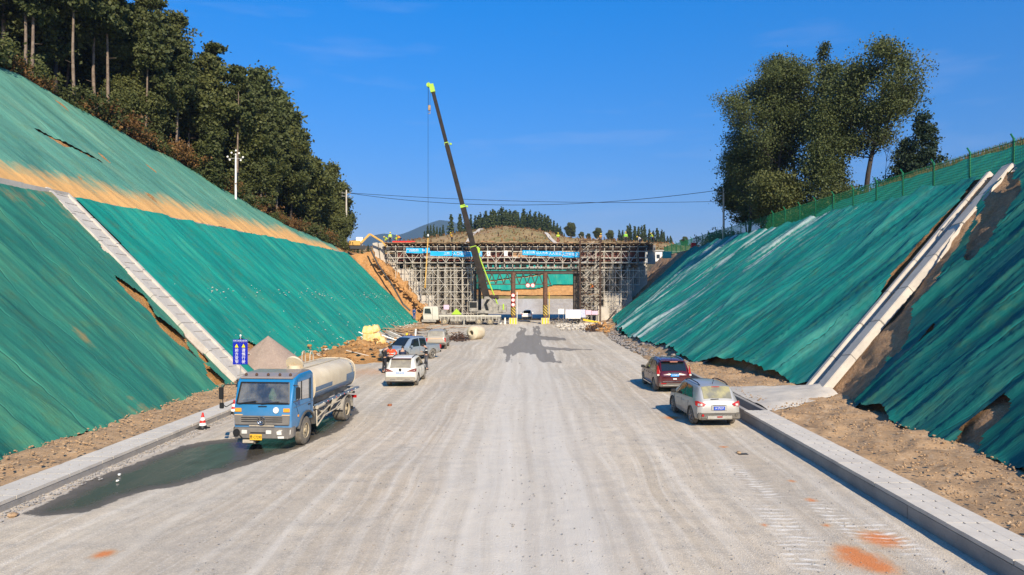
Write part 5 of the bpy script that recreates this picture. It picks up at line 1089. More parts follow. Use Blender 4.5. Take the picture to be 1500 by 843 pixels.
# far white car under the portal
cf, bd = car('parked_car', 'small distant white car in the lane under the portal', 'car', (.1, 114.8, .35), R(0), stW, mat('clean white paint', (.85, .84, .82), rough=.3), (-2.02, -1.62, .88, .93), [((-.32, .08), (.95, .05), (.45, .93), (-.34, .95)), ((-1.45, .18), (-.40, .08), (-.42, .94), (-1.1, .9))], (-1.28, 1.28), wr=.34, wind=(.44, 1.12, .9, .95))
for sd in (-1, 1): bx(cf, 'tail_lamp', M['tail'], ((sd * .74, -2.08, .93), (.26, .08, .12)))
bx(cf, 'rear_bumper', M['black'], ((0, -2.10, .42), (1.6, .12, .22))); plate(cf, -2.13, .82, 'B·336', M['plate_blue'])
# tan pickup with a canopy, behind the silver one
stT = [(-2.45, .55, .76, .90, .70, .97), (-2.40, .45, .85, .98, .74, 1.08), (-2.3, .42, .88, 1.02, .74, 1.35), (-2.15, .40, .89, 1.04, .72, 1.60), (-1.9, .38, .90, 1.05, .71, 1.70), (-.6, .36, .90, 1.04, .71, 1.73), (.5, .36, .90, 1.02, .70, 1.70), (1.0, .36, .90, 1.0, .68, 1.5), (1.4, .36, .89, 1.0, .74, 1.2), (1.7, .36, .88, .99, .76, 1.08), (2.2, .38, .85, .94, .72, 1.0), (2.45, .45, .72, .8, .6, .86)]
M['tan'] = paint('dust coated grey brown paint', (.30, .29, .26), amt=.9, z0=.3, z1=1.5, base=.25, rough=.5)
ct, bd = car('parked_car', 'dust coated grey brown canopy pickup seen from behind, past the silver blue pickup', 'pickup', (-8.15, 63.3, 0), R(2), stT, M['tan'], (-2.36, -2.10, .86, .92), [((-.2, .08), (1.2, .05), (.7, .93), (-.2, .95)), ((-1.9, .15), (-.35, .08), (-.35, .94), (-1.8, .9))], (-1.5, 1.5), wr=.37, rear_g=M['glass_grey'])
bx(ct, 'rear_bumper', M['trim'], ((0, -2.46, .55), (1.6, .16, .18)), bev=.03); bx(ct, 'tailgate_band', mat('peach stripe', (.60, .38, .26), rough=.6), ((0, -2.44, 1.0), (1.3, .04, .12)))
for sd in (-1, 1): bx(ct, 'tail_lamp', M['tail'], ((sd * .80, -2.38, .88), (.13, .12, .34)))
rails(ct, stT, -1.8, .4, M['black'], .05)
# silver blue crew cab pickup
stP = [(-2.58, .55, .78, .98, .74, 1.0), (-2.54, .48, .86, 1.05, .80, 1.08), (-2.4, .42, .90, 1.07, .84, 1.10), (-1.30, .38, .91, 1.07, .85, 1.10), (-.98, .36, .915, 1.07, .85, 1.10), (-.93, .36, .915, 1.07, .70, 1.68), (-.8, .36, .915, 1.07, .69, 1.76), (-.1, .36, .915, 1.06, .69, 1.80), (.5, .36, .91, 1.05, .68, 1.76), (.8, .36, .91, 1.04, .67, 1.66), (1.2, .37, .905, 1.04, .73, 1.36), (1.5, .37, .90, 1.04, .78, 1.14), (1.9, .38, .89, 1.0, .76, 1.07), (2.3, .40, .86, .94, .72, 1.0), (2.5, .42, .80, .84, .66, .9), (2.6, .46, .72, .74, .6, .78)]
M['pickup_blue'] = paint('dusty silver blue paint', (.26, .33, .41), rough=.25, metal=.35, amt=.75, z0=.4, z1=1.25, base=.06)
cp, bd = car('parked_car', 'silver blue crew cab pickup angled towards the camera behind the standing men', 'pickup', (-8.85, 52.2, 0), R(148), stP, M['pickup_blue'], None, [((.0, .06), (1.12, .05), (.62, .93), (-.02, .95)), ((-.84, .08), (-.10, .06), (-.12, .95), (-.80, .94))], (-1.58, 1.55), wr=.39, wind=(.62, 1.44, .88, .96), wrap='x', cut_box=(-.78, .78, -2.46, -1.02, .66, 1.5), spokes=6, rw=.26)
bx(cp, 'bed_liner', M['black'], ((0, -1.74, .69), (1.5, 1.40, .04)), bev=0)
bx(cp, 'grille', M['black'], ((0, 2.60, .78), (1.0, .06, .26)), bev=.02); bx(cp, 'front_bumper', M['trim'], ((0, 2.58, .52), (1.6, .16, .2)), bev=.04)
for sd in (-1, 1): bx(cp, 'headlight', M['lampclear'], ((sd * .70, 2.46, .88), (.28, .16, .16)), bev=.03); bx(cp, 'tail_lamp', M['tail'], ((sd * .86, -2.50, .92), (.12, .12, .30)))
plate(cp, 2.69, .60, 'C·M516', M['plate_blue'], facing=1); bx(cp, 'rear_bumper', M['black'], ((0, -2.64, .52), (1.6, .16, .14)), bev=.02)
rails(cp, stP, -.7, .3, M['chrome'], .03)

# ---------------------------------------------------------------- blue water tanker (local: +Y forward, origin under the front axle)
M['truck_blue'] = paint('chalky blue truck paint', (.002, .16, .38), rough=.35, amt=.22, z0=.6, z1=1.8, base=.03)
M['truck_blue2'] = paint('dark tank blue', (.006, .09, .21), rough=.5, amt=.3, z0=.6, z1=2.0, base=.14)
M['roof_dust'] = paint('dust covered cab roof', (.13, .16, .20), dust=(.30, .23, .18), rough=.7, amt=.9, z0=0, z1=3, base=.55)
M['tank'] = mat('dusty cream tank paint', (.64, .55, .40), (.54, .45, .32), 1.6, .6, bump=.1, bs=8)
M['grille_grey'] = mat('dusty grey plastic grille', (.13, .12, .11), (.19, .17, .15), 3, .8)
M['rod_pale'] = mat('dusty pale rail', (.50, .44, .35), (.36, .31, .24), 5, .8)
tk = thing('tanker_truck', 'blue cab water tanker truck with dusty cream tank, standing in its own puddle', 'truck', (-8.66, 23.9, 0), R(175.5)); tk.scale = (.90, 1, .965)
def tb(name, mt, f, par=None, **k): b = MB(); f(b); return b.build(name, mt, par or tk, **k)
# cab shell: ring of faces with real openings for the glass
def cab_shell(b):
    prof = [(1.22, .72), (1.25, 1.25), (1.22, 1.60), (1.02, 2.36), (.88, 2.50), (.5, 2.60), (-.45, 2.62), (-.62, 2.52), (-.66, 1.5), (-.66, .85)]
    cy, cz = .28, 1.6; n_ = len(prof)
    L_ = [(-1.10, .06), (-1.085, .02), (-1.045, 0), (1.045, 0), (1.085, .02), (1.10, .06)]
    for x, i_ in L_: b.v += [(x, y - i_ * math.copysign(1, y - cy), z - i_ * math.copysign(1, z - cz)) for y, z in prof]
    for j in range(5):
        for k in range(n_): b.f.append((j * n_ + k, j * n_ + (k + 1) % n_, (j + 1) * n_ + (k + 1) % n_, (j + 1) * n_ + k)); b.m.append(0)
    b.f += [tuple(range(n_)), tuple(range(5 * n_, 6 * n_))]; b.m += [0, 0]
cab = tb('cab', M['truck_blue'], cab_shell)
for y in (0.0,):
    c = MB(); c.tube((-2, y, .52), (2, y, .52), .64, n=28); t = c.build('tmp', M['black'], tk); bm = bmesh.new(); bm.from_mesh(t.data); bmesh.ops.recalc_face_normals(bm, faces=bm.faces); bm.to_mesh(t.data); bm.free()
    # window openings
    c = MB(); c.poly([(-.98, 1.35, 1.68), (.98, 1.35, 1.68), (.90, 1.35, 2.33), (-.90, 1.35, 2.33)], (0, -.9, 0)); t2 = c.build('tmp', M['black'], tk)
    c = MB(); c.poly([(-2, .82, 1.72), (-2, .72, 2.34), (-2, -.30, 2.34), (-2, -.30, 1.62)], (4, 0, 0)); t3 = c.build('tmp', M['black'], tk)
    bm = bmesh.new(); bm.from_mesh(cab.data); bmesh.ops.recalc_face_normals(bm, faces=bm.faces); bm.to_mesh(cab.data); bm.free()
    c = MB(); c.poly([(-1.04, -.57, 1.2), (-1.04, 1.16, 1.2), (-1.04, 1.15, 1.62), (-1.04, .96, 2.38), (-1.04, -.57, 2.42)], (2.08, 0, 0)); t4 = c.build('tmp', M['black'], tk)
    for q in (t, t4, t2, t3):
        bm = bmesh.new(); bm.from_mesh(q.data); bmesh.ops.recalc_face_normals(bm, faces=bm.faces); bm.to_mesh(q.data); bm.free()
        md = cab.modifiers.new('b', 'BOOLEAN'); md.operation = 'DIFFERENCE'; md.object = q; md.solver = 'EXACT'
    m2 = evalmesh(cab, 'cab'); cab.modifiers.clear(); cab.data = m2; m2.polygons.foreach_set('use_smooth', [True] * len(m2.polygons)); m2.set_sharp_from_angle(angle=R(28))
    for q in (t, t2, t3, t4): bpy.data.objects.remove(q)
n = NB('thin window glass'); gb = n.new('BsdfGlossy'); gb.inputs['Roughness'].default_value = .04; tr = n.new('BsdfTransparent'); tr.inputs['Color'].default_value = (.62, .70, .68, 1)
fr = n.new('Fresnel'); fr.inputs['IOR'].default_value = 1.9; ms = n.new('MixShader'); n.t.links.new(fr.outputs[0], ms.inputs[0]); n.t.links.new(tr.outputs[0], ms.inputs[1]); n.t.links.new(gb.outputs[0], ms.inputs[2])
dd = n.new('BsdfDiffuse'); dd.inputs['Color'].default_value = (.42, .38, .32, 1); m3 = n.new('MixShader'); n.put(m3.inputs[0], n.rng(n.noise(n.coord('o'), 2.2, 5), .35, .75, .04, .34)); n.t.links.new(ms.outputs[0], m3.inputs[1]); n.t.links.new(dd.outputs[0], m3.inputs[2]); n.t.links.new(m3.outputs[0], n.out.inputs['Surface']); M['thin_glass'] = n.m
ws = tb('windscreen', M['thin_glass'], lambda b: b.poly([(-.985, 1.185, 1.675), (.985, 1.185, 1.675), (.905, 1.015, 2.335), (-.905, 1.015, 2.335)], (0, .012, 0)))
tb('windscreen_frame', M['black'], lambda b: (b.bar((-1.0, 1.215, 1.66), (1.0, 1.215, 1.66), .045), b.bar((-.92, 1.04, 2.36), (.92, 1.04, 2.36), .04), b.bar((-1.0, 1.215, 1.66), (-.92, 1.04, 2.36), .04), b.bar((1.0, 1.215, 1.66), (.92, 1.04, 2.36), .04)))
tb('windscreen_wiper', M['black'], lambda b: (b.bar((.05, 1.27, 1.66), (-.62, 1.25, 1.72), .03), b.bar((-.45, 1.27, 1.70), (-.95, 1.25, 1.68), .035), b.bar((.9, 1.27, 1.66), (.25, 1.25, 1.75), .03)))
for sd in (-1, 1):
    tb('side_window', M['thin_glass'], lambda b: b.poly([(sd * 1.08, .80, 1.73), (sd * 1.08, .70, 2.33), (sd * 1.08, -.29, 2.33), (sd * 1.08, -.29, 1.63)], (sd * .008, 0, 0)))
    tb('window_bar', M['black'], lambda b: (b.bb(min(sd * 1.085, sd * 1.105), max(sd * 1.085, sd * 1.105), .38, .42, 1.66, 2.34), b.bar((sd * 1.105, -.31, 1.60), (sd * 1.105, -.31, 2.36), .03)))
    tb('door_gap', M['black'], lambda b: (b.bar((sd * 1.102, -.40, .95), (sd * 1.102, -.40, 2.45), .014), b.bar((sd * 1.102, .62, 1.12), (sd * 1.102, .90, 1.6), .014), b.bar((sd * 1.102, .90, 1.6), (sd * 1.102, .78, 2.42), .014)))
    tb('door_handle', M['black'], lambda b: b.box((sd * 1.115, -.22, 1.42), (.03, .16, .04))); tb('trim_line', M['truck_blue2'], lambda b: b.bar((sd * 1.104, 1.1, 1.50), (sd * 1.104, -.6, 1.50), .012, .02))
    tb('side_repeater', M['amber'], lambda b: b.box((sd * 1.11, .70, 1.16), (.03, .09, .08)), bevel=.01)
    tb('wheel_arch', M['trim'], lambda b: [b.bar((sd * 1.08, .68 * math.cos(t), .52 + .68 * math.sin(t)), (sd * 1.08, .68 * math.cos(t + .26), .52 + .68 * math.sin(t + .26)), .16, .06) for t in np.arange(.25, 2.9, .25)])
tb('roof_cap', M['roof_dust'], lambda b: b.poly([(-1.03, .99, 2.475), (-1.03, .90, 2.54), (-1.03, .5, 2.64), (-1.03, -.42, 2.66), (-1.03, -.60, 2.56), (-1.03, -.60, 2.50)], (2.06, 0, 0)), bevel=.04)
for x in (-.86, -.45, 0, .45, .86): tb('roof_marker_lamp', M['rust'], lambda b: b.lathe([(.05, 0), (.05, .05), (.02, .08)], 10), loc=(x, .82, 2.58))
# cab interior
tb('dashboard', M['black'], lambda b: b.bb(-1.0, 1.0, .75, 1.12, 1.35, 1.70)); tb('seat', mat('grey seat cloth', (.10, .10, .11), (.05, .05, .055), 5, .9), lambda b: [(b.bb(x - .28, x + .28, -.35, .2, 1.2, 1.4), b.bb(x - .26, x + .26, -.48, -.32, 1.3, 2.1)) for x in (-.5, .5)], bevel=.05)
tb('steering_wheel', M['black'], lambda b: [b.tube((.5 + .22 * math.cos(t), .62 + .08 * math.sin(t), 1.78 + .2 * math.sin(t)), (.5 + .22 * math.cos(t + .4), .62 + .08 * math.sin(t + .4), 1.78 + .2 * math.sin(t + .4)), .018, n=5) for t in np.arange(0, 6.2, .4)])
tb('back_wall', mat('dark cab lining', (.04, .045, .05)), lambda b: b.bb(-1.0, 1.0, -.60, -.58, 1.2, 2.45))
tb('safety_vest', mat('white and lime cloth', (.75, .76, .7), (.45, .62, .1), 9, .9), lambda b: b.lathe([(.13, 0), (.15, .12), (.08, .3), (.03, .42)], 8), loc=(-.12, .72, 1.72)); tb('dashboard_paper', mat('green white leaflet', (.75, .8, .7), (.3, .6, .1), 12, .8), lambda b: b.box((-.42, 1.05, 1.74), (.30, .12, .02), (.3, 0, .1)))
# front
tb('nose_slot', M['black'], lambda b: b.bb(-.16, .16, 1.235, 1.262, 1.555, 1.58))
tb('nose_disc', M['white'], lambda b: b.tube((-.52, 1.24, 1.44), (-.52, 1.275, 1.44), .105, n=20), smooth=30)
for sd in (-1, 1): tb('indicator', M['amber'], lambda b: b.box((sd * .92, 1.255, 1.44), (.24, .04, .13)), bevel=.01); tb('amber_strip', mat('pale amber strip', (.6, .42, .24), rough=.5), lambda b: b.box((sd * .9, 1.262, 1.275), (.3, .03, .03)))
gr = tb('grille', M['grille_grey'], lambda b: b.poly([(-1.06, 1.25, 1.25), (1.06, 1.25, 1.25), (1.03, 1.25, .93), (-1.03, 1.25, .93)], (0, .05, 0)), bevel=.02)
for z in (1.19, 1.12, 1.05): tb('slot', M['black'], lambda b: b.bb(-.78, .78, 1.296, 1.306, z - .014, z + .014), gr)
tb('emblem', M['chrome'], lambda b: ([b.tube((.15 * math.cos(t), 1.33, 1.09 + .13 * math.sin(t)), (.15 * math.cos(t + .3), 1.33, 1.09 + .13 * math.sin(t + .3)), .017, n=5) for t in np.arange(0, 6.25, .3)],
                                   [b.tube((s * (-.02 + .085 * math.cos(t)), 1.33, 1.09 + s * .075 * math.sin(t)), (s * (-.02 + .085 * math.cos(t + .35)), 1.33, 1.09 + s * .075 * math.sin(t + .35)), .022, n=5) for s in (-1, 1) for t in np.arange(-1.6, 1.9, .35)]), gr)
tb('radiator_gap', M['black'], lambda b: b.bb(-1.0, 1.0, 1.10, 1.2, .82, .95)); tb('radiator_tube', M['rod_pale'], lambda b: b.tube((-.45, 1.24, .90), (.5, 1.24, .90), .035, n=8))
bp = tb('bumper', M['grille_grey'], lambda b: b.poly([(-1.14, .95, .50), (-1.14, 1.2, .50), (-1.02, 1.36, .47), (1.02, 1.36, .47), (1.14, 1.2, .50), (1.14, .95, .50)], (0, 0, .36)), bevel=.03)
tb('step_slot', M['black'], lambda b: b.bb(-.40, .40, 1.362, 1.368, .66, .70), bp)
tb('headlight', M['lampclear'], lambda b: b.poly([(-1.08, 1.28, .62), (-.62, 1.375, .62), (-.60, 1.375, .73), (-.70, 1.375, .79), (-1.09, 1.27, .79)], (0, .02, 0)), bevel=.008)
tb('broken_headlight', M['black'], lambda b: (b.tube((.92, 1.26, .68), (.92, 1.40, .68), .13, n=14), b.bar((.7, 1.38, .5), (1.05, 1.3, .82), .03)))
tb('lower_lamp', M['lampclear'], lambda b: b.poly([(-1.0, 1.33, .50), (-.66, 1.372, .50), (-.64, 1.372, .57), (-1.0, 1.33, .58)], (0, .015, 0)))
for x in (-.30, .62): tb('fog_lamp', M['lampclear'], lambda b: b.box((x, 1.375, .71), (.2, .04, .13)), bevel=.01)
pl = tb('number_plate', M['plate_yellow'], lambda b: b.box((.18, 1.385, .535), (.46, .02, .20)), bevel=.005)
text('贵·C7290', .135, M['black'], 'lettering', pl, (.18, 1.40, .535), (R(90), 0, R(180)), sx=.85)
tb('tow_bracket', M['rod_pale'], lambda b: (b.box((.5, 1.25, .38), (.4, .2, .1)), b.tube((.3, 1.2, .32), (.75, 1.2, .32), .05, n=8)))
tb('mirror_frame', M['black'], lambda b: b.path([(1.08, 1.12, 2.3), (1.38, 1.35, 2.32), (1.44, 1.38, 2.2), (1.44, 1.38, 1.62), (1.34, 1.32, 1.55), (1.1, 1.2, 1.7)], .018)); tb('mirror', M['black'], lambda b: (b.box((1.50, 1.38, 2.02), (.17, .07, .42)), b.box((1.48, 1.38, 1.60), (.16, .07, .2))), bevel=.02)
tb('mirror', M['black'], lambda b: b.box((-1.24, 1.0, 2.0), (.16, .07, .40)), bevel=.02); tb('mirror_frame', M['black'], lambda b: b.path([(-1.08, 1.05, 2.28), (-1.25, 1.02, 2.26), (-1.25, 1.02, 1.75), (-1.08, 1.1, 1.7)], .015))
# chassis, wheels
tb('chassis', M['crane_grey'], lambda b: (b.bb(-.45, -.33, -5.6, 1.1, .72, .95), b.bb(.33, .45, -5.6, 1.1, .72, .95), b.tube((-.95, 0, .5), (.95, 0, .5), .07), b.tube((-.9, -4.3, .5), (.9, -4.3, .5), .1), b.bb(-.3, .3, -1.2, .6, .6, 1.2), b.lathe([(.12, -.25), (.25, -.1), (.25, .1), (.12, .25)], 10, Matrix.Translation((0, -4.3, .5)))) if False else (b.bb(-.45, -.33, -5.6, 1.1, .72, .95), b.bb(.33, .45, -5.6, 1.1, .72, .95), b.tube((-.95, 0, .5), (.95, 0, .5), .07), b.tube((-.9, -4.3, .5), (.9, -4.3, .5), .12), b.bb(-.32, .32, -1.2, .6, .55, 1.2)))
for sd in (-1, 1): wheel(tk, (sd * .95, 0, .50), .50, .27, .55, 0, 0, 'rim_dusty'); wheel(tk, (sd * .80, -4.3, .50), .50, .52, .55, 0, 0, 'rim_dusty')
for sd in (-1, 1): tb('rear_mudguard', M['crane_grey'], lambda b: [b.bar((sd * .82, -4.3 + .62 * math.cos(t), .50 + .62 * math.sin(t)), (sd * .82, -4.3 + .62 * math.cos(t + .26), .50 + .62 * math.sin(t + .26)), .56, .04) for t in np.arange(.1, 2.9, .25)]); tb('mud_flap', M['black'], lambda b: b.box((sd * .82, -4.98, .62), (.5, .03, .5)))
# tank
def ell(hw, hh, cz, yy, n_=36, p=3.2):
    out = []
    for k in range(n_):
        t = 2 * math.pi * k / n_; c_, s_ = math.cos(t), math.sin(t); out.append((hw * math.copysign(abs(c_) ** (2 / p), c_), yy, cz + hh * math.copysign(abs(s_) ** (2 / p), s_)))
    return out
def tankbody(b):
    L_ = [(-.78, .85, .48), (-.84, .98, .58), (-.95, 1.02, .62), (-5.30, 1.02, .62), (-5.42, .98, .58), (-5.50, .85, .46)]
    for y, hw, hh in L_: b.v += ell(hw, hh, 1.93, y)
    for j in range(len(L_) - 1):
        for k in range(36): b.f.append((j * 36 + k, j * 36 + (k + 1) % 36, (j + 1) * 36 + (k + 1) % 36, (j + 1) * 36 + k)); b.m.append(0)
    b.f += [tuple(range(36)), tuple(range(36 * 5, 36 * 6))]; b.m += [0, 0]
tank = tb('tank', M['tank'], tankbody, smooth=35)
tb('tank_rim', M['tank'], lambda b: [b.tube(ell(1.035, .635, 1.93, y)[k], ell(1.035, .635, 1.93, y)[(k + 1) % 36], .02, n=5) for y in (-.93, -5.33) for k in range(36)], tank)
def band(b, z0, z1, y0, y1, sd, n_=4):
    pts = []
    for j in range(n_ + 1):
        z = z0 + (z1 - z0) * j / n_; q = min(1, abs((z - 1.93) / .62)); x = 1.02 * (1 - q ** 3.2) ** (1 / 3.2); pts.append((sd * (x + .008), z))
    vs = [(x, y, z) for x, z in pts for y in (y0, y1)]; b.add(vs, [(2 * j, 2 * j + 1, 2 * j + 3, 2 * j + 2) for j in range(n_)])
for sd in (-1, 1):
    tb('blue_band', M['truck_blue2'], lambda b: band(b, 1.42, 1.70, -.97, -5.3, sd), tank); tb('blue_step', M['truck_blue2'], lambda b: (band(b, 1.735, 1.90, -1.0, -2.7, sd), band(b, 1.705, 1.98, -4.3, -5.3, sd)), tank)
    for k, ch in enumerate('绿化洒水'): text(ch, .13, M['truck_blue'], 'lettering', tank, (sd * (1.02 * (1 - (abs(2.33 - k * .13 - 1.93) / .62) ** 3.2) ** (1 / 3.2) + .012), -5.0, 2.33 - k * .13), (R(90 - 38 + 12 * k), 0, R(90) * sd))
    tb('side_platform', M['truck_blue2'], lambda b: b.bb(min(sd * .98, sd * 1.14), max(sd * .98, sd * 1.14), -5.55, -.95, 1.20, 1.27), bevel=.01)
    tb('platform_pipe', M['rod_pale'], lambda b: b.tube((sd * 1.12, -.9, 1.16), (sd * 1.12, -1.6, 1.18), .07, n=8))
    for k in range(9): tb('marker_lamp', M['tail'] if k % 2 else M['white'], lambda b: b.tube((sd * 1.14, -1.5 - k * .45, 1.235), (sd * 1.155, -1.5 - k * .45, 1.235), .032, n=8), smooth=30)
    tb('side_guard', M['rod_pale'], lambda b: (b.path([(sd * 1.08, -.95, 1.05), (sd * 1.08, -1.0, .45), (sd * 1.08, -1.75, .72), (sd * 1.08, -3.45, .78)], .028), b.path([(sd * 1.08, -1.0, .75), (sd * 1.08, -2.2, 1.0), (sd * 1.08, -3.5, 1.02)], .028), b.path([(sd * .9, -1.1, 1.15), (sd * 1.05, -1.5, .9), (sd * .9, -2.2, .95)], .035)))
tb('under_tank_box', M['crane_grey'], lambda b: (b.bb(-.85, -.48, -2.6, -1.3, .55, 1.0), b.tube((.66, -1.3, .75), (.66, -2.5, .75), .25, n=12), b.bb(-.6, .6, -5.45, -.8, 1.15, 1.35)))
tb('tank_end_cover', mat('cream spare cover', (.66, .56, .36), (.56, .47, .3), 2, .6), lambda b: b.poly([(-1.03, -.70, 1.32), (-1.05, -.70, 2.2), (-.9, -.70, 2.45), (-.5, -.70, 2.52), (.5, -.70, 2.52), (.9, -.70, 2.45), (1.05, -.70, 2.2), (1.03, -.70, 1.32)], (0, -.09, 0)), bevel=.03)
tb('hatch', M['tank'], lambda b: (b.tube((0.1, -1.55, 2.50), (0.1, -1.55, 2.66), .26, n=18), b.tube((.1, -1.50, 2.69), (.1, -1.56, 2.73), .36, n=20)), tank, smooth=30)
tb('hatch_hub', mat('ochre hub', (.45, .36, .2), rough=.7), lambda b: b.tube((.1, -1.52, 2.72), (.1, -1.53, 2.77), .07, n=10), tank)
for x in (.62, .86 - .62): tb('ladder_hoop', M['rod_pale'], lambda b: b.path([(x + .55, -4.5, 2.4), (x + .55, -4.5, 2.75), (x + .55, -4.6, 2.9), (x + .55, -4.75, 2.9), (x + .55, -4.85, 2.75), (x + .55, -4.85, 2.35)], .028), tank)
tb('walkway_rail', M['tank'], lambda b: (b.bar((-.35, -1.0, 2.58), (-.35, -5.2, 2.58), .03), b.bar((.45, -1.9, 2.58), (.45, -5.2, 2.58), .03)), tank)
tb('coiled_hose', M['timber'], lambda b: [b.tube((.75 + .30 * math.cos(t) , -.95 + .14 * math.sin(t), 2.50 + .03 * k), (.75 + .30 * math.cos(t + .5), -.95 + .14 * math.sin(t + .5), 2.50 + .03 * k), .03, n=5) for k in range(3) for t in np.arange(0, 6.2, .5)])
tb('rear_lamp_bar', M['tail'], lambda b: (b.box((-.8, -5.62, .82), (.4, .05, .12)), b.box((.8, -5.62, .82), (.4, .05, .12)))); tb('rear_spray_pipe', M['crane_grey'], lambda b: (b.tube((-.9, -5.65, 1.0), (.9, -5.65, 1.0), .05), b.bb(-1.1, 1.1, -5.75, -5.5, 1.18, 1.26)))
# small excavator on the left bench
M['excav'] = mat('dusty yellow machine paint', (.62, .34, .05), (.48, .27, .06), 3, .6)
ex = thing('excavator', 'small dusty yellow excavator with lowered boom on the bank left of the overpass', 'excavator', (-26.2, 106, 11.6), R(-75)); ex.scale = (.8, .8, .8)
def eb(name, mt, f, **k): b = MB(); f(b); return b.build(name, mt, ex, **k)
for sd in (-1, 1): eb('track', M['black'], lambda b: b.poly([(sd * 1.1 - .2, -1.4, 0), (sd * 1.1 - .2, 1.4, 0), (sd * 1.1 - .2, 1.6, .3), (sd * 1.1 - .2, 1.4, .6), (sd * 1.1 - .2, -1.4, .6), (sd * 1.1 - .2, -1.6, .3)], (.4, 0, 0)))
eb('house', M['excav'], lambda b: b.bb(-1.1, 1.1, -1.6, .5, .7, 1.6), bevel=.08); eb('cab', M['white'], lambda b: b.bb(-1.1, -.2, -.3, 1.0, .8, 2.4), bevel=.08); eb('cab_window', M['glass'], lambda b: (b.bb(-1.11, -1.1, -.1, .85, 1.4, 2.2), b.bb(-1.0, -.3, 1.0, 1.01, 1.3, 2.2)))
eb('boom', M['excav'], lambda b: (b.bar((.2, .6, 1.2), (.2, 2.3, 3.0), .35, .4), b.bar((.2, 2.3, 3.0), (.2, 4.6, 1.6), .3, .35)), bevel=.04); eb('arm', M['excav'], lambda b: b.bar((.2, 4.5, 1.8), (.2, 5.6, .4), .22, .28)); eb('bucket', M['black'], lambda b: b.poly([(-.2, 5.4, .5), (-.2, 6.1, .4), (-.2, 6.0, -.2), (-.2, 5.4, -.1)], (.8, 0, 0)))
# ---------------------------------------------------------------- people
def skin(name, V, E, rad, mt, parent, root=0, sub=1):
    me = bpy.data.meshes.new(name); me.from_pydata(V, E, []); o = bpy.data.objects.new(name, me); C.collection.objects.link(o)
    md = o.modifiers.new('s', 'SKIN'); sv = me.skin_vertices[0].data
    for i, r_ in enumerate(rad): sv[i].radius = r_ if hasattr(r_, '__len__') else (r_, r_)
    sv[root].use_root = True; md.use_smooth_shade = True
    if sub: s_ = o.modifiers.new('u', 'SUBSURF'); s_.levels = sub
    m2 = evalmesh(o, name); bpy.data.objects.remove(o); m2.materials.clear(); m2.materials.append(mt)
    return link(bpy.data.objects.new(name, m2), parent)
M['skin'] = mat('skin', (.42, .24, .16), rough=.6); M['hair'] = mat('black hair', (.012, .010, .009), rough=.7)
def cloth(nm, c): return mat(nm, c, tuple(k * .7 for k in c), 4, .85)
BL = cloth('black jacket cloth', (.018, .018, .022)); TR = cloth('dark trousers', (.022, .022, .028)); GR = cloth('grey trousers', (.10, .10, .11)); OR = cloth('orange red jacket', (.75, .07, .015)); NV = cloth('navy jacket', (.02, .03, .07)); BW = cloth('blue overalls', (.02, .09, .30)); VY = cloth('yellow green vest', (.50, .70, .04)); VO = cloth('orange vest', (.80, .20, .02)); PU = cloth('dark purple jacket', (.05, .02, .10))
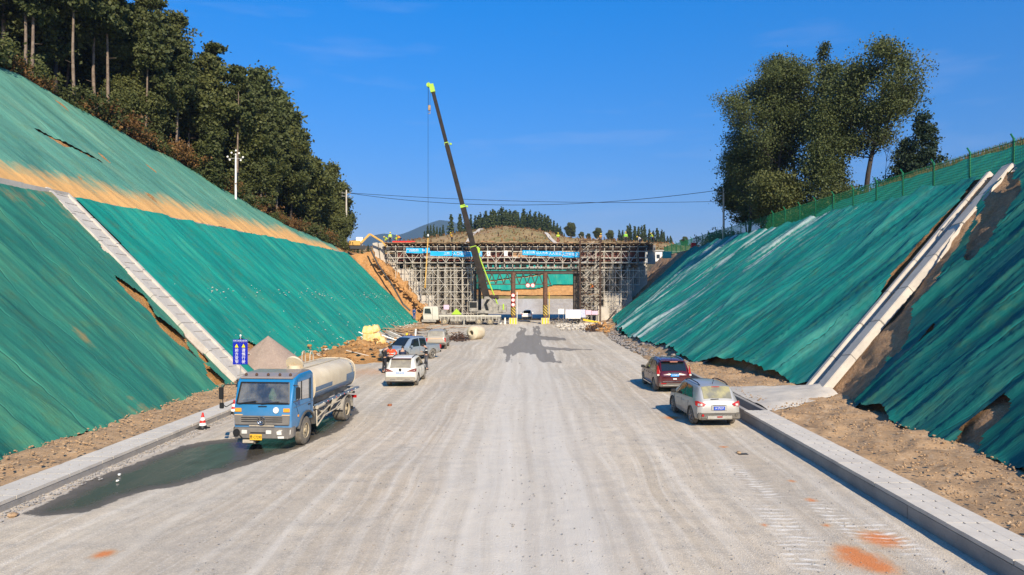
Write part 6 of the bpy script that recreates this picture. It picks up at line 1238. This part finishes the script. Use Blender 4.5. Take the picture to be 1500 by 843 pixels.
def person(label, loc, rz, jacket, trousers, arms=('down', 'down'), lean=0, crouch=0, helmet=None, stripe=None, head_down=.1, s=1.0, stride=.04, group=None):
    t = thing('person', label, 'person', loc, rz, group); t.scale = (s, s, s)
    hz = .93 - .45 * crouch
    def up(x, y, z):                                    # upper body bends forward at the pelvis
        dz = z - .93; return (x, y * math.cos(lean) + dz * math.sin(lean) - .18 * crouch, hz + dz * math.cos(lean) - y * math.sin(lean))
    V = [up(0, 0, .93), up(0, .01, 1.14), up(0, 0, 1.34), up(0, 0, 1.46), up(0, .02 + head_down * .2, 1.53), up(0, .03 + head_down * .5, 1.60), up(0, .02 + head_down * .6, 1.69)]
    rad = [(.125, .095), (.125, .095), (.15, .10), (.055, .055), (.062, .07), (.078, .095), (.055, .07)]; E = [(0, 1), (1, 2), (2, 3), (3, 4), (4, 5), (5, 6)]
    cl = {'j': [], 't': []}
    arm_ids = []
    for sd, mode in zip((-1, 1), arms):
        sh = up(sd * .185, 0, 1.40)
        if mode == 'down': el = up(sd * .24, -.02, 1.13); wr = up(sd * .25, .06, .88); hd = (0, .02, -.08)
        elif mode == 'front': el = up(sd * .23, .06, 1.15); wr = up(sd * .10, .27, 1.20); hd = (-sd * .03, .07, .02)
        elif mode == 'hip': el = up(sd * .36, -.06, 1.18); wr = up(sd * .20, .05, 1.02); hd = (-sd * .05, .04, -.02)
        elif mode == 'reach': el = up(sd * .22, .22, 1.25); wr = up(sd * .18, .44, 1.12); hd = (0, .07, -.03)
        else: el = up(sd * .30, .12, 1.5); wr = up(sd * .28, .22, 1.72); hd = (0, .03, .07)
        i = len(V); V += [sh, el, wr]; rad += [.058, .043, .030]; E += [(2, i), (i, i + 1), (i + 1, i + 2)]; arm_ids.append(i)
        w_ = Vector(wr); hdv = Vector(hd).normalized(); palm = w_ + hdv * .07; V.append(tuple(palm)); rad.append((.034, .018)); E.append((i + 2, i + 3))
        sdv = hdv.cross(Vector((0, 0, 1)) if abs(hdv.z) < .8 else Vector((0, 1, 0))).normalized()
        for f, (o_, L_) in enumerate(((-.030, .060), (-.010, .072), (.010, .068), (.030, .054))):
            j = len(V); V += [tuple(palm + sdv * o_ + hdv * .025), tuple(palm + sdv * o_ * 1.1 + hdv * (.025 + L_) + Vector((0, .008, -.012)))]; rad += [.009, .0075]; E += [(i + 3, j), (j, j + 1)]
        j = len(V); V.append(tuple(w_ + hdv * .055 + sdv * -.055)); rad.append(.009); E.append((i + 3, j))
    leg = []
    for sd in (-1, 1):
        st_ = stride * sd; fw_ = .30 * crouch
        i = len(V); V += [(sd * .09, -.18 * crouch, hz - .05), (sd * (.10 + .06 * crouch), .02 + st_ + fw_, .50 - .02 * crouch), (sd * .11, -.01 + st_ * 1.5, .09), (sd * .12, .12 + st_ * 1.5, .045)]
        rad += [.085, .058, .042, (.042, .035)]; E += [(0, i), (i, i + 1), (i + 1, i + 2), (i + 2, i + 3)]; leg.append(i)
    body = skin('body', V, E, rad, M['skin'], t)
    # jacket
    JV = [V[0], V[1], V[2], tuple(Vector(V[3]) * .7 + Vector(V[2]) * .3)]; JR = [(.165, .125), (.16, .125), (.185, .13), (.08, .07)]; JE = [(0, 1), (1, 2), (2, 3)]
    for i in arm_ids: j = len(JV); JV += [V[i], V[i + 1], tuple(Vector(V[i + 1]) * .12 + Vector(V[i + 2]) * .88)]; JR += [.078, .062, .05]; JE += [(2, j), (j, j + 1), (j + 1, j + 2)]
    jk = skin('jacket', JV, JE, JR, jacket, t)
    TV = [V[0]]; TRd = [(.15, .115)]; TE = []
    for i in leg: j = len(TV); TV += [V[i], V[i + 1], tuple(Vector(V[i + 2]) + Vector((0, 0, .03)))]; TRd += [.105, .078, .064]; TE += [(0, j), (j, j + 1), (j + 1, j + 2)]
    skin('trousers', TV, TE, TRd, trousers, t)
    for i in leg:
        b = MB(); a = Vector(V[i + 2]); b.box(a + Vector((0, .05, -.045)), (.10, .27, .085)); b.build('shoe', M['black'], t, bevel=.03)
    hc = Vector(V[5]); hup = (Vector(V[6]) - Vector(V[4])).normalized(); mq = hup.to_track_quat('Z', 'Y').to_matrix()
    fwd = Vector((0, math.cos(lean + head_down), -math.sin(lean + head_down)))
    if helmet:
        b = MB(); b.lathe([(.150, .0), (.148, .012), (.125, .02), (.120, .06), (.09, .105), (.04, .13), (.005, .135)], 16, None, cap=False); b.box((0, .14, .008), (.16, .08, .012)); o = b.build('helmet', helmet, t, smooth=50); o.location = hc + hup * .035; o.rotation_euler = (-(lean + head_down * .5), 0, 0)
    b = MB(); b.lathe([(.092, -.06), (.104, -.01), (.100, .04), (.07, .09), (.02, .108)], 14, None, cap=False); o = b.build('hair', M['hair'], t, smooth=60); o.location = hc + hup * .02 - fwd * .022; o.rotation_euler = (-(lean + head_down * .5), 0, 0); o.scale = (.92, 1.0, 1)
    b = MB(); b.box(hc + fwd * .098 - hup * .012, (.022, .03, .04)); [b.box(hc + fwd * .088 + hup * .012 + Vector((s2 * .03, 0, 0)), (.02, .01, .012)) for s2 in (-1, 1)]; b.box(hc + fwd * .088 - hup * .05, (.04, .01, .01)); b.build('face_features', M['skin'], t, bevel=.003)
    if stripe:
        for k, hgt in enumerate((1.02, 1.18)):
            b = MB(); cc = Vector(up(0, 0, hgt)); b.lathe([(.19, -.02), (.19, .02)], 18, None, cap=False); o = b.build('reflective_band', stripe, t); o.location = cc; o.rotation_euler = (-lean, 0, 0); o.scale = (1, .76, 1)
    return t
refl = mat('reflective silver', (.75, .75, .72), rough=.3)
person('man in black on the left, head bowed over papers, beside the white SUV', G(563, 546.5), R(-60), BL, TR, ('front', 'front'), .06, 0, None, None, .5, 1.02)
person('man in orange red jacket with white shoulder patches in front of the pickup', (-8.9, 45.0, 0), R(185), OR, TR, ('hip', 'hip'), 0, 0, None, refl, .3)
person('man in navy seen from behind next to the orange jacket', (-8.2, 45.2, 0), R(5), NV, TR, ('front', 'front'), .05, 0, None, None, .2, .95)
wm = person('man in black with white sleeve stripes standing alone right of the white SUV', G(624.5, 542), R(100), BL, GR, ('front', 'down'), .03, 0, None, None, .35, 1.03)
b = MB(); b.lathe([(.055, -.02), (.055, .02)], 12, None, cap=False)
for sx_ in (-1, 1): o = (b.build('sleeve_stripe', refl, wm)); o.location = (sx_ * .205, .01, 1.30); o.scale = (1.5, 1.5, 1.2)
person('worker in dark purple with yellow helmet bending behind the silver blue pickup', (-9.3, 56.5, .35), R(120), PU, TR, ('reach', 'reach'), .8, 0, M['yellow'], None, .2)
person('worker in blue overalls standing at the edge of the left net by the crane cab', (-16.6, 101.0, .9), R(-30), BW, BW, ('down', 'down'), 0, 0, None, None, .1, 1.05)
HY = mat('yellow helmet plastic', (.85, .62, .02), rough=.3)
dz = 12.70
def dk(px, lab, rz, jk, tr, **k): person(lab, ((px - 771) * .1085, 108.5, dz), R(rz), jk, tr, helmet=HY, **k)
dk(571.5, 'standing worker in yellow vest and helmet at the left end of the deck', 200, VY, TR, stripe=refl)
dk(567, 'crouching worker in pale vest at the far left of the deck', 120, VY, GR, lean=.9, crouch=.7, arms=('reach', 'reach'))
dk(579, 'worker in yellow green bending low between the standing man and the orange vest', -100, VY, GR, lean=1.1, crouch=.5, arms=('reach', 'reach'))
dk(586.5, 'worker in bright orange vest bending over on the left part of the deck', 90, VO, NV, lean=.9, crouch=.2, arms=('reach', 'reach'))
dk(662, 'worker in yellow helmet and dark clothes on the deck just left of the boom', 60, cloth('ochre vest', (.45, .25, .03)), TR, lean=.2, arms=('front', 'down'))
dk(817.5, 'worker in yellow vest on the deck above the right banners', 185, VY, cloth('red brown trousers', (.25, .06, .04)), crouch=.15, arms=('front', 'front'))
dk(880, 'worker in ochre jacket with yellow helmet at the top of the stair tower', 200, cloth('ochre jacket', (.5, .27, .08)), TR, crouch=.35, arms=('front', 'front'))
dk(916.5, 'standing worker in lime green vest seen from behind on the right part of the deck', 0, cloth('lime vest', (.32, .75, .05)), TR, s=1.05)
dk(938, 'crouching worker in white and navy on the right part of the deck', 90, cloth('pale shirt', (.6, .6, .65)), NV, lean=.9, crouch=.6, arms=('reach', 'reach'))
dk(956.5, 'worker in yellow green leaning with one leg back at the right end of the deck', 70, cloth('olive lime vest', (.4, .55, .06)), TR, lean=.35, stride=.14, arms=('reach', 'down'))
person('worker in orange vest halfway up inside the right falsework', (10.4, 106.3, 4.6), R(100), VO, TR, lean=.3, helmet=HY, arms=('reach', 'up'))
rod(st, 'work_ledge', (9.2, 1.7, 4.58), (11.6, 1.7, 4.58), .05, M['timber'])

# ---------------------------------------------------------------- street furniture
def cone(lab, loc, s=1.):
    t = thing('traffic_cone', lab, 'traffic cone', loc); t.scale = (s, s, s)
    b = MB(); b.bb(-.2, .2, -.2, .2, 0, .05); b.build('base', M['black'], t, bevel=.01); b = MB(); prof = [(.155, .05), (.135, .14), (.113, .24), (.09, .34), (.066, .45), (.045, .54), (.028, .63)]; names = ['black_band', 'white_band', 'red_band', 'white_band', 'red_band', 'red_tip']
    for i, (nm, mm) in enumerate(zip(names, ('black', 'white', 'red', 'white', 'red', 'red'))):
        b = MB(); b.lathe([prof[i], prof[i + 1]], 18, None, cap=(i == 5)); b.build(nm, M[mm], t, smooth=60)
cone('red and white traffic cone standing clear on the left by the kerb', tuple(G(297, 628.5)), 1.0)
cone('red and white traffic cone half hidden behind the blue truck mirror', tuple(G(343, 607)), 1.0)
sg = thing('road_sign', 'blue warning sign board with two yellow triangles above white writing', 'sign', (-14.25, 34, .3))
M['sign_blue'] = mat('sign blue', (.004, .012, .34), rough=.4)
b = MB(); b.tube((0, .04, -.4), (0, .04, 2.78), .03, n=8); b.build('post', M['steel'], sg)
b = MB(); b.bb(-.37, .37, -.01, .02, 1.35, 2.46); pn = b.build('board', M['sign_blue'], sg, bevel=.01); b = MB(); b.bb(-.37, .37, -.01, .02, 2.475, 2.60); b.build('header_board', mat('header blue', (.03, .06, .36)), sg)
text('平安工地·施工告示牌', .075, M['white'], 'lettering', sg, (0, -.016, 2.53)); b = MB(); b.bb(-.008, .008, -.014, -.01, 1.38, 2.44); b.build('divider', mat('divider blue', (.02, .05, .45)), sg)
for x, w_ in ((-.17, '前方变窄'), (.17, '谨慎行驶')):
    b = MB(); b.poly([(x - .115, -.014, 2.19), (x + .115, -.014, 2.19), (x, -.014, 2.41)], (0, -.004, 0)); b.build('triangle_border', M['black'], pn); b = MB(); b.poly([(x - .09, -.020, 2.205), (x + .09, -.020, 2.205), (x, -.020, 2.38)], (0, -.003, 0)); b.build('warning_triangle', mat('triangle yellow', (.9, .72, .02)), pn); text('!', .13, M['black'], 'lettering', pn, (x, -.026, 2.26))
    for k, ch in enumerate(w_): text(ch, .185, M['white'], 'lettering', pn, (x, -.014, 2.05 - .19 * k), ext=.003)
b = MB(); b.lathe([(.03, 0), (.05, .05), (.03, .1)], 8); b.build('top_lamp', M['white'], sg, loc=(0, .04, 2.74))
# poles and wires
lp = thing('loudspeaker_pole', 'white pole topped with a cluster of lamps and loudspeakers before the wood', 'pole', (-33.2, 78, 14.8))
b = MB(); b.tube((0, 0, 0), (0, 0, 6.1), .13, .09, n=10); b.build('post', M['white'], lp, smooth=40); b = MB(); b.bar((-.9, 0, 5.55), (.9, 0, 5.55), .06); b.bar((0, -.6, 5.9), (0, .6, 5.9), .05); b.build('crossarm', M['steel'], lp)
for x, z in ((-.85, 5.7), (-.4, 6.15), (.1, 6.4), (.45, 6.1), (.9, 5.65), (-.6, 5.35), (.65, 5.3)):
    b = MB(); b.lathe([(.04, -.10), (.06, .0), (.11, .10)], 10, Matrix.Rotation(R(80), 3, 'X')); b.build('lamp_head', M['white'], lp, loc=(x, -.1, z))
def pole(lab, loc, h_, bars):
    t = thing('utility_pole', lab, 'pole', loc); b = MB(); b.tube((0, 0, 0), (0, 0, h_), .17, .11, n=10); b.build('post', M['concrete'], t, smooth=40)
    for z in bars: b = MB(); b.bar((-.75, 0, z), (.75, 0, z), .08); [b.lathe([(.03, z), (.06, z + .08), (.03, z + .16)], 6, Matrix.Identity(3)) if False else b.tube((x, 0, z + .03), (x, 0, z + .2), .045, n=6) for x in (-.7, 0, .7)]; b.build('crossarm', M['steel'], t)
    return t
pole('pale utility pole at the right end of the wood on the left', (-29.0, 110, 12.0), 9.4, (8.4, 8.9)); pole('pale utility pole beside the left foot of the right tree group', (26.3, 91, 11.3), 7.6, (7.0,))
for (x0, y0, z0), (x1, y1, z1), sag, lab in (((-28.6, 110, 20.9), (26.3, 91, 18.7), 2.0, 'lower overhead cable sagging across the sky behind the crane boom'), ((-28.8, 110.5, 21.0), (120, 130, 30), 4.2, 'upper overhead cable sagging across the sky behind the crane boom')):
    b = MB(); pts = [Vector((x0 + (x1 - x0) * t, y0 + (y1 - y0) * t, z0 + (z1 - z0) * t - 4 * sag * t * (1 - t))) for t in np.linspace(0, 1, 30)]; b.path(pts, .035, 4); b.build('overhead_cable', M['black'], label=lab, cat='cable')
# green wire fence on the right bench
M['fence_green'] = mat('green fence paint', (.004, .17, .06), (.006, .12, .05), 4, .45)
fe = thing('wire_fence', 'green wire mesh fence along the top of the right slope', 'fence', (26.25, 0, 11.5))
pb_ = MB(); pb_.tube((0, 0, -.3), (0, 0, 2.05), .065, n=8); pb_.tube((0, 0, 2.0), (-.18, 0, 2.28), .045, n=6); pm = bpy.data.meshes.new('post'); pm.from_pydata(pb_.v, [], pb_.f); pm.materials.append(M['fence_green'])
wb = MB()
for k in range(1, 30): wb.tube((0, k * .12, .1), (0, k * .12, 1.95), .011, n=3, caps=False)
for k in range(12): wb.tube((0, 0, .12 + k * .157), (0, 3.6, .12 + k * .157), .011 if k not in (0, 11) else .025, n=3, caps=False)
wm_ = bpy.data.meshes.new('mesh_panel'); wm_.from_pydata(wb.v, [], wb.f); wm_.materials.append(M['fence_green'])
for k in range(-5, 26):
    y = 36.8 + k * 3.6; o = bpy.data.objects.new('post', pm); o.location = (0, y, 0); o.rotation_euler = (rnd.uniform(-.02, .02), rnd.uniform(-.02, .02), 0); link(o, fe); o = bpy.data.objects.new('mesh_panel', wm_); o.location = (0, y, 0); link(o, fe)

# ---------------------------------------------------------------- piles, debris, loose things
def rock(b, c, r_, rr, fl=.7):
    vs = []; ph = rr.uniform(0, 6)
    for z, f in ((-.6, .7), (.1, 1.0), (.75, .6)):
        for k in range(6): a = ph + k * 1.047; q = r_ * f * rr.uniform(.7, 1.2); vs.append((c[0] + q * math.cos(a), c[1] + q * math.sin(a), c[2] + z * r_ * fl * rr.uniform(.8, 1.1)))
    b.add(vs, [(j * 6 + k, j * 6 + (k + 1) % 6, j * 6 + 6 + (k + 1) % 6, j * 6 + 6 + k) for j in range(2) for k in range(6)] + [tuple(range(5, -1, -1)), tuple(range(12, 18))])
rr = random.Random(9)
def scatter(name, lab, mt, fn, N_, cat='stones'):
    b = MB()
    for _ in range(N_): c, r_ = fn(); rock(b, c, r_, rr)
    b.build(name, mt, label=lab, cat=cat, kind='stuff')
def fR():
    y = 12 + 33 * rr.random() ** 1.3; x = rr.uniform(10.1, float(xtR(np.array(y))) + .4); return (x, y, .48 + (x - 10) * .02), rr.choice((.012, .018, .025, .03, .05))
scatter('verge_stones', 'small stones and clods scattered along the right dirt verge', M['dirt'], fR, 2600)
scatter('verge_stones', 'small stones and clods scattered along the left dirt verge', M['dirt'], lambda: ((rr.uniform(-16.4, -13.8), 17 + 22 * rr.random(), .34), rr.choice((.015, .02, .03, .05))), 1500)
T_, Yt = np.meshgrid(np.linspace(0, 1, 26), np.arange(45, 95, .12)); xt_ = xtR(Yt); Xt = xt_ - 1.3 + T_ * 2.9; Zt = -.25 + 1.35 * smooth(T_ * 1.1) * (.7 + .4 * vn(Yt * .35, 0, 4))
dn = vn(Yt * 1.3, T_ * 4, 31) * .5 + vn(Yt * 3.2, T_ * 8, 32) * .35 + vn(Yt * 7, T_ * 14, 33) * .2; Xt = Xt - (dn - .5) * .42; Zt = Zt + (vn(Yt * 2.6, T_ * 5, 34) - .5) * .25 * np.sin(T_ * 3.14)
grid('rock_face', Xt, Yt, Zt, M['rock_grey'], label='rough grey and brown rock face exposed below the far right net', cat='rock face', smooth=False)
def fT():
    y = 46 + 44 * rr.random(); x = float(xtR(np.array(y))) - 1.1 + abs(rr.gauss(0, .55)); return (x, y, .04 + max(0, (x - float(xtR(np.array(y))) + 1.0)) * .45 + rr.uniform(-.05, .1)), rr.choice((.05, .08, .12, .2))
scatter('rock_toe', 'grey broken rocks exposed below the far right net', M['rock_grey'], fT, 700, 'rocks')
scatter('rock_toe', 'pale and brown rubble spilled at the foot of the far right slope by the scaffold', M['orange_earth'], lambda: ((rr.gauss(11.6, 1.5), rr.gauss(92, 5), rr.uniform(.05, .5)), rr.choice((.1, .2, .3, .35))), 200, 'rubble')
scatter('rubble_strip', 'pale rubble strewn before the right falsework', M['concrete'], lambda: ((rr.uniform(4.2, 13.5), rr.gauss(97, 4.2), rr.uniform(.05, .3)), rr.choice((.06, .1, .16, .26))), 420, 'rubble')
scatter('road_gravel', 'loose gravel scattered over the road surface', M['concrete_wall'], lambda: ((rr.uniform(-7.5, 8.6), 12.5 + 45 * rr.random() ** 1.6, .015), rr.choice((.008, .012, .016, .024))), 2200, 'gravel')
scatter('earth_clods', 'orange clods on the bare earth bank left of the abutment', M['orange_earth'], lambda: (lambda q, y: ((-13.6 - q * 10, y, q * 9.9 + .1), rr.choice((.1, .16, .25, .35))))(rr.random(), rr.uniform(104.5, 107.5)), 260, 'clods')
scatter('edge_gravel', 'gravel heaped along the foot of the left kerb wall', M['concrete_wall'], lambda: ((-12.66 + abs(rr.gauss(0, .22)), 14 + 22 * rr.random(), .02), rr.choice((.015, .025, .04))), 900, 'gravel')
scatter('toe_rubble', 'pale stones along the foot of the far left net', M['concrete'], lambda: ((rr.gauss(-16.1, .45), 42 + 58 * rr.random(), rr.uniform(.05, .6)), rr.choice((.05, .07, .1, .16))), 380, 'rubble')
for px, py, r_ in ((175, 697, .055), (172, 706, .05), (18, 757, .12), (1082, 665, .09)):
    g = G(px, py); b = MB(); rock(b, (0, 0, .03), r_, rr); b.build('stone', M['white'] if px < 180 and px > 20 else M['dirt'], label={175: 'white lump in the puddle, upper of two', 172: 'white lump in the puddle, lower of two', 18: 'beige stone lying at the left kerb foot', 1082: 'dark flat scrap on the road below the silver crossover'}[px], cat='stone').location = g
def fN():
    y = 42 + 58 * rr.random(); bb = abs(rr.gauss(0, 1.6)) if rr.random() < .6 else 6.8 + rr.gauss(0, .35) - (y - 60) * .02; x = -16.2 - bb * .712; return (x + .12, y, bb * .702 + .20), rr.choice((.03, .04, .05, .07))
scatter('net_stones', 'small pale stones caught in rows on the bright left net', M['concrete'], fN, 330)
def mound(name, lab, cx, cy, rx, ry, h_, mt, sd, kind=None, cat='heap', p=1.0, amp=.25, fr=1.2):
    T, A = np.meshgrid(np.linspace(0, 1, 34), np.linspace(0, 2 * math.pi, 70)); q = T * (1 + .25 * (fbm(np.cos(A) * 1.5 + sd, np.sin(A) * 1.5, 3, sd) - .5)); X = cx + rx * q * np.cos(A); Yy = cy + ry * q * np.sin(A)
    Zz = h_ * (1 - T) ** p - .12 + amp * (fbm(X * fr, Yy * fr, 5, sd) - .5) * (1 - T ** 4) ; Zz[-1] = Zz[0]; X[-1] = X[0]; Yy[-1] = Yy[0]
    return grid(name, X, Yy, Zz, mt, label=lab, cat=cat, kind=kind)
M['sand'] = m_earth('brown grey sand', (.33, .25, .20), (.27, .205, .165), (.42, .33, .27), 1.5, .02, 25)
mound('sand_pile', 'smooth brown grey sand pile against the left net behind the tanker', -16.5, 43.6, 3.2, 2.6, 2.55, M['sand'], 3, p=.95, amp=.10)
mound('soil_heap', 'lumpy orange soil heap spilling from the left slope behind the white SUV', -13.4, 56, 4.3, 8.0, 1.35, M['orange_earth'], 5, amp=.7, fr=.8)
mound('soil_heap', 'low orange soil spill left of the tanker roof at the slope foot', -15.6, 49, 3.0, 4.5, .9, M['orange_earth'], 8, amp=.5)
scatter('soil_clods', 'orange clods strewn over the soil heap', M['orange_earth'], lambda: ((rr.gauss(-13.3, 1.8), rr.gauss(56, 3.6), rr.uniform(.1, 1.1)), rr.choice((.06, .1, .15, .22))), 260, 'clods')
M['bag'] = mat('yellow bag cloth', (.70, .42, .10), (.80, .62, .34), 2.0, .8, bump=.3, bs=5)
for i, (px, py, r_, lab) in enumerate(((540, 484, .48, 'yellow bulk bag, upper left of the stack on the soil heap'), (549, 482, .42, 'yellow bulk bag, upper right of the stack on the soil heap'), (541, 493, .52, 'yellow bulk bag with a pale side, middle left of the stack'), (551, 494, .48, 'yellow bulk bag, middle right of the stack'), (558, 499, .42, 'lowest yellow bulk bag, rightmost on the soil heap'))):
    c = W(px, py, 62); b = MB(); b.box((0, 0, 0), (r_ * 2.1, r_ * 1.8, r_ * 1.5), None, .86); b.box((.1 * r_, 0, r_ * .78), (r_ * .9, r_ * .7, r_ * .3), (.1, .2, .4), .6); b.build('bulk_bag', M['bag'], label=lab, cat='bag', loc=c, bevel=r_ * .22).rotation_euler = (rr.uniform(-.3, .3), rr.uniform(-.3, .3), 0)
mound('soil_heap', 'small orange heap under the stacked yellow bags', -14.3, 62.4, 2.6, 2.2, .75, M['orange_earth'], 12, amp=.4)
tp_ = thing('timber_pile', 'untidy pile of planks and formwork scraps left of the crane truck', 'timber pile', (-14, 78, 0))
for k in range(95):
    x = rr.gauss(-.2, 2.0); y = rr.gauss(2, 6.5); z = abs(rr.gauss(.25, .35)) + .05
    block(tp_, 'plank', (x, y, z), (rr.uniform(1.2, 3.6), rr.uniform(.10, .28), .06), rr.choice((M['timber'], M['timber'], M['timber_red'], M['rust'])), (rr.uniform(-.12, .12), rr.uniform(-.25, .25), rr.uniform(-.9, .5)))
bl = thing('rebar_bundle', 'bundle of bluish steel props and pipes heaped beside the yellow bags', 'pipe heap', (-13.2, 67.5, 0))
for k in range(34): x = rr.gauss(0, .7); y = rr.gauss(0, 1.6); rod(bl, 'prop', (x - 1.0, y - .8, rr.uniform(.5, 1.4)), (x + 1.1, y + rr.uniform(-.8, .8), rr.uniform(.1, .5)), .055, M['pickup_blue'] if k % 3 else M['white'])
b = MB(); b.tube((-10.7, 65.5, .1), (-10.6, 65.5, 1.6), .09, n=8); b.build('white_post', M['white'], label='short white post standing among the debris behind the pickup', cat='post')
M['cream'] = mat('dusty cream concrete', (.62, .53, .38), (.52, .43, .30), 2, .8, bump=.2, bs=10)
dr = thing('concrete_drum', 'cream cylinder with a round dark hole lying on the road before the crane', 'drum', (-5.45, 73.5, .74), R(-28))
Mx = Matrix.Rotation(R(90), 3, 'X')
b = MB(); b.lathe([(.26, -.55), (.26, .92), (.34, .94), (.70, .72), (.74, .6), (.74, -.75), (.6, -.95), (.26, -.95)], 28, Mx, cap=False); b.build('shell', M['cream'], dr, smooth=35); b = MB(); b.lathe([(.26, -.5), (.001, -.5)], 16, Mx, cap=False); b.build('inner_wall', M['black'], dr)
def wire_heap(lab, c, r_, N_, mt, h_=.5):
    b = MB()
    for _ in range(N_): p = Vector((rr.gauss(0, r_), rr.gauss(0, r_ * 1.6), abs(rr.gauss(.15, h_ * .5)))); d = Vector((rr.uniform(-1, 1), rr.uniform(-1, 1), rr.uniform(-.4, .6))).normalized() * rr.uniform(.3, .8); b.tube(p, p + d, rr.uniform(.02, .05), n=4)
    for _ in range(N_ // 4): rock(b, (rr.gauss(0, r_), rr.gauss(0, r_ * 1.4), .12), rr.uniform(.08, .2), rr)
    b.build('scrap_heap', mt, label=lab, cat='scrap heap', kind='stuff', loc=c)
wire_heap('dark tangled heap of scrap between the pickups and the cream drum', (-7.4, 72.5, 0), .75, 150, M['rust'])
wire_heap('dark scrap heap on the rubble left of the far right net', (8.3, 86, .1), .45, 70, M['rust'], .6)
wire_heap('second dark scrap heap beside the rubble, nearer the scaffold', (9.3, 89, .2), .4, 60, M['rust'], .7)
wire_heap('brushwood and debris piled at the foot of the left falsework', (-8.5, 106.0, 0), .8, 120, M['scaffold_dark'])
wire_heap('tangle of tubes and debris at the foot of the right falsework', (6, 106, 0), 1.4, 200, M['scaffold_dark'])
for (p, q, w_, mt, lab) in (((7.6, 99, .35), (13.2, 99.5, .45), .35, 'concrete', 'long pale concrete beam lying before the right falsework'), ((8.4, 101, .9), (10.8, 101, .45), .28, 'yellow', 'pale yellow beam leaning on rubble before the right falsework'), ((11.6, 101, .3), (13.4, 102, 2.2), .16, 'dark_steel', 'dark tube leaning against the slope at the right falsework foot'), ((12.3, 101, .2), (14.0, 102, 1.9), .14, 'rust', 'rusty tube leaning at the right falsework foot')):
    b = MB(); b.bar(p, q, w_, w_); b.build('loose_beam', M[mt], label=lab, cat='beam')
b = MB(); b.path([(-24.0, 104.2, 11.9), (-22.6, 103.9, 9.2), (-20.4, 103.4, 6.2), (-18.6, 102.9, 3.2), (-17.5, 102.8, 2.2)], .13, 8); b.build('drain_hose', M['black'], label='black hose running down the orange earth beside the left abutment', cat='hose')
for p, q, lab in (((-13.6, 51.5, .8), (-11.2, 52.2, .12), 'pale plank lying on the orange soil left of the men'),): b = MB(); b.bar(p, q, .16, .05); b.build('loose_plank', M['concrete'], label=lab, cat='plank')
# barriers behind the portal and small traffic things
for i, x in enumerate((-4.0, -3.3)):
    b = MB(); b.tube((0, 0, 0), (0, 0, 1.0), .18, .12, n=10); b.build('barrier_drum', M['white'], label=('white barrel standing left of the left striped column' if i else 'white barrel farther left of the striped column, near the crane'), cat='barrel', loc=(x, 105.6, 0))
g = G(677, 493); b = MB(); b.lathe([(.12, 0), (.1, .15), (.02, .22)], 8); b.build('red_marker', M['red'], label='tiny red marker on the ground left of the cream drum', cat='marker', loc=g)
b = MB(); rock(b, (0, 0, .03), .14, rr); b.build('brown_rag', mat('brown rag', (.25, .09, .04), rough=.9), label='small brown rag on the road right of the tanker', cat='rag', loc=G(571, 595))
b = MB(); b.bb(-.16, .16, -.09, .09, 0, .02); b.build('dark_scrap', M['black'], label='dark flat scrap lying on the road near the silver crossover', cat='scrap', loc=G(1088, 666))
# village buildings past the right end
for i, (x, y, z, w_, h_, mt, lab) in enumerate(((36, 205, 13.5, 9, 3.2, 'white', 'low white building left of two beyond the right abutment'), (46, 208, 13.2, 8, 3.4, 'concrete', 'low grey building right of two beyond the right abutment'))):
    t = thing('shed', lab, 'building', (x, y, z)); b = MB(); b.bb(-w_ / 2, w_ / 2, -3, 3, -3, h_); b.build('wall', M[mt], t); b = MB(); b.poly([(-w_ / 2 - .4, -3.4, h_), (w_ / 2 + .4, -3.4, h_), (w_ / 2 + .4, -3.4, h_ + .3), (-w_ / 2 - .4, -3.4, h_ + .3)], (0, 6.8, 0)); b.build('roof', M['steel'], t)
    for k in range(3): b = MB(); b.bb(-.5, .5, -3.03, -3.0, 1, 2.2); b.build('window', M['glass'], t, loc=(-w_ / 3 + k * w_ / 3, 0, 0))
b = MB(); b.box((21.3, 103.5, 10.6), (1.2, 1.0, 1.0)); b.build('green_box', M['net_e'] if False else mat('teal crate', (.05, .35, .32)), label='teal crate at the right end of the overpass', cat='crate', bevel=.03)
b = MB(); b.box((25.2, 103, 11.9), (.7, .6, 1.0)); b.build('red_box', M['red'], label='small red crate on the bank right of the overpass', cat='crate', bevel=.03)

# ---------------------------------------------------------------- thin blue air
n = NB('thin air'); n.n.remove(n.b); pv = n.new('VolumePrincipled'); pv.inputs['Color'].default_value = (.42, .66, 1, 1); pv.inputs['Density'].default_value = .00016; pv.inputs['Anisotropy'].default_value = .2
n.t.links.new(pv.outputs[0], n.out.inputs['Volume']); b = MB(); b.bb(-3200, 3200, -400, 3300, -3, 330); b.build('haze', n.m, kind='stuff', label='thin blue haze in the air over the cutting', cat='haze')
